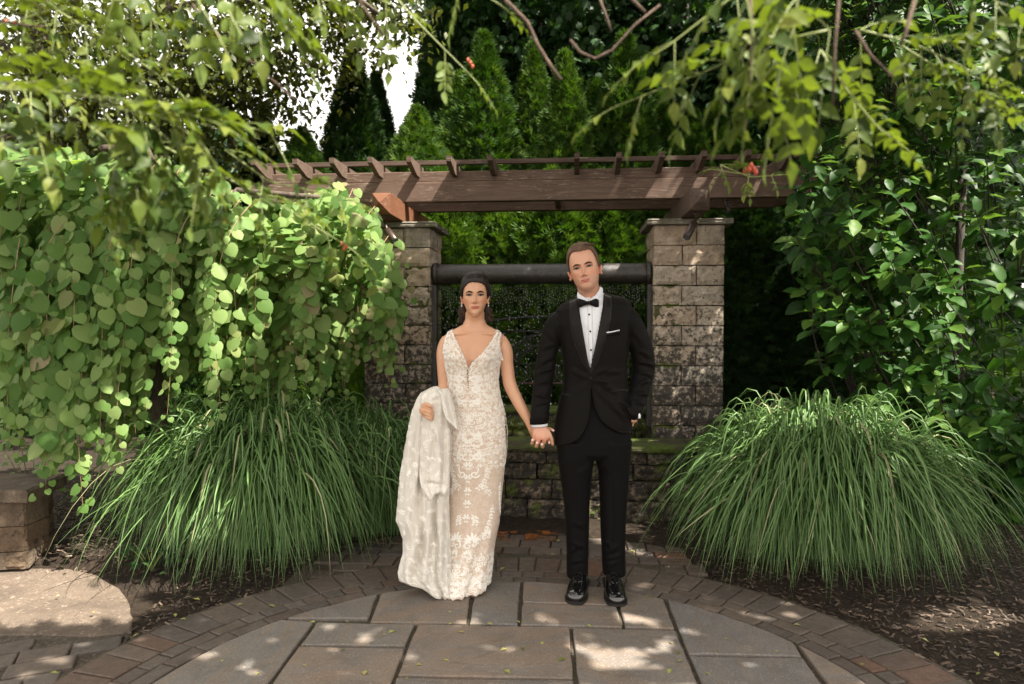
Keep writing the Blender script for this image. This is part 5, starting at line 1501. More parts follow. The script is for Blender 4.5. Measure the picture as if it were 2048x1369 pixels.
# ================================================================== BRIDE
YB = 3.80
def PB(px, py, dy=0.0): return P(px, py, YB + dy)
SB = YB / 1400.0
def ring(xl, xr, y, dep, dy=0, yr=None, e=2.2, pf=PB, shift=0):
    a = pf(xl, y, dy); b = pf(xr, yr if yr is not None else y, dy); return ((a + b) / 2, (b - a) / 2, np.array([0, dep, 0]), e)
bride = thing('person', 'woman in a beaded ivory lace wedding dress holding up its train, dark hair tied back', 'person', (float(PB(948, 900)[0]), YB, 0))
hb = Head(P(950, 594, YB - .015), .226, rotm(3, 4, .5), 'f')
b_torso = [(925, 1000, 655, .045, .0)]
TB = [ # y, xl, xr, depth half, dy
 (625, 931, 969, .050, .012), (640, 930, 969, .050, .015), (650, 925, 974, .052, .018), (657, 912, 986, .055, .02), (663, 899, 999, .060, .02), (672, 889, 1008, .068, .018), (684, 885, 1011, .08, .012), (700, 887, 1005, .095, .004), (718, 890, 1000, .102, .0), (738, 893, 997, .098, .0), (758, 897, 995, .088, .0), (776, 898, 996, .084, .0), (800, 896, 1001, .09, .004), (830, 891, 1009, .104, .01), (862, 887, 1013, .115, .014), (895, 887, 1012, .116, .014), (930, 890, 1008, .11, .01)]
def bust(V, zc=None):
    """fullness of the chest, added to body and dress alike"""
    x, y = to_px(V); d = np.zeros(len(V))
    for cx in (916, 973): d += .034 * np.exp(-((x - cx) / 19) ** 2 - ((y - 716) / 19) ** 2)
    d -= .008 * np.exp(-((x - 944) / 9) ** 2 - ((y - 715) / 22) ** 2)
    return V + np.array([0, -1.0, 0]) * (d * (V[:, 1] < YB))[:, None]
def cap(c, d, L1, L2, L3, r, curl): pass
parts = hb.parts()
parts.append(loft([ring(xl + (3 if y > 690 else 0), xr - (3 if y > 690 else 0), y, dp * (.95 if y > 690 else 1), dy) for y, xl, xr, dp, dy in TB], 48))
parts.append(limb([hb.w([0, -.02, -.3]), PB(950, 640, .012), PB(949, 662, .02)], [.047, .047, .05], 24))
# legs inside the dress
for sg in (-1, 1): parts.append(limb([PB(947 + sg * 28, 920, .01), PB(944 + sg * 20, 1030, .01), PB(942 + sg * 17, 1080, .02), PB(942 + sg * 16, 1150, .03)], [.075, .05, .045, .03], 20))
fx = G(948, 1180)
for sg, q in ((1, (949, 1186)), (-1, (915, 1186))):
    t = G(*q); parts.append(limb([t + [0, .20, .10], t + [0, .12, .06], t + [0, .03, .03], t + [0, 0, .025]], [.03, .03, .028, .02], 14))
# arms
parts.append(limb([PB(893, 684, .015), PB(887, 700, .01), PB(886, 735, .0), PB(889, 775, .0), PB(884, 793, -.02), PB(866, 812, -.12), PB(860, 818, -.175)], [.036, .04, .033, .032, .031, .024, .021], 22))
parts.append(limb([PB(1003, 684, .015), PB(1011, 700, .012), PB(1014, 735, .01), PB(1019, 770, .0), PB(1039, 810, -.03), PB(1058, 843, -.05), PB(1066, 862, -.055)], [.036, .041, .035, .036, .031, .024, .021], 22))
for x1, x2 in ((944, 898), (955, 1003)): parts.append(limb([PB(x1, 667, -.038), PB((x1 + x2) / 2, 668, -.044), PB(x2, 670, -.02)], [.008, .009, .007], 10))     # collar bones
# right hand gripping the cloth: fingers run across towards the viewer
Yh = YB - .222
hq = lambda x, y, d_=0: P(x, y, Yh + d_)
parts.append(limb([hq(861, 818, .05), hq(854, 818, .03), hq(848, 822, .015)], [.022, .027, .026], 18))
for (a, b, c, r) in (((845, 812), (856, 816), (864, 822), .0095), ((845, 819), (856, 823), (865, 829), .0093), ((847, 826), (857, 830), (864, 835), .009), ((850, 833), (858, 837), (863, 840), .008)):
    parts.append(limb([hq(*a, .022), hq(a[0] + 1, a[1], .0), hq(*b, -.016), hq(*c, -.002), hq(c[0] + 1, c[1] + 1, .02)], [r, r * 1.05, r, r * .9, r * .8], 12))
parts.append(limb([hq(850, 812, .03), hq(849, 809, .005), hq(857, 810, -.022), hq(861, 813, -.02)], [.012, .011, .010, .008], 12))
# left hand laced into his: palm behind, finger ends coming round below his knuckles
Yc = YB - .075
cq = lambda x, y, d_=0: P(x, y, Yc + d_)
parts.append(limb([cq(1064, 858, .02), cq(1070, 868, .045), cq(1080, 876, .055)], [.022, .028, .03], 18))
for (kn, mid, tip, r) in (((1067, 882), (1064, 889), (1065.5, 880), .0095), ((1074, 886), (1072.5, 894), (1074.5, 885.5), .0105), ((1085, 886), (1085.5, 895), (1084, 888.5), .0105), ((1096, 880), (1098, 884), (1098.5, 886), .0088)):
    last = kn[0] == 1096
    parts.append(limb([cq(*kn, .045), cq(mid[0], mid[1] - 2, .01 if not last else .0), cq(*mid, -.025) if not last else cq(1097, 879, -.032), cq(*tip, -.052 if not last else -.036)], [r * 1.1, r * 1.05, r, r * .85], 12))
parts.append(limb([cq(1088, 862, .03), cq(1098, 857, .005), cq(1104, 860, -.004), cq(1107, 862, -.006)], [.011, .0095, .008, .006], 12))
Vb, Fb = union(parts, .0028, 2, .5)
Vb = bust(Vb)
C = hb.paint(Vb, (.62, .345, .21), (.50, .12, .09), (.66, .25, .14))
x_, y_ = to_px(Vb)
for nx_, ny_ in ((1065, 880.5), (1073.5, 886.5), (1083.5, 890), (1099, 888), (1106.5, 861.5)):
    m = (((x_ - nx_) / 2.6) ** 2 + ((y_ - ny_) / 2.3) ** 2 < 1) & (Vb[:, 1] < Yc + .02); C[m] = (.85, .68, .62)
bb = mk('body', Vb, Fb, M_skin, bride); cattr(bb, 'skin', C)
facedetail(hb, (Vb, Fb), bride, (.07, .05, .035), M_browf, [(.055, .066), (.09, .078), (.13, .088), (.165, .088), (.195, .075), (.215, .055)], 1.0, .92)
line_f = [(0, .29), (12, .30), (28, .27), (42, .205), (54, .11), (66, .0), (82, -.06), (95, -.1), (110, -.2), (150, -.36), (180, -.38)]
def th_f(phi, z, x): return .03 + .07 * np.clip((z - .27) / .2, 0, 1) * np.clip(1 - phi / 140, 0, 1) + .02 * np.exp(-((x - .12) / .12) ** 2) * (z > .3) + .02 * (phi > 90)
hair_cap(hb, line_f, th_f, 'hair', M_hairf, bride, .012)
rs = np.random.RandomState(8)
mb = MB()
for i in range(300):         # strands combed back from a side parting
    sg = -1 if rs.rand() < .5 else 1
    ph0 = rs.uniform(0, 70); z0 = np.interp(ph0, *zip(*line_f)) + .02
    pts = []
    for t in np.linspace(0, 1, 12):
        ph = ph0 + (150 - ph0) * t ** .8; z = z0 * (1 - t) + (-.12) * t + .36 * sin(pi * min(1, t * 1.25) * .75) * (1 - ph0 / 110) * (1 - t) ** .4
        z = min(z, .47)
        tab = HT[::-1]; w = np.interp(z, tab[:, 0], tab[:, 1]) * .91; fr = np.interp(z, tab[:, 0], tab[:, 2]); bk = np.interp(z, tab[:, 0], tab[:, 3])
        a = R(ph) * sg; o = 1 + (.12 + .05 * sin(i)) * min(1, t * 4) + .02
        pts.append(hb.w([w * sin(a) * o, (fr if cos(a) > 0 else bk) * cos(a) * o, z * (1 + .10 * min(1, t * 4))]))
    mb.tube(pts, [.0009, .0016, .002, .002, .002, .002, .002, .002, .002, .0018, .0016, .001], 4)
for sg, x0 in ((-1, 0), (1, 0)):   # loose curls behind the neck
    for i in range(26):
        a = rs.uniform(0, 6.28); am = rs.uniform(.02, .045); ph = rs.rand() * 6; ln_ = rs.uniform(.32, .56) * (1 if sg < 0 else .9)
        pts = [hb.w([sg * (.27 + .06 * t + (.06 if i % 3 == 0 else -.02) * t) + am * sin(ph + t * 7) * 1.2 + .02 * cos(a), -.16 - .03 * t + am * cos(ph + t * 7), -.12 - ln_ * t]) for t in np.linspace(0, 1, 14)]
        mb.tube(pts, [.0035, .0045, .005, .005, .005, .0048, .0045, .004, .0038, .0035, .003, .0026, .002, .001], 6)
v, f = ball(hb.w([0, -.40, -.14]), np.array([.2, .16, .2]) * hb.H, 18); mb.add(v, f)
mb.build('hair_strands', M_hairf2, bride, True)
k = N('silver').color((.8, .8, .8)).rough(.15); k.b.inputs['Metallic'].default_value = 1; M_sil = k.m
for sg in (-1, 1):
    b0 = hb.w([sg * .318, .03, -.175]); e = MB(); e.add(*ball(b0, (.0035,) * 3, 8)); e.tube([b0, b0 + [0, 0, -.009]], .0012, 5); e.add(*ball(b0 + [0, -.001, -.011], (.0042, .003, .0055), 8)); e.build('earring', M_sil, bride, True)

# ------------------------------------------------------------------ dress
k = N('tulle_over_blush_lining'); p = k.pos(); at = k.attr('lace')
vz = k.n('ShaderNodeTexVoronoi', Scale=95, feature='DISTANCE_TO_EDGE'); k.l(p, vz.inputs['Vector'])
n1 = k.noise(p, 60, 5, .7, 1.5); n2 = k.noise(p, 22, 4, .6, 2.0)
fine = k.mr(k.math('ADD', k.math('MULTIPLY', n1, .6), k.math('MULTIPLY', n2, .5)), .5, .6)
web = k.mr(vz.outputs['Distance'], .02, .09, 1, 0)
fac = k.math('MINIMUM', k.math('ADD', k.math('MULTIPLY', fine, k.math('ADD', k.math('MULTIPLY', at, .62), .14)), k.math('MULTIPLY', web, .22)), 1.0)
c = k.mix(fac, (.62, .47, .36), (.88, .83, .75)); k.color(c).rough(.6).spec(.35); k.bump(k.math('ADD', fine, web), .5, .002)
k.b.inputs['Sheen Weight'].default_value = .2; M_dress = k.m
k = N('ivory_embroidery'); p = k.pos(); n1 = k.noise(p, 300, 3); k.color((.86, .82, .75)).rough(.48).spec(.5).bump(n1, .5, .001); M_lace = k.m
k = N('ivory_train_tulle'); p = k.pos()
n1 = k.noise(p, 75, 5, .7, 2.5); n2 = k.noise(p, 190, 3, .7)
fac = k.mr(k.math('ADD', k.math('MULTIPLY', n1, .3), k.math('MULTIPLY', n2, .7)), .4, .62)
c = k.mix(k.math('MULTIPLY', fac, .4), (.78, .73, .645), (.9, .865, .79)); k.color(c).rough(.65).spec(.25); k.bump(fac, .4, .002)
t = k.n('ShaderNodeBsdfTranslucent'); k.l(c, t.inputs['Color']); ms = k.n('ShaderNodeMixShader'); ms.inputs[0].default_value = .22
k.l(k.b.outputs[0], ms.inputs[1]); k.l(t.outputs[0], ms.inputs[2]); k.l(ms.outputs[0], k.t.nodes['Material Output'].inputs['Surface']); M_train = k.m

class Surf:
    """grid surface; a runs across (0..1), b down (0..1)"""
    def __init__(s, Gd, closed): s.G = Gd; s.closed = closed; s.r, s.c = Gd.shape[:2]
    def at(s, a, b):
        a = np.asarray(a, float); b = np.clip(np.asarray(b, float), 0, .9999)
        a = a % 1.0 if s.closed else np.clip(a, 0, .9999)
        x = a * (s.c if s.closed else s.c - 1); y = b * (s.r - 1)
        i = np.floor(x).astype(int); j = np.floor(y).astype(int); u = (x - i)[..., None]; v = (y - j)[..., None]
        i2 = (i + 1) % s.c if s.closed else np.minimum(i + 1, s.c - 1); j2 = np.minimum(j + 1, s.r - 1)
        g = s.G
        return (g[j, i % s.c] * (1 - u) + g[j, i2] * u) * (1 - v) + (g[j2, i % s.c] * (1 - u) + g[j2, i2] * u) * v
    def nrm(s, a, b, e=.004):
        da = s.at(np.asarray(a) + e, b) - s.at(np.asarray(a) - e, b); db = s.at(a, np.asarray(b) + e) - s.at(a, np.asarray(b) - e)
        n = np.cross(db, da); return n / (np.linalg.norm(n, axis=-1, keepdims=True) + 1e-9)
def st_scroll(cx, cy, r, a0, turns, sg, w):
    n = int(12 * turns) + 4; t = np.linspace(0, 1, n); rr_ = r * (1 - .82 * t); a = a0 + sg * 2 * pi * turns * t
    return np.stack([cx + rr_ * np.cos(a), cy + rr_ * np.sin(a)], 1), w * (1 - .35 * t)
def st_leaf(cx, cy, ang, L, w, bend=.3):
    t = np.linspace(0, 1, 6); a = ang + bend * t; x = cx + np.cumsum(np.cos(a)) * L / 6; y = cy + np.cumsum(np.sin(a)) * L / 6
    return np.stack([x, y], 1), w * np.sin(np.clip(t * pi * .95 + .12, 0, pi)) ** .7
def st_flower(cx, cy, r): return [st_leaf(cx, cy, k_ * 2 * pi / 6 + .3, r, r * .32, .2) for k_ in range(6)]
def st_spray(cx, cy, ang, L, sg, n=7, w=.0045):
    out = []; a = ang; x, y = cx, cy; sp = [(x, y)]
    for k_ in range(n):
        x += cos(a) * L / n; y += sin(a) * L / n; a += sg * .16; sp.append((x, y))
        out.append(st_leaf(x, y, a + (1 if k_ % 2 else -1) * .75, .022, w * 1.1, .4)); out.append(st_leaf(x + .004 * cos(a), y + .004 * sin(a), a - (1 if k_ % 2 else -1) * 1.0, .015, w * .9, -.4))
    out.append((np.array(sp), np.full(len(sp), w * .4))); return out
def st_palm(cx, cy, r, sg):
    out = [st_leaf(cx, cy, R(90 + q), r * (1 - abs(q) / 190), r * .11, sg * .3) for q in range(-75, 76, 25)]
    out.append(st_scroll(cx - sg * r * .2, cy - r * .35, r * .35, R(60), 1.1, sg, r * .09)); out.append(st_scroll(cx + sg * r * .25, cy - r * .25, r * .28, R(120), 1.1, -sg, r * .08)); return out
def emboss(S, strokes, widthm, heightm, h=.0032, mirror=None):
    """strokes in metres (x across from centre a0, y up from b0) laid on the surface as raised cord"""
    V = []; Fc = []; n0 = 0
    for a0, b0, st in strokes:
        pts, w = st; m = len(pts); 
        tn = np.gradient(pts, axis=0); tn /= np.linalg.norm(tn, axis=1, keepdims=True) + 1e-9; nn = np.stack([-tn[:, 1], tn[:, 0]], 1)
        W_ = np.broadcast_to(w, (m,))[:, None]
        rows = []
        wd = widthm(b0) if callable(widthm) else widthm
        for k_, hh in ((-1, .0006), (-.5, h * .85), (.5, h * .85), (1, .0006)):
            q = pts + nn * W_ * k_; a = a0 + q[:, 0] / wd; b = b0 - q[:, 1] / heightm
            rows.append(S.at(a, b) + S.nrm(a, b) * hh)
        A = np.stack(rows, 1).reshape(-1, 3); V.append(A)
        i = np.arange(m - 1)[:, None] * 4 + np.arange(3)[None]; i = i.ravel() + n0
        Fc.append(np.stack([i, i + 1, i + 5, i + 4], 1)); n0 += m * 4
    return np.concatenate(V), np.concatenate(Fc)

DR = [(y, xl - 2, xr + 2, dp + .006, dy) for y, xl, xr, dp, dy in TB if y >= 662]
DR += [(960, 890, 1007, .108, .008), (1000, 891, 1003, .105, .004), (1045, 889, 999, .105, .0), (1085, 882, 989, .11, -.005), (1115, 872, 984, .12, -.015), (1145, 862, 980, .135, -.03), (1170, 852, 976, .15, -.045), (1184, 848, 974, .16, -.05)]
dy_ = np.array([q[0] for q in DR], float); nr, nc = 240, 220
Gd = np.zeros((nr, nc, 3)); ys = np.linspace(662, 1184, nr)
ths = np.linspace(0, 2 * pi, nc, endpoint=False)
for j, y in enumerate(ys):
    xl, xr, dp, dy = (np.interp(y, dy_, [q[i] for q in DR]) for i in (1, 2, 3, 4))
    c0, a, b, e = ring(xl, xr, y, dp, dy)
    ct, st_ = np.sin(ths), -np.cos(ths)              # a=0 faces the viewer, a grows to picture right
    fl = np.clip((y - 1020) / 160, 0, 1)
    pl = 1 + fl * .085 * np.sin(ths * 7 + 1.5) + fl * .04 * np.sin(ths * 13 + y * .01)
    X = np.sign(ct) * np.abs(ct) ** (2 / 2.15) * pl; Y_ = np.sign(st_) * np.abs(st_) ** (2 / 2.15) * pl
    Gd[j] = c0 + a * X[:, None] + b * Y_[:, None]
Gd = bust(Gd.reshape(-1, 3)).reshape(nr, nc, 3)
Gd[..., 1] -= .0045 * (Gd[..., 1] < YB)
hem = np.clip((ys - 1150) / 34, 0, 1)[:, None]
Gd[..., 2] -= hem * (np.maximum(Gd[..., 2] - .008 - .012 * np.abs(np.sin(ths * 14))[None] - .025 * np.clip(np.sin(ths - .4), 0, 1)[None], -1)) * hem
Sd = Surf(Gd, True)
idx = np.arange(nr * nc).reshape(nr, nc)
fd = np.stack([idx[:-1], idx[1:], np.roll(idx, -1, 1)[1:], np.roll(idx, -1, 1)[:-1]], -1).reshape(-1, 4)
Vd = Gd.reshape(-1, 3); cen = Vd[fd].mean(1); cx_, cy_ = to_px(cen)
front = cen[:, 1] < YB + .008
keep_poly = [(896, 640), (893, 672), (889.5, 690), (886, 712), (880, 1400), (1030, 1400), (1006, 722), (1001.5, 712), (997, 690), (1001.5, 655), (994, 655), (987, 676), (976, 695), (962, 712), (945, 727), (937.5, 742), (935.5, 775), (934, 742), (929, 722), (920, 702), (911, 682), (903.5, 655)]
scal = 1.3 * np.sin(cy_ * .9)
kp = np.where(front, inpoly(cx_ + scal, cy_ + 1.0 * np.sin(cx_ * .9), keep_poly), cy_ > 716)
dress = mk('dress', Vd, fd[kp], M_dress, bride)
attr(dress, 'lace', np.interp(to_px(Vd)[1], [660, 760, 900, 960, 1080, 1120, 1180], [1, .85, .7, .12, .12, .6, .9]))
s_ = dress.modifiers.new('s', 'SOLIDIFY'); s_.thickness = .003; s_.offset = -1
rs = np.random.RandomState(12)
def dwidth(b): y = 662 + 522 * b; xl, xr, dp = (np.interp(y, dy_, [q[i] for q in DR]) for i in (1, 2, 3)); return pi * (3 * ((xr - xl) * SB / 2 + dp) - math.sqrt((3 * (xr - xl) * SB / 2 + dp) * ((xr - xl) * SB / 2 + 3 * dp)))
Hd = (1184 - 662) * SB; yb = lambda y: (y - 662) / 522.0
strokes = []
A0 = -.022
def both(x, y, fn):
    """motif and its mirror image either side of the seam; x metres from the centre line"""
    b = yb(y); w = dwidth(b)
    for sg in (-1, 1):
        for st in fn(sg): strokes.append(((A0 + sg * x) / w, b, st))
# bodice and hips: packed scrollwork
for y in np.arange(684, 936, 10.5):
    dens = np.interp(y, [684, 880, 936], [.021, .023, .032])
    wmax = dwidth(yb(y)) * .5
    for x in np.arange(.012 + .006 * rs.rand(), wmax, dens):
        r = rs.uniform(.008, .0155); q = rs.rand(); jx = x + rs.uniform(-.004, .004); jy = y + rs.uniform(-4, 4)
        if y < 735 and x < .012 + (740 - y) * .0011: continue
        a_ = rs.uniform(0, 6.28); tr = rs.uniform(1.0, 1.6); an = rs.uniform(-1, 2.6)
        if q < .55: both(jx, jy, lambda sg: [st_scroll(0, 0, r, a_ if sg > 0 else pi - a_, tr, sg, .0022), st_leaf(sg * r * .4, r, (an if sg > 0 else pi - an), .016, .003, sg * .5)])
        elif q < .8: both(jx, jy, lambda sg: [st_leaf(0, 0, (an + k_ * .7 if sg > 0 else pi - an - k_ * .7), .019, .0033, sg * .6) for k_ in range(3)])
        else: both(jx, jy, lambda sg: st_flower(0, 0, .0105))
for y, r in ((775, .022), (800, .018), (866, .02), (905, .022)):
    both(.034, y, lambda sg: [st_scroll(0, 0, r, R(90), 1.5, -sg, .0042), st_scroll(0, 0, r * .78, R(90), 1.2, -sg, .0028)])
both(.03, 756, lambda sg: [st_scroll(0, 0, .024, R(270), 1.4, sg, .0042), st_scroll(0, 0, .0175, R(270), 1.2, sg, .003)])
# central ladder of motifs down the skirt
for y in (838, 880, 925, 950, 975, 1000, 1028):
    both(0.0, y, lambda sg: [st_leaf(0, 0, R(90 - sg * 25), .03, .0052, sg * .4), st_leaf(0, 0, R(90 - sg * 70), .022, .0045, sg * .6), st_leaf(0, -.004, R(-90 + sg * 30), .016, .004, 0)])
both(.028, 940, lambda sg: [st_scroll(0, 0, .02, R(0 if sg > 0 else 180), 1.2, -sg, .0045)] + [(np.array([(sg * .006, .0), (sg * .014, .025), (sg * .01, .05)]), np.array([.003, .004, .002]))])
both(.085, 922, lambda sg: st_spray(0, 0, R(-90 + sg * 6), .13, -sg * .6, 9))
both(.062, 955, lambda sg: st_spray(0, 0, R(-80 if sg > 0 else -100), .07, sg, 5))
both(.036, 1072, lambda sg: st_palm(0, 0, .055, sg)); both(.030, 1096, lambda sg: st_palm(0, 0, .034, -sg))
both(.02, 1018, lambda sg: st_spray(0, 0, R(-90 + sg * 40), .05, -sg, 5))
both(.12, 1000, lambda sg: st_spray(0, 0, R(-90), .2, -sg * .3, 12))
both(.17, 960, lambda sg: st_spray(0, 0, R(-90), .18, sg * .3, 12))
both(.105, 1060, lambda sg: st_palm(0, 0, .04, sg)); both(.0, 1110, lambda sg: st_flower(0, 0, .014))
for y in np.arange(1106, 1182, 9.5):
    for x in np.arange(.01, dwidth(yb(y)) * .5, np.interp(y, [1106, 1180], [.034, .024])):
        jx = x + rs.uniform(-.006, .006); a_ = rs.uniform(0, 6.28); q = rs.rand(); an = rs.uniform(.3, 2.6)
        if rs.rand() < np.interp(y, [1106, 1150], [.45, .05]): continue
        if q < .45: both(jx, y, lambda sg: [st_scroll(0, 0, .015, a_ if sg > 0 else pi - a_, 1.3, sg, .0032), st_leaf(0, .012, (an if sg > 0 else pi - an), .02, .004, .5)])
        elif q < .75: both(jx, y, lambda sg: [st_leaf(0, 0, (an + k_ * .6 if sg > 0 else pi - an - k_ * .6), .024, .0048, sg * .6) for k_ in range(3)])
        else: both(jx, y, lambda sg: st_flower(0, 0, .014))
# scalloped hem cord
n = 300; strokes.append((0, .992, (np.stack([np.linspace(-.62, .62, n), .006 * np.abs(np.sin(np.linspace(0, 60, n)))], 1), np.full(n, .003))))
Ve, Fe = emboss(Sd, strokes, dwidth, Hd)
ce = Ve[Fe].mean(1); ex_, ey_ = to_px(ce); fr_ = ce[:, 1] < YB + .008
ok_ = np.where(fr_, inpoly(ex_, ey_, keep_poly), ey_ > 718)
tag(mk('lace_applique', Ve, Fe[ok_], M_lace, bride), kind='stuff')
# beaded edge of straps and neckline
bod_bvh = BVHTree.FromPolygons([Vector(v) for v in np.concatenate([Vb, Vd])], [tuple(q) for q in np.concatenate([Fb, fd[kp] + len(Vb)])])
def oncam(bvh, px, py, off, Yd=3.8):
    o = Vector((0, 0, HC)); d = Vector(P(px, py, Yd)) - o; d.normalize(); r = bvh.ray_cast(o, d)
    q = np.array(r[0]) if r[0] is not None else P(px, py, Yd); return q - np.array(d) * off
mb = MB()
for pl in ([(896, 668), (892, 677), (889, 690), (887, 706)], [(904, 668), (911, 681), (920, 700), (929, 720), (934.5, 738)], [(995, 667), (988, 677), (977, 694), (962, 712), (946, 726), (938, 739)], [(1001, 667), (997.5, 688), (1001, 708), (1004, 720)]):
    n = 14; a = np.array(pl, float); u = np.linspace(0, len(a) - 1, n)
    q = [(np.interp(s, range(len(a)), a[:, 0]), np.interp(s, range(len(a)), a[:, 1])) for s in u]
    for i in range(n * 2 - 1):
        x = np.interp(i / 2, range(n), [p_[0] for p_ in q]); y = np.interp(i / 2, range(n), [p_[1] for p_ in q])
        mb.add(*ball(oncam(bod_bvh, x + rs.uniform(-.7, .7), y, .003), (.0065 * rs.uniform(.7, 1.1), .004, .0055), 8))
mb.build('beaded_edge', M_lace, bride, True)
mb = MB()
bvb = BVHTree.FromPolygons([Vector(v) for v in Vb], [tuple(q) for q in Fb])
for px in (900, 997.5):
    row = []
    for Y in np.linspace(YB - .045, YB + .1, 12):
        x0 = P(px, 660, YB)[0]; cr = []
        for dx in (-.011, 0, .011):
            r = bvb.ray_cast(Vector((x0 + dx, Y, 1.62)), Vector((0, 0, -1)))
            z = r[0][2] if r[0] is not None and r[0][2] > 1.2 else None; cr.append(z)
        if None in cr: continue
        for dx, z in zip((-.011, 0, .011), cr): row.append((x0 + dx, Y, min(z, P(px, 658, YB)[2]) + .003))
    m = len(row) // 3
    mb.add(row, [(3 * i + k_, 3 * i + k_ + 1, 3 * i + k_ + 4, 3 * i + k_ + 3) for i in range(m - 1) for k_ in (0, 1)])
o = mb.build('shoulder_straps', M_lace, bride, True); s_ = o.modifiers.new('s', 'SOLIDIFY'); s_.thickness = .003
for i in range(9):
    y = 744 + i * 3.9; MB().add(*ball(oncam(bod_bvh, 936.6, y, .003), (.0034, .003, .0034), 8)).build('button', simple('button_pearl', (.33, .16, .1), .35) if i == 0 else bpy.data.materials['button_pearl'], bride, True)

# ------------------------------------------------------------------ gathered train over her right arm
YT = YB - .10
def sheet(xsL, xsR, ybot, y0, dep, pleat, seed, name, ncol=150, nrow=150, yc=YT, closed=True, topn=0.0, parent=bride, freq=5, grow=1.0):
    rs = np.random.RandomState(seed); Gd = np.zeros((nrow, ncol, 3)); ph = rs.rand(4) * 6
    for i in range(ncol):
        a = i / ncol if closed else i / (ncol - 1)
        if closed: th_ = 2 * pi * a; xa = .5 + .5 * -cos(th_) ; fb = -sin(th_)      # goes left->right in front, back behind
        else: xa = a; fb = -sin(pi * a) ** .6
        frontish = fb < 0
        for j in range(nrow):
            b = j / (nrow - 1); yb_ = np.interp(xa, *zip(*ybot)); y = y0(xa) + (yb_ - y0(xa)) * b
            xl = np.interp(y, *zip(*xsL)); xr = np.interp(y, *zip(*xsR)); x = xl + (xr - xl) * xa
            g_ = (.25 + .75 * b) ** grow
            n_ = fbm(np.array([xa * 3 + seed, b * 1.6, seed]), 2)
            f_ = np.sin(xa * 2 * pi * freq / 2 + ph[0] + n_ * 1.6 + b * 1.2) + .45 * np.sin(xa * 2 * pi * freq * 1.15 + ph[1] + b * 2.5 + n_ * 3)
            d_ = dep * (abs(fb) ** .7) * (1 if fb < 0 else -1) * -1
            d_ = -dep * abs(fb) ** .7 if fb < 0 else dep * abs(fb) ** .7
            top = math.sqrt(min(1, b * 7 + topn))
            d_ = d_ * top - pleat * f_ * g_ * (1 if frontish else .6) * min(1, 4 * xa * (1 - xa) + .25)
            q = P(x, y, yc + d_ - .05 * b * b); q[2] = max(q[2], .006 + .01 * abs(sin(a * 40))); Gd[j, i] = q
    return Gd
xl_ = [(770, 862), (776, 850), (785, 842), (800, 833), (820, 825), (850, 818), (900, 809), (950, 800), (1000, 796), (1043, 792), (1060, 800), (1080, 806), (1105, 806), (1145, 796), (1165, 799), (1180, 822), (1206, 842)]
xr_ = [(770, 884), (776, 892), (785, 898), (800, 902), (830, 904), (900, 902), (950, 900), (1000, 898), (1060, 899), (1140, 903), (1206, 906)]
yb1 = [(0, 1162), (.12, 1172), (.3, 1178), (.4, 1190), (.55, 1199), (.7, 1202), (.8, 1198), (.9, 1206), (1, 1206)]
def carve(Gd, lst):
    s = Gd.shape; V = Gd.reshape(-1, 3); N_ = np.tile([0, -1.0, 0], (len(V), 1)); return folds(V, N_, lst).reshape(s)
G1 = carve(sheet(xl_, xr_, yb1, lambda a: 773 + 14 * (2 * a - 1) ** 2, .070, .020, 3, 'train', freq=6), [(850, 820, 832, 1040, 6, -.028), (826, 860, 808, 1060, 4, -.014), (868, 1000, 856, 1198, 5, -.026), (888, 990, 886, 1200, 4, -.02), (846, 1040, 826, 1170, 5, -.022), (815, 1060, 806, 1160, 4, .014), (876, 1000, 872, 1195, 4, .012)])
def grid_mesh(Gd, closed, name, m, parent, th=.002, cut=None):
    r, c = Gd.shape[:2]; idx = np.arange(r * c).reshape(r, c)
    if closed: f = np.stack([idx[:-1], idx[1:], np.roll(idx, -1, 1)[1:], np.roll(idx, -1, 1)[:-1]], -1).reshape(-1, 4)
    else: f = np.stack([idx[:-1, :-1], idx[1:, :-1], idx[1:, 1:], idx[:-1, 1:]], -1).reshape(-1, 4)
    o = mk(name, Gd.reshape(-1, 3), f, m, parent)
    if th: s = o.modifiers.new('s', 'SOLIDIFY'); s.thickness = th; s.offset = 0
    return o
grid_mesh(G1, True, 'train', M_train, bride)
xl2 = [(776, 853), (785, 845), (800, 841), (850, 838), (900, 838), (950, 839), (1012, 842)]
xr2 = [(776, 890), (785, 897), (800, 901), (850, 903), (900, 901), (950, 899), (1012, 897)]
yb2 = [(0, 958), (.05, 975), (.2, 990), (.35, 1004), (.5, 990), (.7, 985), (.85, 990), (1, 975)]
G2 = carve(sheet(xl2, xr2, yb2, lambda a: 774 + 12 * (2 * a - 1) ** 2, .060, .008, 11, 'fold', 110, 110, YT - .028, False, freq=4), [(868, 850, 852, 985, 6, -.016), (882, 830, 886, 985, 5, -.012), (856, 800, 890, 790, 5, .010), (866, 850, 880, 900, 5, .012), (846, 960, 895, 968, 5, .010)])
grid_mesh(G2, False, 'train_fold', M_train, bride)
xl3 = [(778, 872), (790, 880), (820, 886), (850, 896), (870, 912)]
xr3 = [(778, 893), (790, 900), (820, 908), (850, 914), (870, 918)]
G3 = sheet(xl3, xr3, [(0, 838), (.4, 852), (.7, 862), (1, 866)], lambda a: 779, .02, .006, 17, 'flap', 50, 60, YT - .07, False, freq=2)
G3[..., 1] += np.linspace(0, .05, 50)[None]
grid_mesh(G3, False, 'train_flap', M_train, bride)
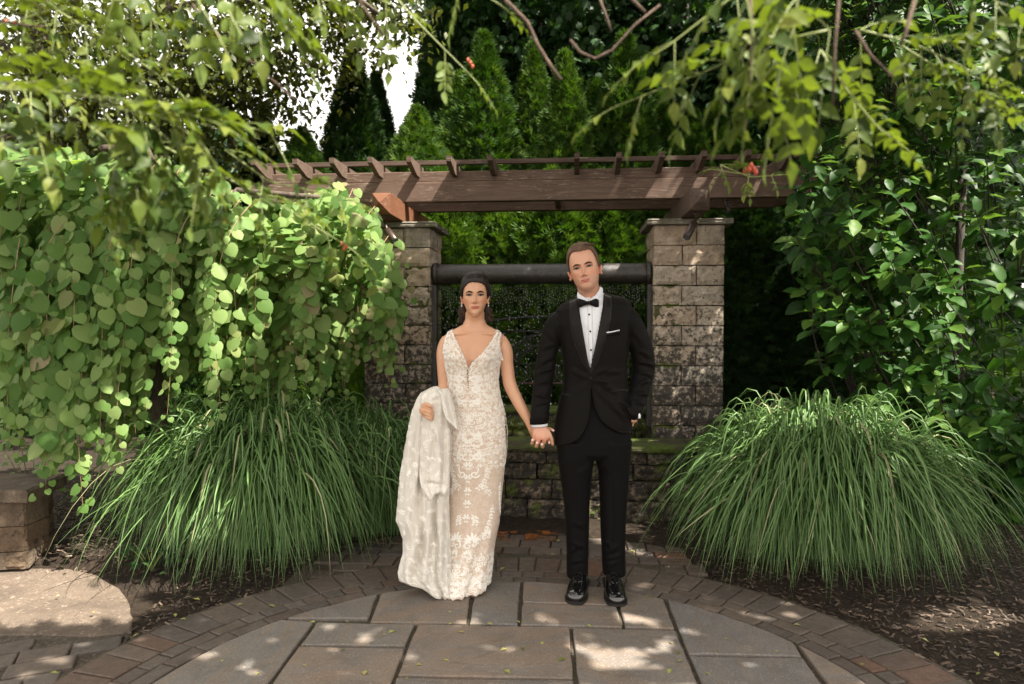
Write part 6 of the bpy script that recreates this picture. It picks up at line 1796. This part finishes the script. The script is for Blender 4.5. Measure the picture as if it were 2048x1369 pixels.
def lace_on(Gd, closed, n, seed, wid, hei, nm, edges=(), amin=0, amax=1, bmin=.02, bmax=.98, small=.0):
    S = Surf(Gd, closed); rs = np.random.RandomState(seed); st = []; got = []
    for _ in range(n * 12):
        if len(got) > n: break
        a, b = rs.uniform(amin, amax), bmin + (bmax - bmin) * rs.rand() ** .85; dm = .034 if b > .8 else .047
        if any(abs(a - q[0]) * wid < dm and math.hypot((a - q[0]) * wid, (b - q[1]) * hei) < dm for q in got): continue
        got.append((a, b)); q = rs.rand(); an = rs.uniform(0, 6.28); r = rs.uniform(.014, .021); sg = rs.choice([-1, 1])
        if q < .6: ss = [st_scroll(0, 0, r, an, 1.35, sg, .0027), st_leaf(r * 1.3 * cos(an), r * 1.3 * sin(an), an + 1.2, .022, .004, .5), st_leaf(-r * cos(an), -r * sin(an), an + 2.6, .018, .0036, -.5)]
        elif q < .8: ss = [st_leaf(0, 0, an + k_ * .62, .026, .0046, .5) for k_ in range(4)]
        else: ss = st_flower(0, 0, rs.uniform(.014, .019))
        st += [(a, b, s_) for s_ in ss]
    for (b, amp) in edges:
        m = 160; st.append((0 if not closed else 0, b, (np.stack([np.linspace(0, wid, m), amp * np.abs(np.sin(np.linspace(0, 26, m)))], 1), np.full(m, .0036))))
    V, f = emboss(S, st, wid, hei, .0028); tag(mk(nm, V, f, M_lace, bride), kind='stuff')
lace_on(G1, True, 480, 5, .62, 1.1, 'train_lace', [(.985, .006), (.955, .004)])
lace_on(G2, False, 130, 6, .17, .57, 'fold_lace', [(.975, .006), (.93, .003)])
lace_on(G3, False, 40, 7, .09, .2, 'flap_lace', [(.95, .004)])
# her shoe
t = G(949, 1188); M_nude = simple('nude_satin', (.45, .27, .19), .35)
mbs = MB(); mbs.tube([t + [-.0, .22, .10], t + [0, .12, .035], t + [0, .04, .008], t + [0, -.03, .007]], [.02, .03, .033, .022], 12); mbs.tube([t + [0, .21, .09], t + [0, .21, 0]], [.012, .006], 8); mbs.build('sandal', M_nude, bride, True)
MB().tube([t + [-.034, .03, .012], t + [-.022, .02, .04], t + [0, .015, .05], t + [.022, .02, .04], t + [.034, .03, .012]], .005, 8).build('sandal_strap', M_nude, bride, True)

# ================================================================== GROOM
YG = 3.76
def PG(px, py, dy=0.0): return P(px, py, YG + dy)
groom = thing('person', 'man in a black tuxedo and bow tie with one hand in his pocket', 'person', (float(PG(1187, 900)[0]), YG, 0))
hg = Head(P(1169, 539, YG - .02), .244, rotm(-11, 5, 12), 'm')
TG = [(590, 1155, 582, 1204, .06, .02), (600, 1140, 590, 1225, .072, .02), (609, 1122, 597, 1250, .088, .015), (622, 1112, 608, 1262, .105, .008), (650, 1112, 640, 1262, .122, 0), (690, 1121, 685, 1258, .125, 0), (715, 1125, 712, 1256, .122, 0), (735, 1127, 733, 1254, .117, 0), (765, 1126, 765, 1254, .114, 0), (800, 1119, 800, 1259, .124, 0), (840, 1111, 838, 1266, .13, 0), (868, 1108, 862, 1264, .132, 0), (892, 1109, 880, 1258, .13, 0)]
def ringG(t, off=0): yl, xl, yr, xr, dp, dy = t; a = PG(xl + off, yl, dy); b = PG(xr - off, yr, dy); return ((a + b) / 2, (b - a) / 2, np.array([0, dp - off * .0026, 0]), 2.3)
parts = hg.parts()
parts.append(limb([hg.w([0, -.02, -.3]), PG(1179, 590, .01), PG(1182, 612, .02)], [.058, .058, .062], 26))
parts.append(loft([ringG(t, 9) for t in TG[1:]], 40))
for sg in (-1, 1): parts.append(limb([PG(1187 + sg * 36, 880), PG(1188 + sg * 36, 1000), PG(1190 + sg * 36, 1140, .04), PG(1190 + sg * 36, 1172, .04)], [.07, .05, .035, .03], 16))
parts.append(limb([PG(1128, 640), PG(1100, 700), PG(1092, 750), PG(1083, 800, -.04), PG(1079, 848, -.06)], [.035, .035, .035, .032, .026], 16))
parts.append(limb([PG(1250, 630), PG(1282, 700), PG(1288, 745, .02), PG(1274, 800, -.02), PG(1266, 838, -.05)], [.035, .035, .035, .032, .026], 16))
parts.append(limb([PG(1264, 838, -.03), PG(1250, 862, -.02)], [.022, .03], 16))
# hand over hers: back of the hand towards the viewer
Yd = YG - .062
dq = lambda x, y, d_=0: P(x, y, Yd + d_)
a_ = dq(1079, 850); b_ = dq(1082, 866, -.012); c_ = dq(1082, 880, -.022)
parts.append(loft([(dq(1079, 843), np.array([.027, 0, 0]), np.array([0, .021, 0])), (a_, np.array([.033, 0, 0]), np.array([0, .021, 0])), (dq(1081, 858, -.006), np.array([.042, 0, 0]), np.array([0, .02, 0])), (b_, np.array([.048, 0, 0]), np.array([0, .018, 0])), (dq(1082, 874, -.018), np.array([.047, 0, 0]), np.array([0, .016, 0])), (c_, np.array([.038, 0, 0]), np.array([0, .011, 0]))], 28))
for x, y, r, xe in ((1068, 875, .0105, 1069), (1077, 880, .0115, 1077), (1089, 880, .0115, 1088)):
    parts.append(limb([dq(x + (1081 - x) * .35, 856, -.012), dq(x, y - 6, -.026), dq(x, y, -.03), dq(xe, y + 6, -.016), dq(xe, y + 7, .014), dq(xe, y, .05)], [.006, .0095, r, r * .95, r * .9, r * .8], 12))
parts.append(limb([dq(1095, 862, -.01), dq(1099, 868, -.018), dq(1103, 878, -.012), dq(1105, 889, .0)], [.012, .0105, .0095, .008], 12))
for x1, x2 in ((1073, 1067), (1078, 1077), (1085, 1090)): parts.append(limb([dq(x1, 853, -.017), dq((x1 + x2) / 2, 864, -.0265), dq(x2, 874, -.031)], [.0028, .0032, .004], 8))
Vg, Fg = union(parts, .0028, 2, .5)
C = hg.paint(Vg, (.64, .345, .225), (.52, .16, .12), (.7, .24, .15), (.34, .19, .13))
gx_, gy_ = to_px(Vg)
for nx_, ny_, rr_ in ((1077, 879, 5), (1089, 880, 5), (1068, 874, 4)):
    m = np.exp(-((gx_ - nx_) / rr_) ** 2 - ((gy_ - ny_) / rr_) ** 2) * .5; C = C * (1 - m[:, None]) + np.array((.58, .17, .11)) * m[:, None]
gb = mk('body', Vg, Fg, M_skin, groom); cattr(gb, 'skin', C)
facedetail(hg, (Vg, Fg), groom, (.06, .045, .03), M_browm, [(.05, .062), (.09, .074), (.13, .082), (.165, .08), (.2, .066), (.215, .05)], .8, .72)
line_m = [(0, .352), (16, .36), (32, .375), (44, .33), (54, .2), (62, .09), (70, .03), (78, -.06), (84, -.02), (92, .06), (100, -.02), (115, -.2), (150, -.36), (180, -.38)]
def th_m(phi, z, x): return .012 + .055 * np.clip((z - .3) / .14, 0, 1) * np.clip(1.15 - phi / 110, 0, 1) + .012 * np.clip((z - .1) / .2, 0, 1)
hair_cap(hg, line_m, th_m, 'hair', M_hairm, groom, .014, 60)
mb = MB(); rs = np.random.RandomState(4)
for i in range(420):       # short combed strands
    ph0 = rs.uniform(-46, 46); z0 = rs.uniform(.36, .5) ; x0 = sin(R(ph0)) * .25
    y0 = .26 - abs(x0) * .2 - max(0, z0 - .42) * 2.2 * rs.rand()
    w0 = [x0, y0, .40 + .09 * (1 - (x0 / .3) ** 2) - .2 * max(0, y0 - .12) + .012 * rs.rand()]
    d = np.array([.10 + .03 * rs.randn(), -.05 + .03 * rs.randn(), .02])
    pts = [hg.w(np.array(w0) + d * t + np.array([0, 0, .03 * sin(pi * t) - .012])) for t in (0, .35, .7, 1)]
    mb.tube(pts, [.0014, .0017, .0013, .0005], 4)
mb.build('hair_strands', M_hairm, groom, True)

# ------------------------------------------------------------------ tuxedo
def wool(name, c, rough=.62, sheen=.35, sc=500):
    k = N(name); p = k.pos(); n1 = k.noise(p, sc, 2); k.color(c).rough(rough).spec(.35).bump(n1, .25, .001).spec(.1)
    k.b.inputs['Sheen Weight'].default_value = sheen; k.b.inputs['Sheen Roughness'].default_value = .4; k.b.inputs['Sheen Tint'].default_value = (.9, .75, .65, 1); return k.m
M_suit = wool('black_wool', (.0055, .0047, .0043), .62, .04)
M_trs = wool('black_trouser_wool', (.0045, .004, .004), .7, .02)
M_satin = wool('black_satin', (.012, .0105, .0095), .36, .15, 900)
M_white = wool('white_cotton', (.78, .79, .82), .7, .1)
jp = [loft([ringG(t) for t in TG], 48)]
jp.append(limb([PG(1133, 634, .0), PG(1110, 652), PG(1096, 700), PG(1089, 745), PG(1083, 795, -.04), PG(1079, 836, -.06)], [.05, .06, .051, .057, .05, .05], 26))
jp.append(limb([PG(1245, 622, .0), PG(1262, 645), PG(1282, 695, .01), PG(1288, 738, .03), PG(1281, 775, .0), PG(1271, 806, -.04), PG(1266, 824, -.06)], [.05, .062, .063, .061, .056, .052, .05], 26))
Vj, Fj = union(jp, .0045, 5, .5)
Nj = vnormals(Vj, Fj)
Vj = folds(Vj, Nj, [(1182, 758, 1140, 735, 5, .007), (1182, 760, 1225, 770, 5, .009), (1182, 757, 1222, 735, 5, .006), (1184, 762, 1240, 790, 6, .010), (1184, 764, 1215, 812, 6, .007), (1180, 762, 1140, 790, 6, .005),
   (1068, 752, 1112, 738, 4, .009), (1070, 770, 1105, 765, 4, .008), (1075, 735, 1112, 712, 4.5, .009), (1066, 790, 1100, 800, 4, .009), (1070, 812, 1102, 806, 3.5, .007), (1082, 700, 1112, 690, 5, .006), (1092, 660, 1118, 700, 5, .006),
   (1275, 725, 1312, 735, 4, .010), (1272, 745, 1306, 755, 4, .009), (1275, 775, 1300, 762, 4, .010), (1268, 790, 1300, 792, 4, .010), (1278, 700, 1300, 720, 5, .008), (1265, 660, 1290, 700, 6, .006), (1262, 805, 1292, 812, 3.5, .008),
   (1240, 800, 1262, 830, 5, .012), (1228, 812, 1250, 846, 5, .011), (1252, 790, 1270, 822, 5, .010), (1210, 790, 1235, 830, 6, .006), (1108, 640, 1122, 690, 3, .004), (1262, 625, 1256, 690, 3, -.004), (1200, 750, 1245, 745, 5, .005)])
Nj = vnormals(Vj, Fj); 
Vj = Vj + Nj * (fbm(Vj * 9, 2) * .0022)[:, None]
bj = BVHTree.FromPolygons([Vector(v) for v in Vj], [tuple(q) for q in Fj])
cj = Vj[Fj].mean(1); jx, jy = to_px(cj); fr_ = (cj[:, 1] < YG - .02)
Vpoly = [(1150, 560), (1153.5, 590), (1156, 604), (1161, 640), (1169, 685), (1174.5, 717), (1180.5, 738), (1185, 717), (1193, 685), (1199.5, 650), (1206, 612), (1209, 585), (1209, 560)]
Qpoly = [(1182.3, 766), (1181, 800), (1178.5, 830), (1171, 858), (1158, 876), (1140, 888), (1118, 893), (1095, 893), (1095, 960), (1300, 960), (1300, 858), (1276, 848), (1270, 858), (1256, 867), (1240, 866), (1220, 856), (1203, 840), (1191, 818), (1186, 795)]
dele = fr_ & (inpoly(jx, jy, Vpoly) | inpoly(jx, jy, Qpoly))
# open the sleeve end, hem and the neck
dele |= (cj[:, 2] < PG(1180, 889)[2]) | ((jy < 598) & (np.abs(jx - 1180) < 26) & (Nj[Fj[:, 0], 2] > .4))
jk = mk('jacket', Vj, Fj[~dele], M_suit, groom); s_ = jk.modifiers.new('s', 'SOLIDIFY'); s_.thickness = .003; s_.offset = -1
def strip(bvh, L_, R_, n, m, off, name, mt, parent, Yd=3.7, thick=.0025):
    L_ = np.array(L_, float); R_ = np.array(R_, float)
    def sm(a, t): s = np.concatenate([[0], np.cumsum(np.linalg.norm(np.diff(a, axis=0), axis=1))]); s /= s[-1]; return np.interp(t, s, a[:, 0]), np.interp(t, s, a[:, 1])
    v = []
    for i in range(n):
        t = i / (n - 1); l = sm(L_, t); r = sm(R_, t)
        for j in range(m):
            u = j / (m - 1); v.append(oncam(bvh, l[0] + (r[0] - l[0]) * u, l[1] + (r[1] - l[1]) * u, off * (.45 + .55 * sin(pi * u) ** .6), Yd))
    f = [(i * m + j, (i + 1) * m + j, (i + 1) * m + j + 1, i * m + j + 1) for i in range(n - 1) for j in range(m - 1)]
    o = mk(name, v, f, mt, parent); s = o.modifiers.new('s', 'SOLIDIFY'); s.thickness = thick; s.offset = 0; return o
# shirt front just inside the jacket
sh = [loft([ringG(t, 4) for t in TG], 48)]; Vs, Fs = union(sh, .006, 4, .5); Ns = vnormals(Vs, Fs)
pxs, pys = to_px(Vs); Vs = Vs + Ns * (.0012 * np.sin(pxs * 1.1) * np.exp(-((pxs - 1180) / 14) ** 2))[:, None]
Vs = folds(Vs, Ns, [(1170, 650, 1190, 672, 4, .003), (1172, 690, 1190, 700, 3, .002)])
bs_ = BVHTree.FromPolygons([Vector(v) for v in Vs], [tuple(q) for q in Fs])
mk('shirt', Vs, Fs[pys[Fs].max(1) < 765], M_white, groom)
strip(bs_, [(1174.5, 600), (1176, 650), (1178, 700), (1179.5, 738)], [(1183.5, 600), (1185, 650), (1186, 700), (1183, 738)], 20, 5, .003, 'placket', M_white, groom)
strip(bj, [(1155.5, 596), (1161.5, 640), (1169.5, 685), (1175, 717), (1182, 748)], [(1139, 604), (1139.5, 632), (1142, 660), (1150, 690), (1160, 714), (1170, 733), (1182, 750)], 40, 8, .009, 'lapel', M_satin, groom)
strip(bj, [(1207, 588), (1205.5, 614), (1199, 652), (1192.5, 685), (1185.5, 717), (1182, 748)], [(1222, 594), (1223.5, 612), (1221.5, 640), (1216, 665), (1207, 691), (1197, 720), (1183, 750)], 40, 8, .009, 'lapel', M_satin, groom)
# collar: standing band and two folded points
nb_ = PG(1180, 588, .01)
def collar_pt(t, k_, r=1.0):
    a = t; return nb_ + np.array([sin(a) * .068 * r, -cos(a) * .062 * r, 0]) + np.array([0, 0, .028 * k_ - .016 - .02 * cos(a) + .020 * sin(a)])
v = []; n = 48
for i in range(n + 1):
    t = R(6) + (2 * pi - R(12)) * i / n
    for k_, r in ((-.9, .98), (1.0, .93)): v.append(collar_pt(t, k_, r))
f = [(2 * i, 2 * i + 2, 2 * i + 3, 2 * i + 1) for i in range(n)]
o = mk('collar_band', v, f, M_white, groom); s_ = o.modifiers.new('s', 'SOLIDIFY'); s_.thickness = .003
for side in (-1, 1):
    pl = ([(1155, 583), (1158, 588), (1168, 594), (1178, 602)], [(1154.5, 592), (1155.5, 600), (1161, 611), (1172, 607)]) if side < 0 else ([(1201, 572), (1197, 583), (1188, 594), (1179, 602)], [(1207, 577), (1206, 590), (1201.5, 611), (1187, 606)])
    v = []; m = 5
    for a, b in zip(*pl):
        for j in range(m):
            u = j / (m - 1); x = a[0] + (b[0] - a[0]) * u; y = a[1] + (b[1] - a[1]) * u
            dx = abs(x - 1181) / 27; v.append(P(x, y, YG - .068 + .055 * dx * dx - .010 * (1 - abs(2 * u - 1)) - .004 * u))
    f = [(i * m + j, (i + 1) * m + j, (i + 1) * m + j + 1, i * m + j + 1) for i in range(3) for j in range(m - 1)]
    o = mk('collar', v, f, M_white, groom); s_ = o.modifiers.new('s', 'SOLIDIFY'); s_.thickness = .0035; ss = o.modifiers.new('b', 'SUBSURF'); ss.levels = 1; ss.render_levels = 1
# bow tie
M_bow = wool('black_silk', (.006, .0055, .006), .35, .1, 700)
bt = lambda x, y, d_: P(x, y, YG - .092 + d_)
cxb, cyb = 1176.5, 606.5
for sg, wpts in ((-1, [(1175, 603.5, 609.5), (1168, 600.5, 612), (1161, 598.5, 615), (1156.5, 597.5, 616.5)]), (1, [(1178, 603.5, 609.5), (1186, 599.5, 612.5), (1192, 597.5, 615), (1197.5, 600, 616)])):
    rg = []
    for i, (x, y0_, y1_) in enumerate(wpts):
        c0 = bt(x, (y0_ + y1_) / 2, .004 * i); hh = (y1_ - y0_) / 2 * YG / 1400
        rg.append((c0, np.array([0, 0, hh]), np.array([0, .008 + .003 * i * (3 - i), 0]), 2.8))
    v, f = loft(rg, 24); o = MB().add(v, f).build('bow_wing', M_bow, groom, True)
MB().add(*loft([(bt(1173.5, 606.5, -.006), np.array([0, 0, .009]), np.array([0, .009, 0])), (bt(1176.5, 606.5, -.008), np.array([0, 0, .0105]), np.array([0, .011, 0])), (bt(1180, 606.3, -.006), np.array([0, 0, .009]), np.array([0, .009, 0]))], 20)).build('bow_knot', M_bow, groom, True)
M_jet = simple('jet_stud', (.008, .008, .01), .12)
for x, y in ((1178.2, 629.5), (1180.6, 663.3), (1182, 700.5)):
    q = oncam(bs_, x, y, .005); MB().add(*ball(q, (.0055, .0035, .0055), 14)).build('stud', M_jet, groom, True)
q = oncam(bj, 1182.3, 757.5, .008); MB().add(*ball(q, (.0085, .005, .0085), 16)).build('button', M_satin, groom, True)
strip(bj, [(1212.5, 664), (1220, 664), (1232, 661.5), (1239.5, 660)], [(1212.6, 667), (1220, 666), (1232, 663.5), (1239, 662)], 10, 4, .008, 'pocket_square', M_white, groom)
strip(bj, [(1212, 668), (1242, 662.5)], [(1212.5, 674), (1242.5, 668.5)], 12, 3, .005, 'breast_pocket', M_suit, groom)
strip(bj, [(1222, 780), (1255, 780)], [(1222, 783.5), (1255, 783)], 12, 3, .006, 'pocket_welt', M_satin, groom)
strip(bj, [(1121, 786), (1143, 791)], [(1121, 789), (1143, 794)], 10, 3, .006, 'pocket_welt', M_satin, groom)
# front edges of the jacket
for e in ([(1181.5, 764), (1180.5, 800), (1178, 830), (1170, 858), (1157, 877), (1140, 887), (1122, 890)], [(1183, 764), (1187, 795), (1191.5, 818), (1203, 840), (1220, 855), (1240, 865), (1256, 866), (1268, 858)]):
    MB().tube([oncam(bj, x, y, .002) for x, y in np.stack([np.interp(np.linspace(0, len(e) - 1, 30), range(len(e)), [q[i] for q in e]) for i in (0, 1)], 1)], .0032, 6).build('front_edge', M_suit, groom, True)
# cuffs
cc0 = PG(1079, 843, -.062)
v, f = loft([(PG(1079.5, 838, -.06), np.array([.041, 0, -.002]), np.array([0, .034, 0])), (PG(1079, 850, -.062), np.array([.0445, 0, .003]), np.array([0, .037, 0])), (PG(1079, 853.5, -.062), np.array([.043, 0, .003]), np.array([0, .036, 0])), (PG(1079, 852, -.062), np.array([.036, 0, .003]), np.array([0, .03, 0]))], 30)
mk('shirt_cuff', v, f, M_white, groom)
v, f = loft([(PG(1081, 826, -.058), np.array([.050, 0, 0]), np.array([0, .046, 0])), (PG(1079, 838, -.06), np.array([.051, 0, .001]), np.array([0, .044, 0])), (PG(1078.5, 847.5, -.061), np.array([.051, 0, .004]), np.array([0, .043, 0])), (PG(1078.5, 847.3, -.061), np.array([.046, 0, .004]), np.array([0, .039, 0]))], 36)
mk('jacket_cuff', v, f, M_suit, groom)
for i in range(3): MB().add(*ball(PG(1061.5 + i * .6, 826 + i * 4.5, -.075), (.004, .003, .004), 8)).build('sleeve_button', M_jet, groom, True)
v, f = loft([(PG(1275, 826, -.07), np.array([.016, 0, 0]), np.array([0, .03, 0])), (PG(1277, 836, -.07), np.array([.011, 0, 0]), np.array([0, .028, 0]))], 18); mk('shirt_cuff', v, f, M_white, groom)
# trousers
legL = [(880, 1112, 1189), (915, 1115, 1188), (935, 1118, 1185), (964, 1122, 1182), (1010, 1128, 1179), (1050, 1131, 1178), (1100, 1133, 1177), (1140, 1133, 1176), (1152, 1133, 1175)]
legR = [(880, 1186, 1263), (915, 1190, 1261), (935, 1195, 1259), (964, 1198, 1257), (1010, 1200, 1253), (1050, 1201, 1251), (1100, 1203, 1250), (1138, 1205, 1251), (1148, 1206, 1251)]
tp_ = []
for lg in (legL, legR):
    rg = []
    for y, xl, xr in lg:
        a = PG(xl, y, .01); b = PG(xr, y, .01); w = (xr - xl) / 2 * YG / 1400
        rg.append(((a + b) / 2, (b - a) / 2, np.array([0, w * 1.12 + .008, 0]), 2.3))
    tp_.append(loft(rg, 36))
tp_.append(loft([ringG((770, 1126, 770, 1254, .105, .005)), ringG((820, 1120, 820, 1258, .112, .005)), ringG((870, 1115, 870, 1261, .118, .005)), ringG((905, 1114, 905, 1261, .115, .008)), ringG((916, 1122, 916, 1254, .09, .01))], 40))
Vt, Ft = union(tp_, .0055, 5, .5); Nt = vnormals(Vt, Ft)
Vt = folds(Vt, Nt, [(1155, 920, 1154, 1148, 3.5, .006), (1228, 920, 1228, 1145, 3.5, .006), (1140, 1085, 1172, 1100, 5, .007), (1138, 1108, 1165, 1092, 5, .008), (1145, 1045, 1172, 1060, 6, .006), (1240, 1085, 1210, 1105, 5, .007), (1245, 1105, 1215, 1118, 4, .007), (1205, 1080, 1225, 1100, 5, .006), (1190, 925, 1150, 950, 7, .004), (1190, 925, 1225, 950, 7, .004), (1238, 1120, 1212, 1130, 4, .006), (1140, 1128, 1170, 1122, 4, .006)])
mk('trousers', Vt, Ft, M_trs, groom)
# patent shoes
k = N('patent_leather').color((.006, .0055, .006)).rough(.07).spec(.7); k.b.inputs['Coat Weight'].default_value = .6; k.b.inputs['Coat Roughness'].default_value = .03; k.bump(k.noise(k.pos(), 30, 2), .06, .003); M_pat = k.m
M_sole = simple('black_rubber_sole', (.012, .011, .01), .5)
def shoe(toe, heel):
    toe = np.array(toe); heel = np.array(heel); ax_ = heel - toe; L = np.linalg.norm(ax_); ax_ /= L; sd = np.array([-ax_[1], ax_[0], 0]) * -1
    rg = []
    for t, w, h, zc in ((0, .012, .012, .022), (.02, .032, .022, .028), (.07, .045, .029, .034), (.16, .0515, .033, .038), (.28, .053, .037, .042), (.4, .048, .044, .05), (.52, .042, .052, .058), (.64, .038, .058, .066), (.78, .037, .058, .068), (.9, .036, .055, .066), (.97, .028, .048, .062), (1, .012, .035, .055)):
        rg.append((toe + ax_ * L * t + [0, 0, zc], sd * w, np.array([0, 0, h - .004]), 2.5))
    v, f = loft(rg, 32); v = np.array(v); v[:, 2] = np.maximum(v[:, 2], .014)
    ob = mk('shoe', v, f, M_pat, groom); ss = ob.modifiers.new('b', 'SUBSURF'); ss.levels = 1; ss.render_levels = 1
    out = []
    for t, w in ((-.02, .0), (-.015, .02), (.0, .034), (.06, .051), (.16, .058), (.28, .059), (.42, .051), (.55, .043), (.75, .042), (.92, .042), (1, .034), (1.015, .0)): out.append((t, w))
    v = []; pr = [toe + ax_ * L * t + sd * w for t, w in out] + [toe + ax_ * L * t - sd * w for t, w in out[-2:0:-1]]; m = len(pr)
    for z in (.003, .008, .017): v += [q + [0, 0, z] for q in pr]
    f = [(i + j * m, (i + 1) % m + j * m, (i + 1) % m + (j + 1) * m, i + (j + 1) * m) for j in range(2) for i in range(m)] + [tuple(range(2 * m, 3 * m)), tuple(range(m - 1, -1, -1))]
    mk('sole', v, f, M_sole, groom, False)
    lc = MB()
    for i, t in enumerate((.36, .42, .48, .54)):
        z = .082 + (t - .36) * .16; q = toe + ax_ * L * t
        lc.tube([q + sd * .022 + [0, 0, z - .004], q + [0, 0, z + .006], q - sd * .022 + [0, 0, z - .004]], .0022, 6)
    for s2 in (-1, 1): q = toe + ax_ * L * .5 + [0, 0, .108]; lc.tube([q, q + sd * s2 * .012 + [0, 0, .003] - ax_ * .01, q + sd * s2 * .02 - [0, 0, .01] - ax_ * .02], .0014, 6)
    lc.build('laces', M_bow, groom, True)
    for s2 in (-1, 1): MB().tube([toe + ax_ * L * t + sd * s2 * w + [0, 0, z] for t, w, z in ((.30, .006, .080), (.36, .02, .082), (.44, .028, .088), (.54, .03, .098), (.62, .028, .108))], .0024, 6).build('facing', M_pat, groom, True)
shoe(G(1149, 1210), G(1166, 1162) * [1, 1, 0] ); shoe(G(1235, 1215), G(1219, 1160))
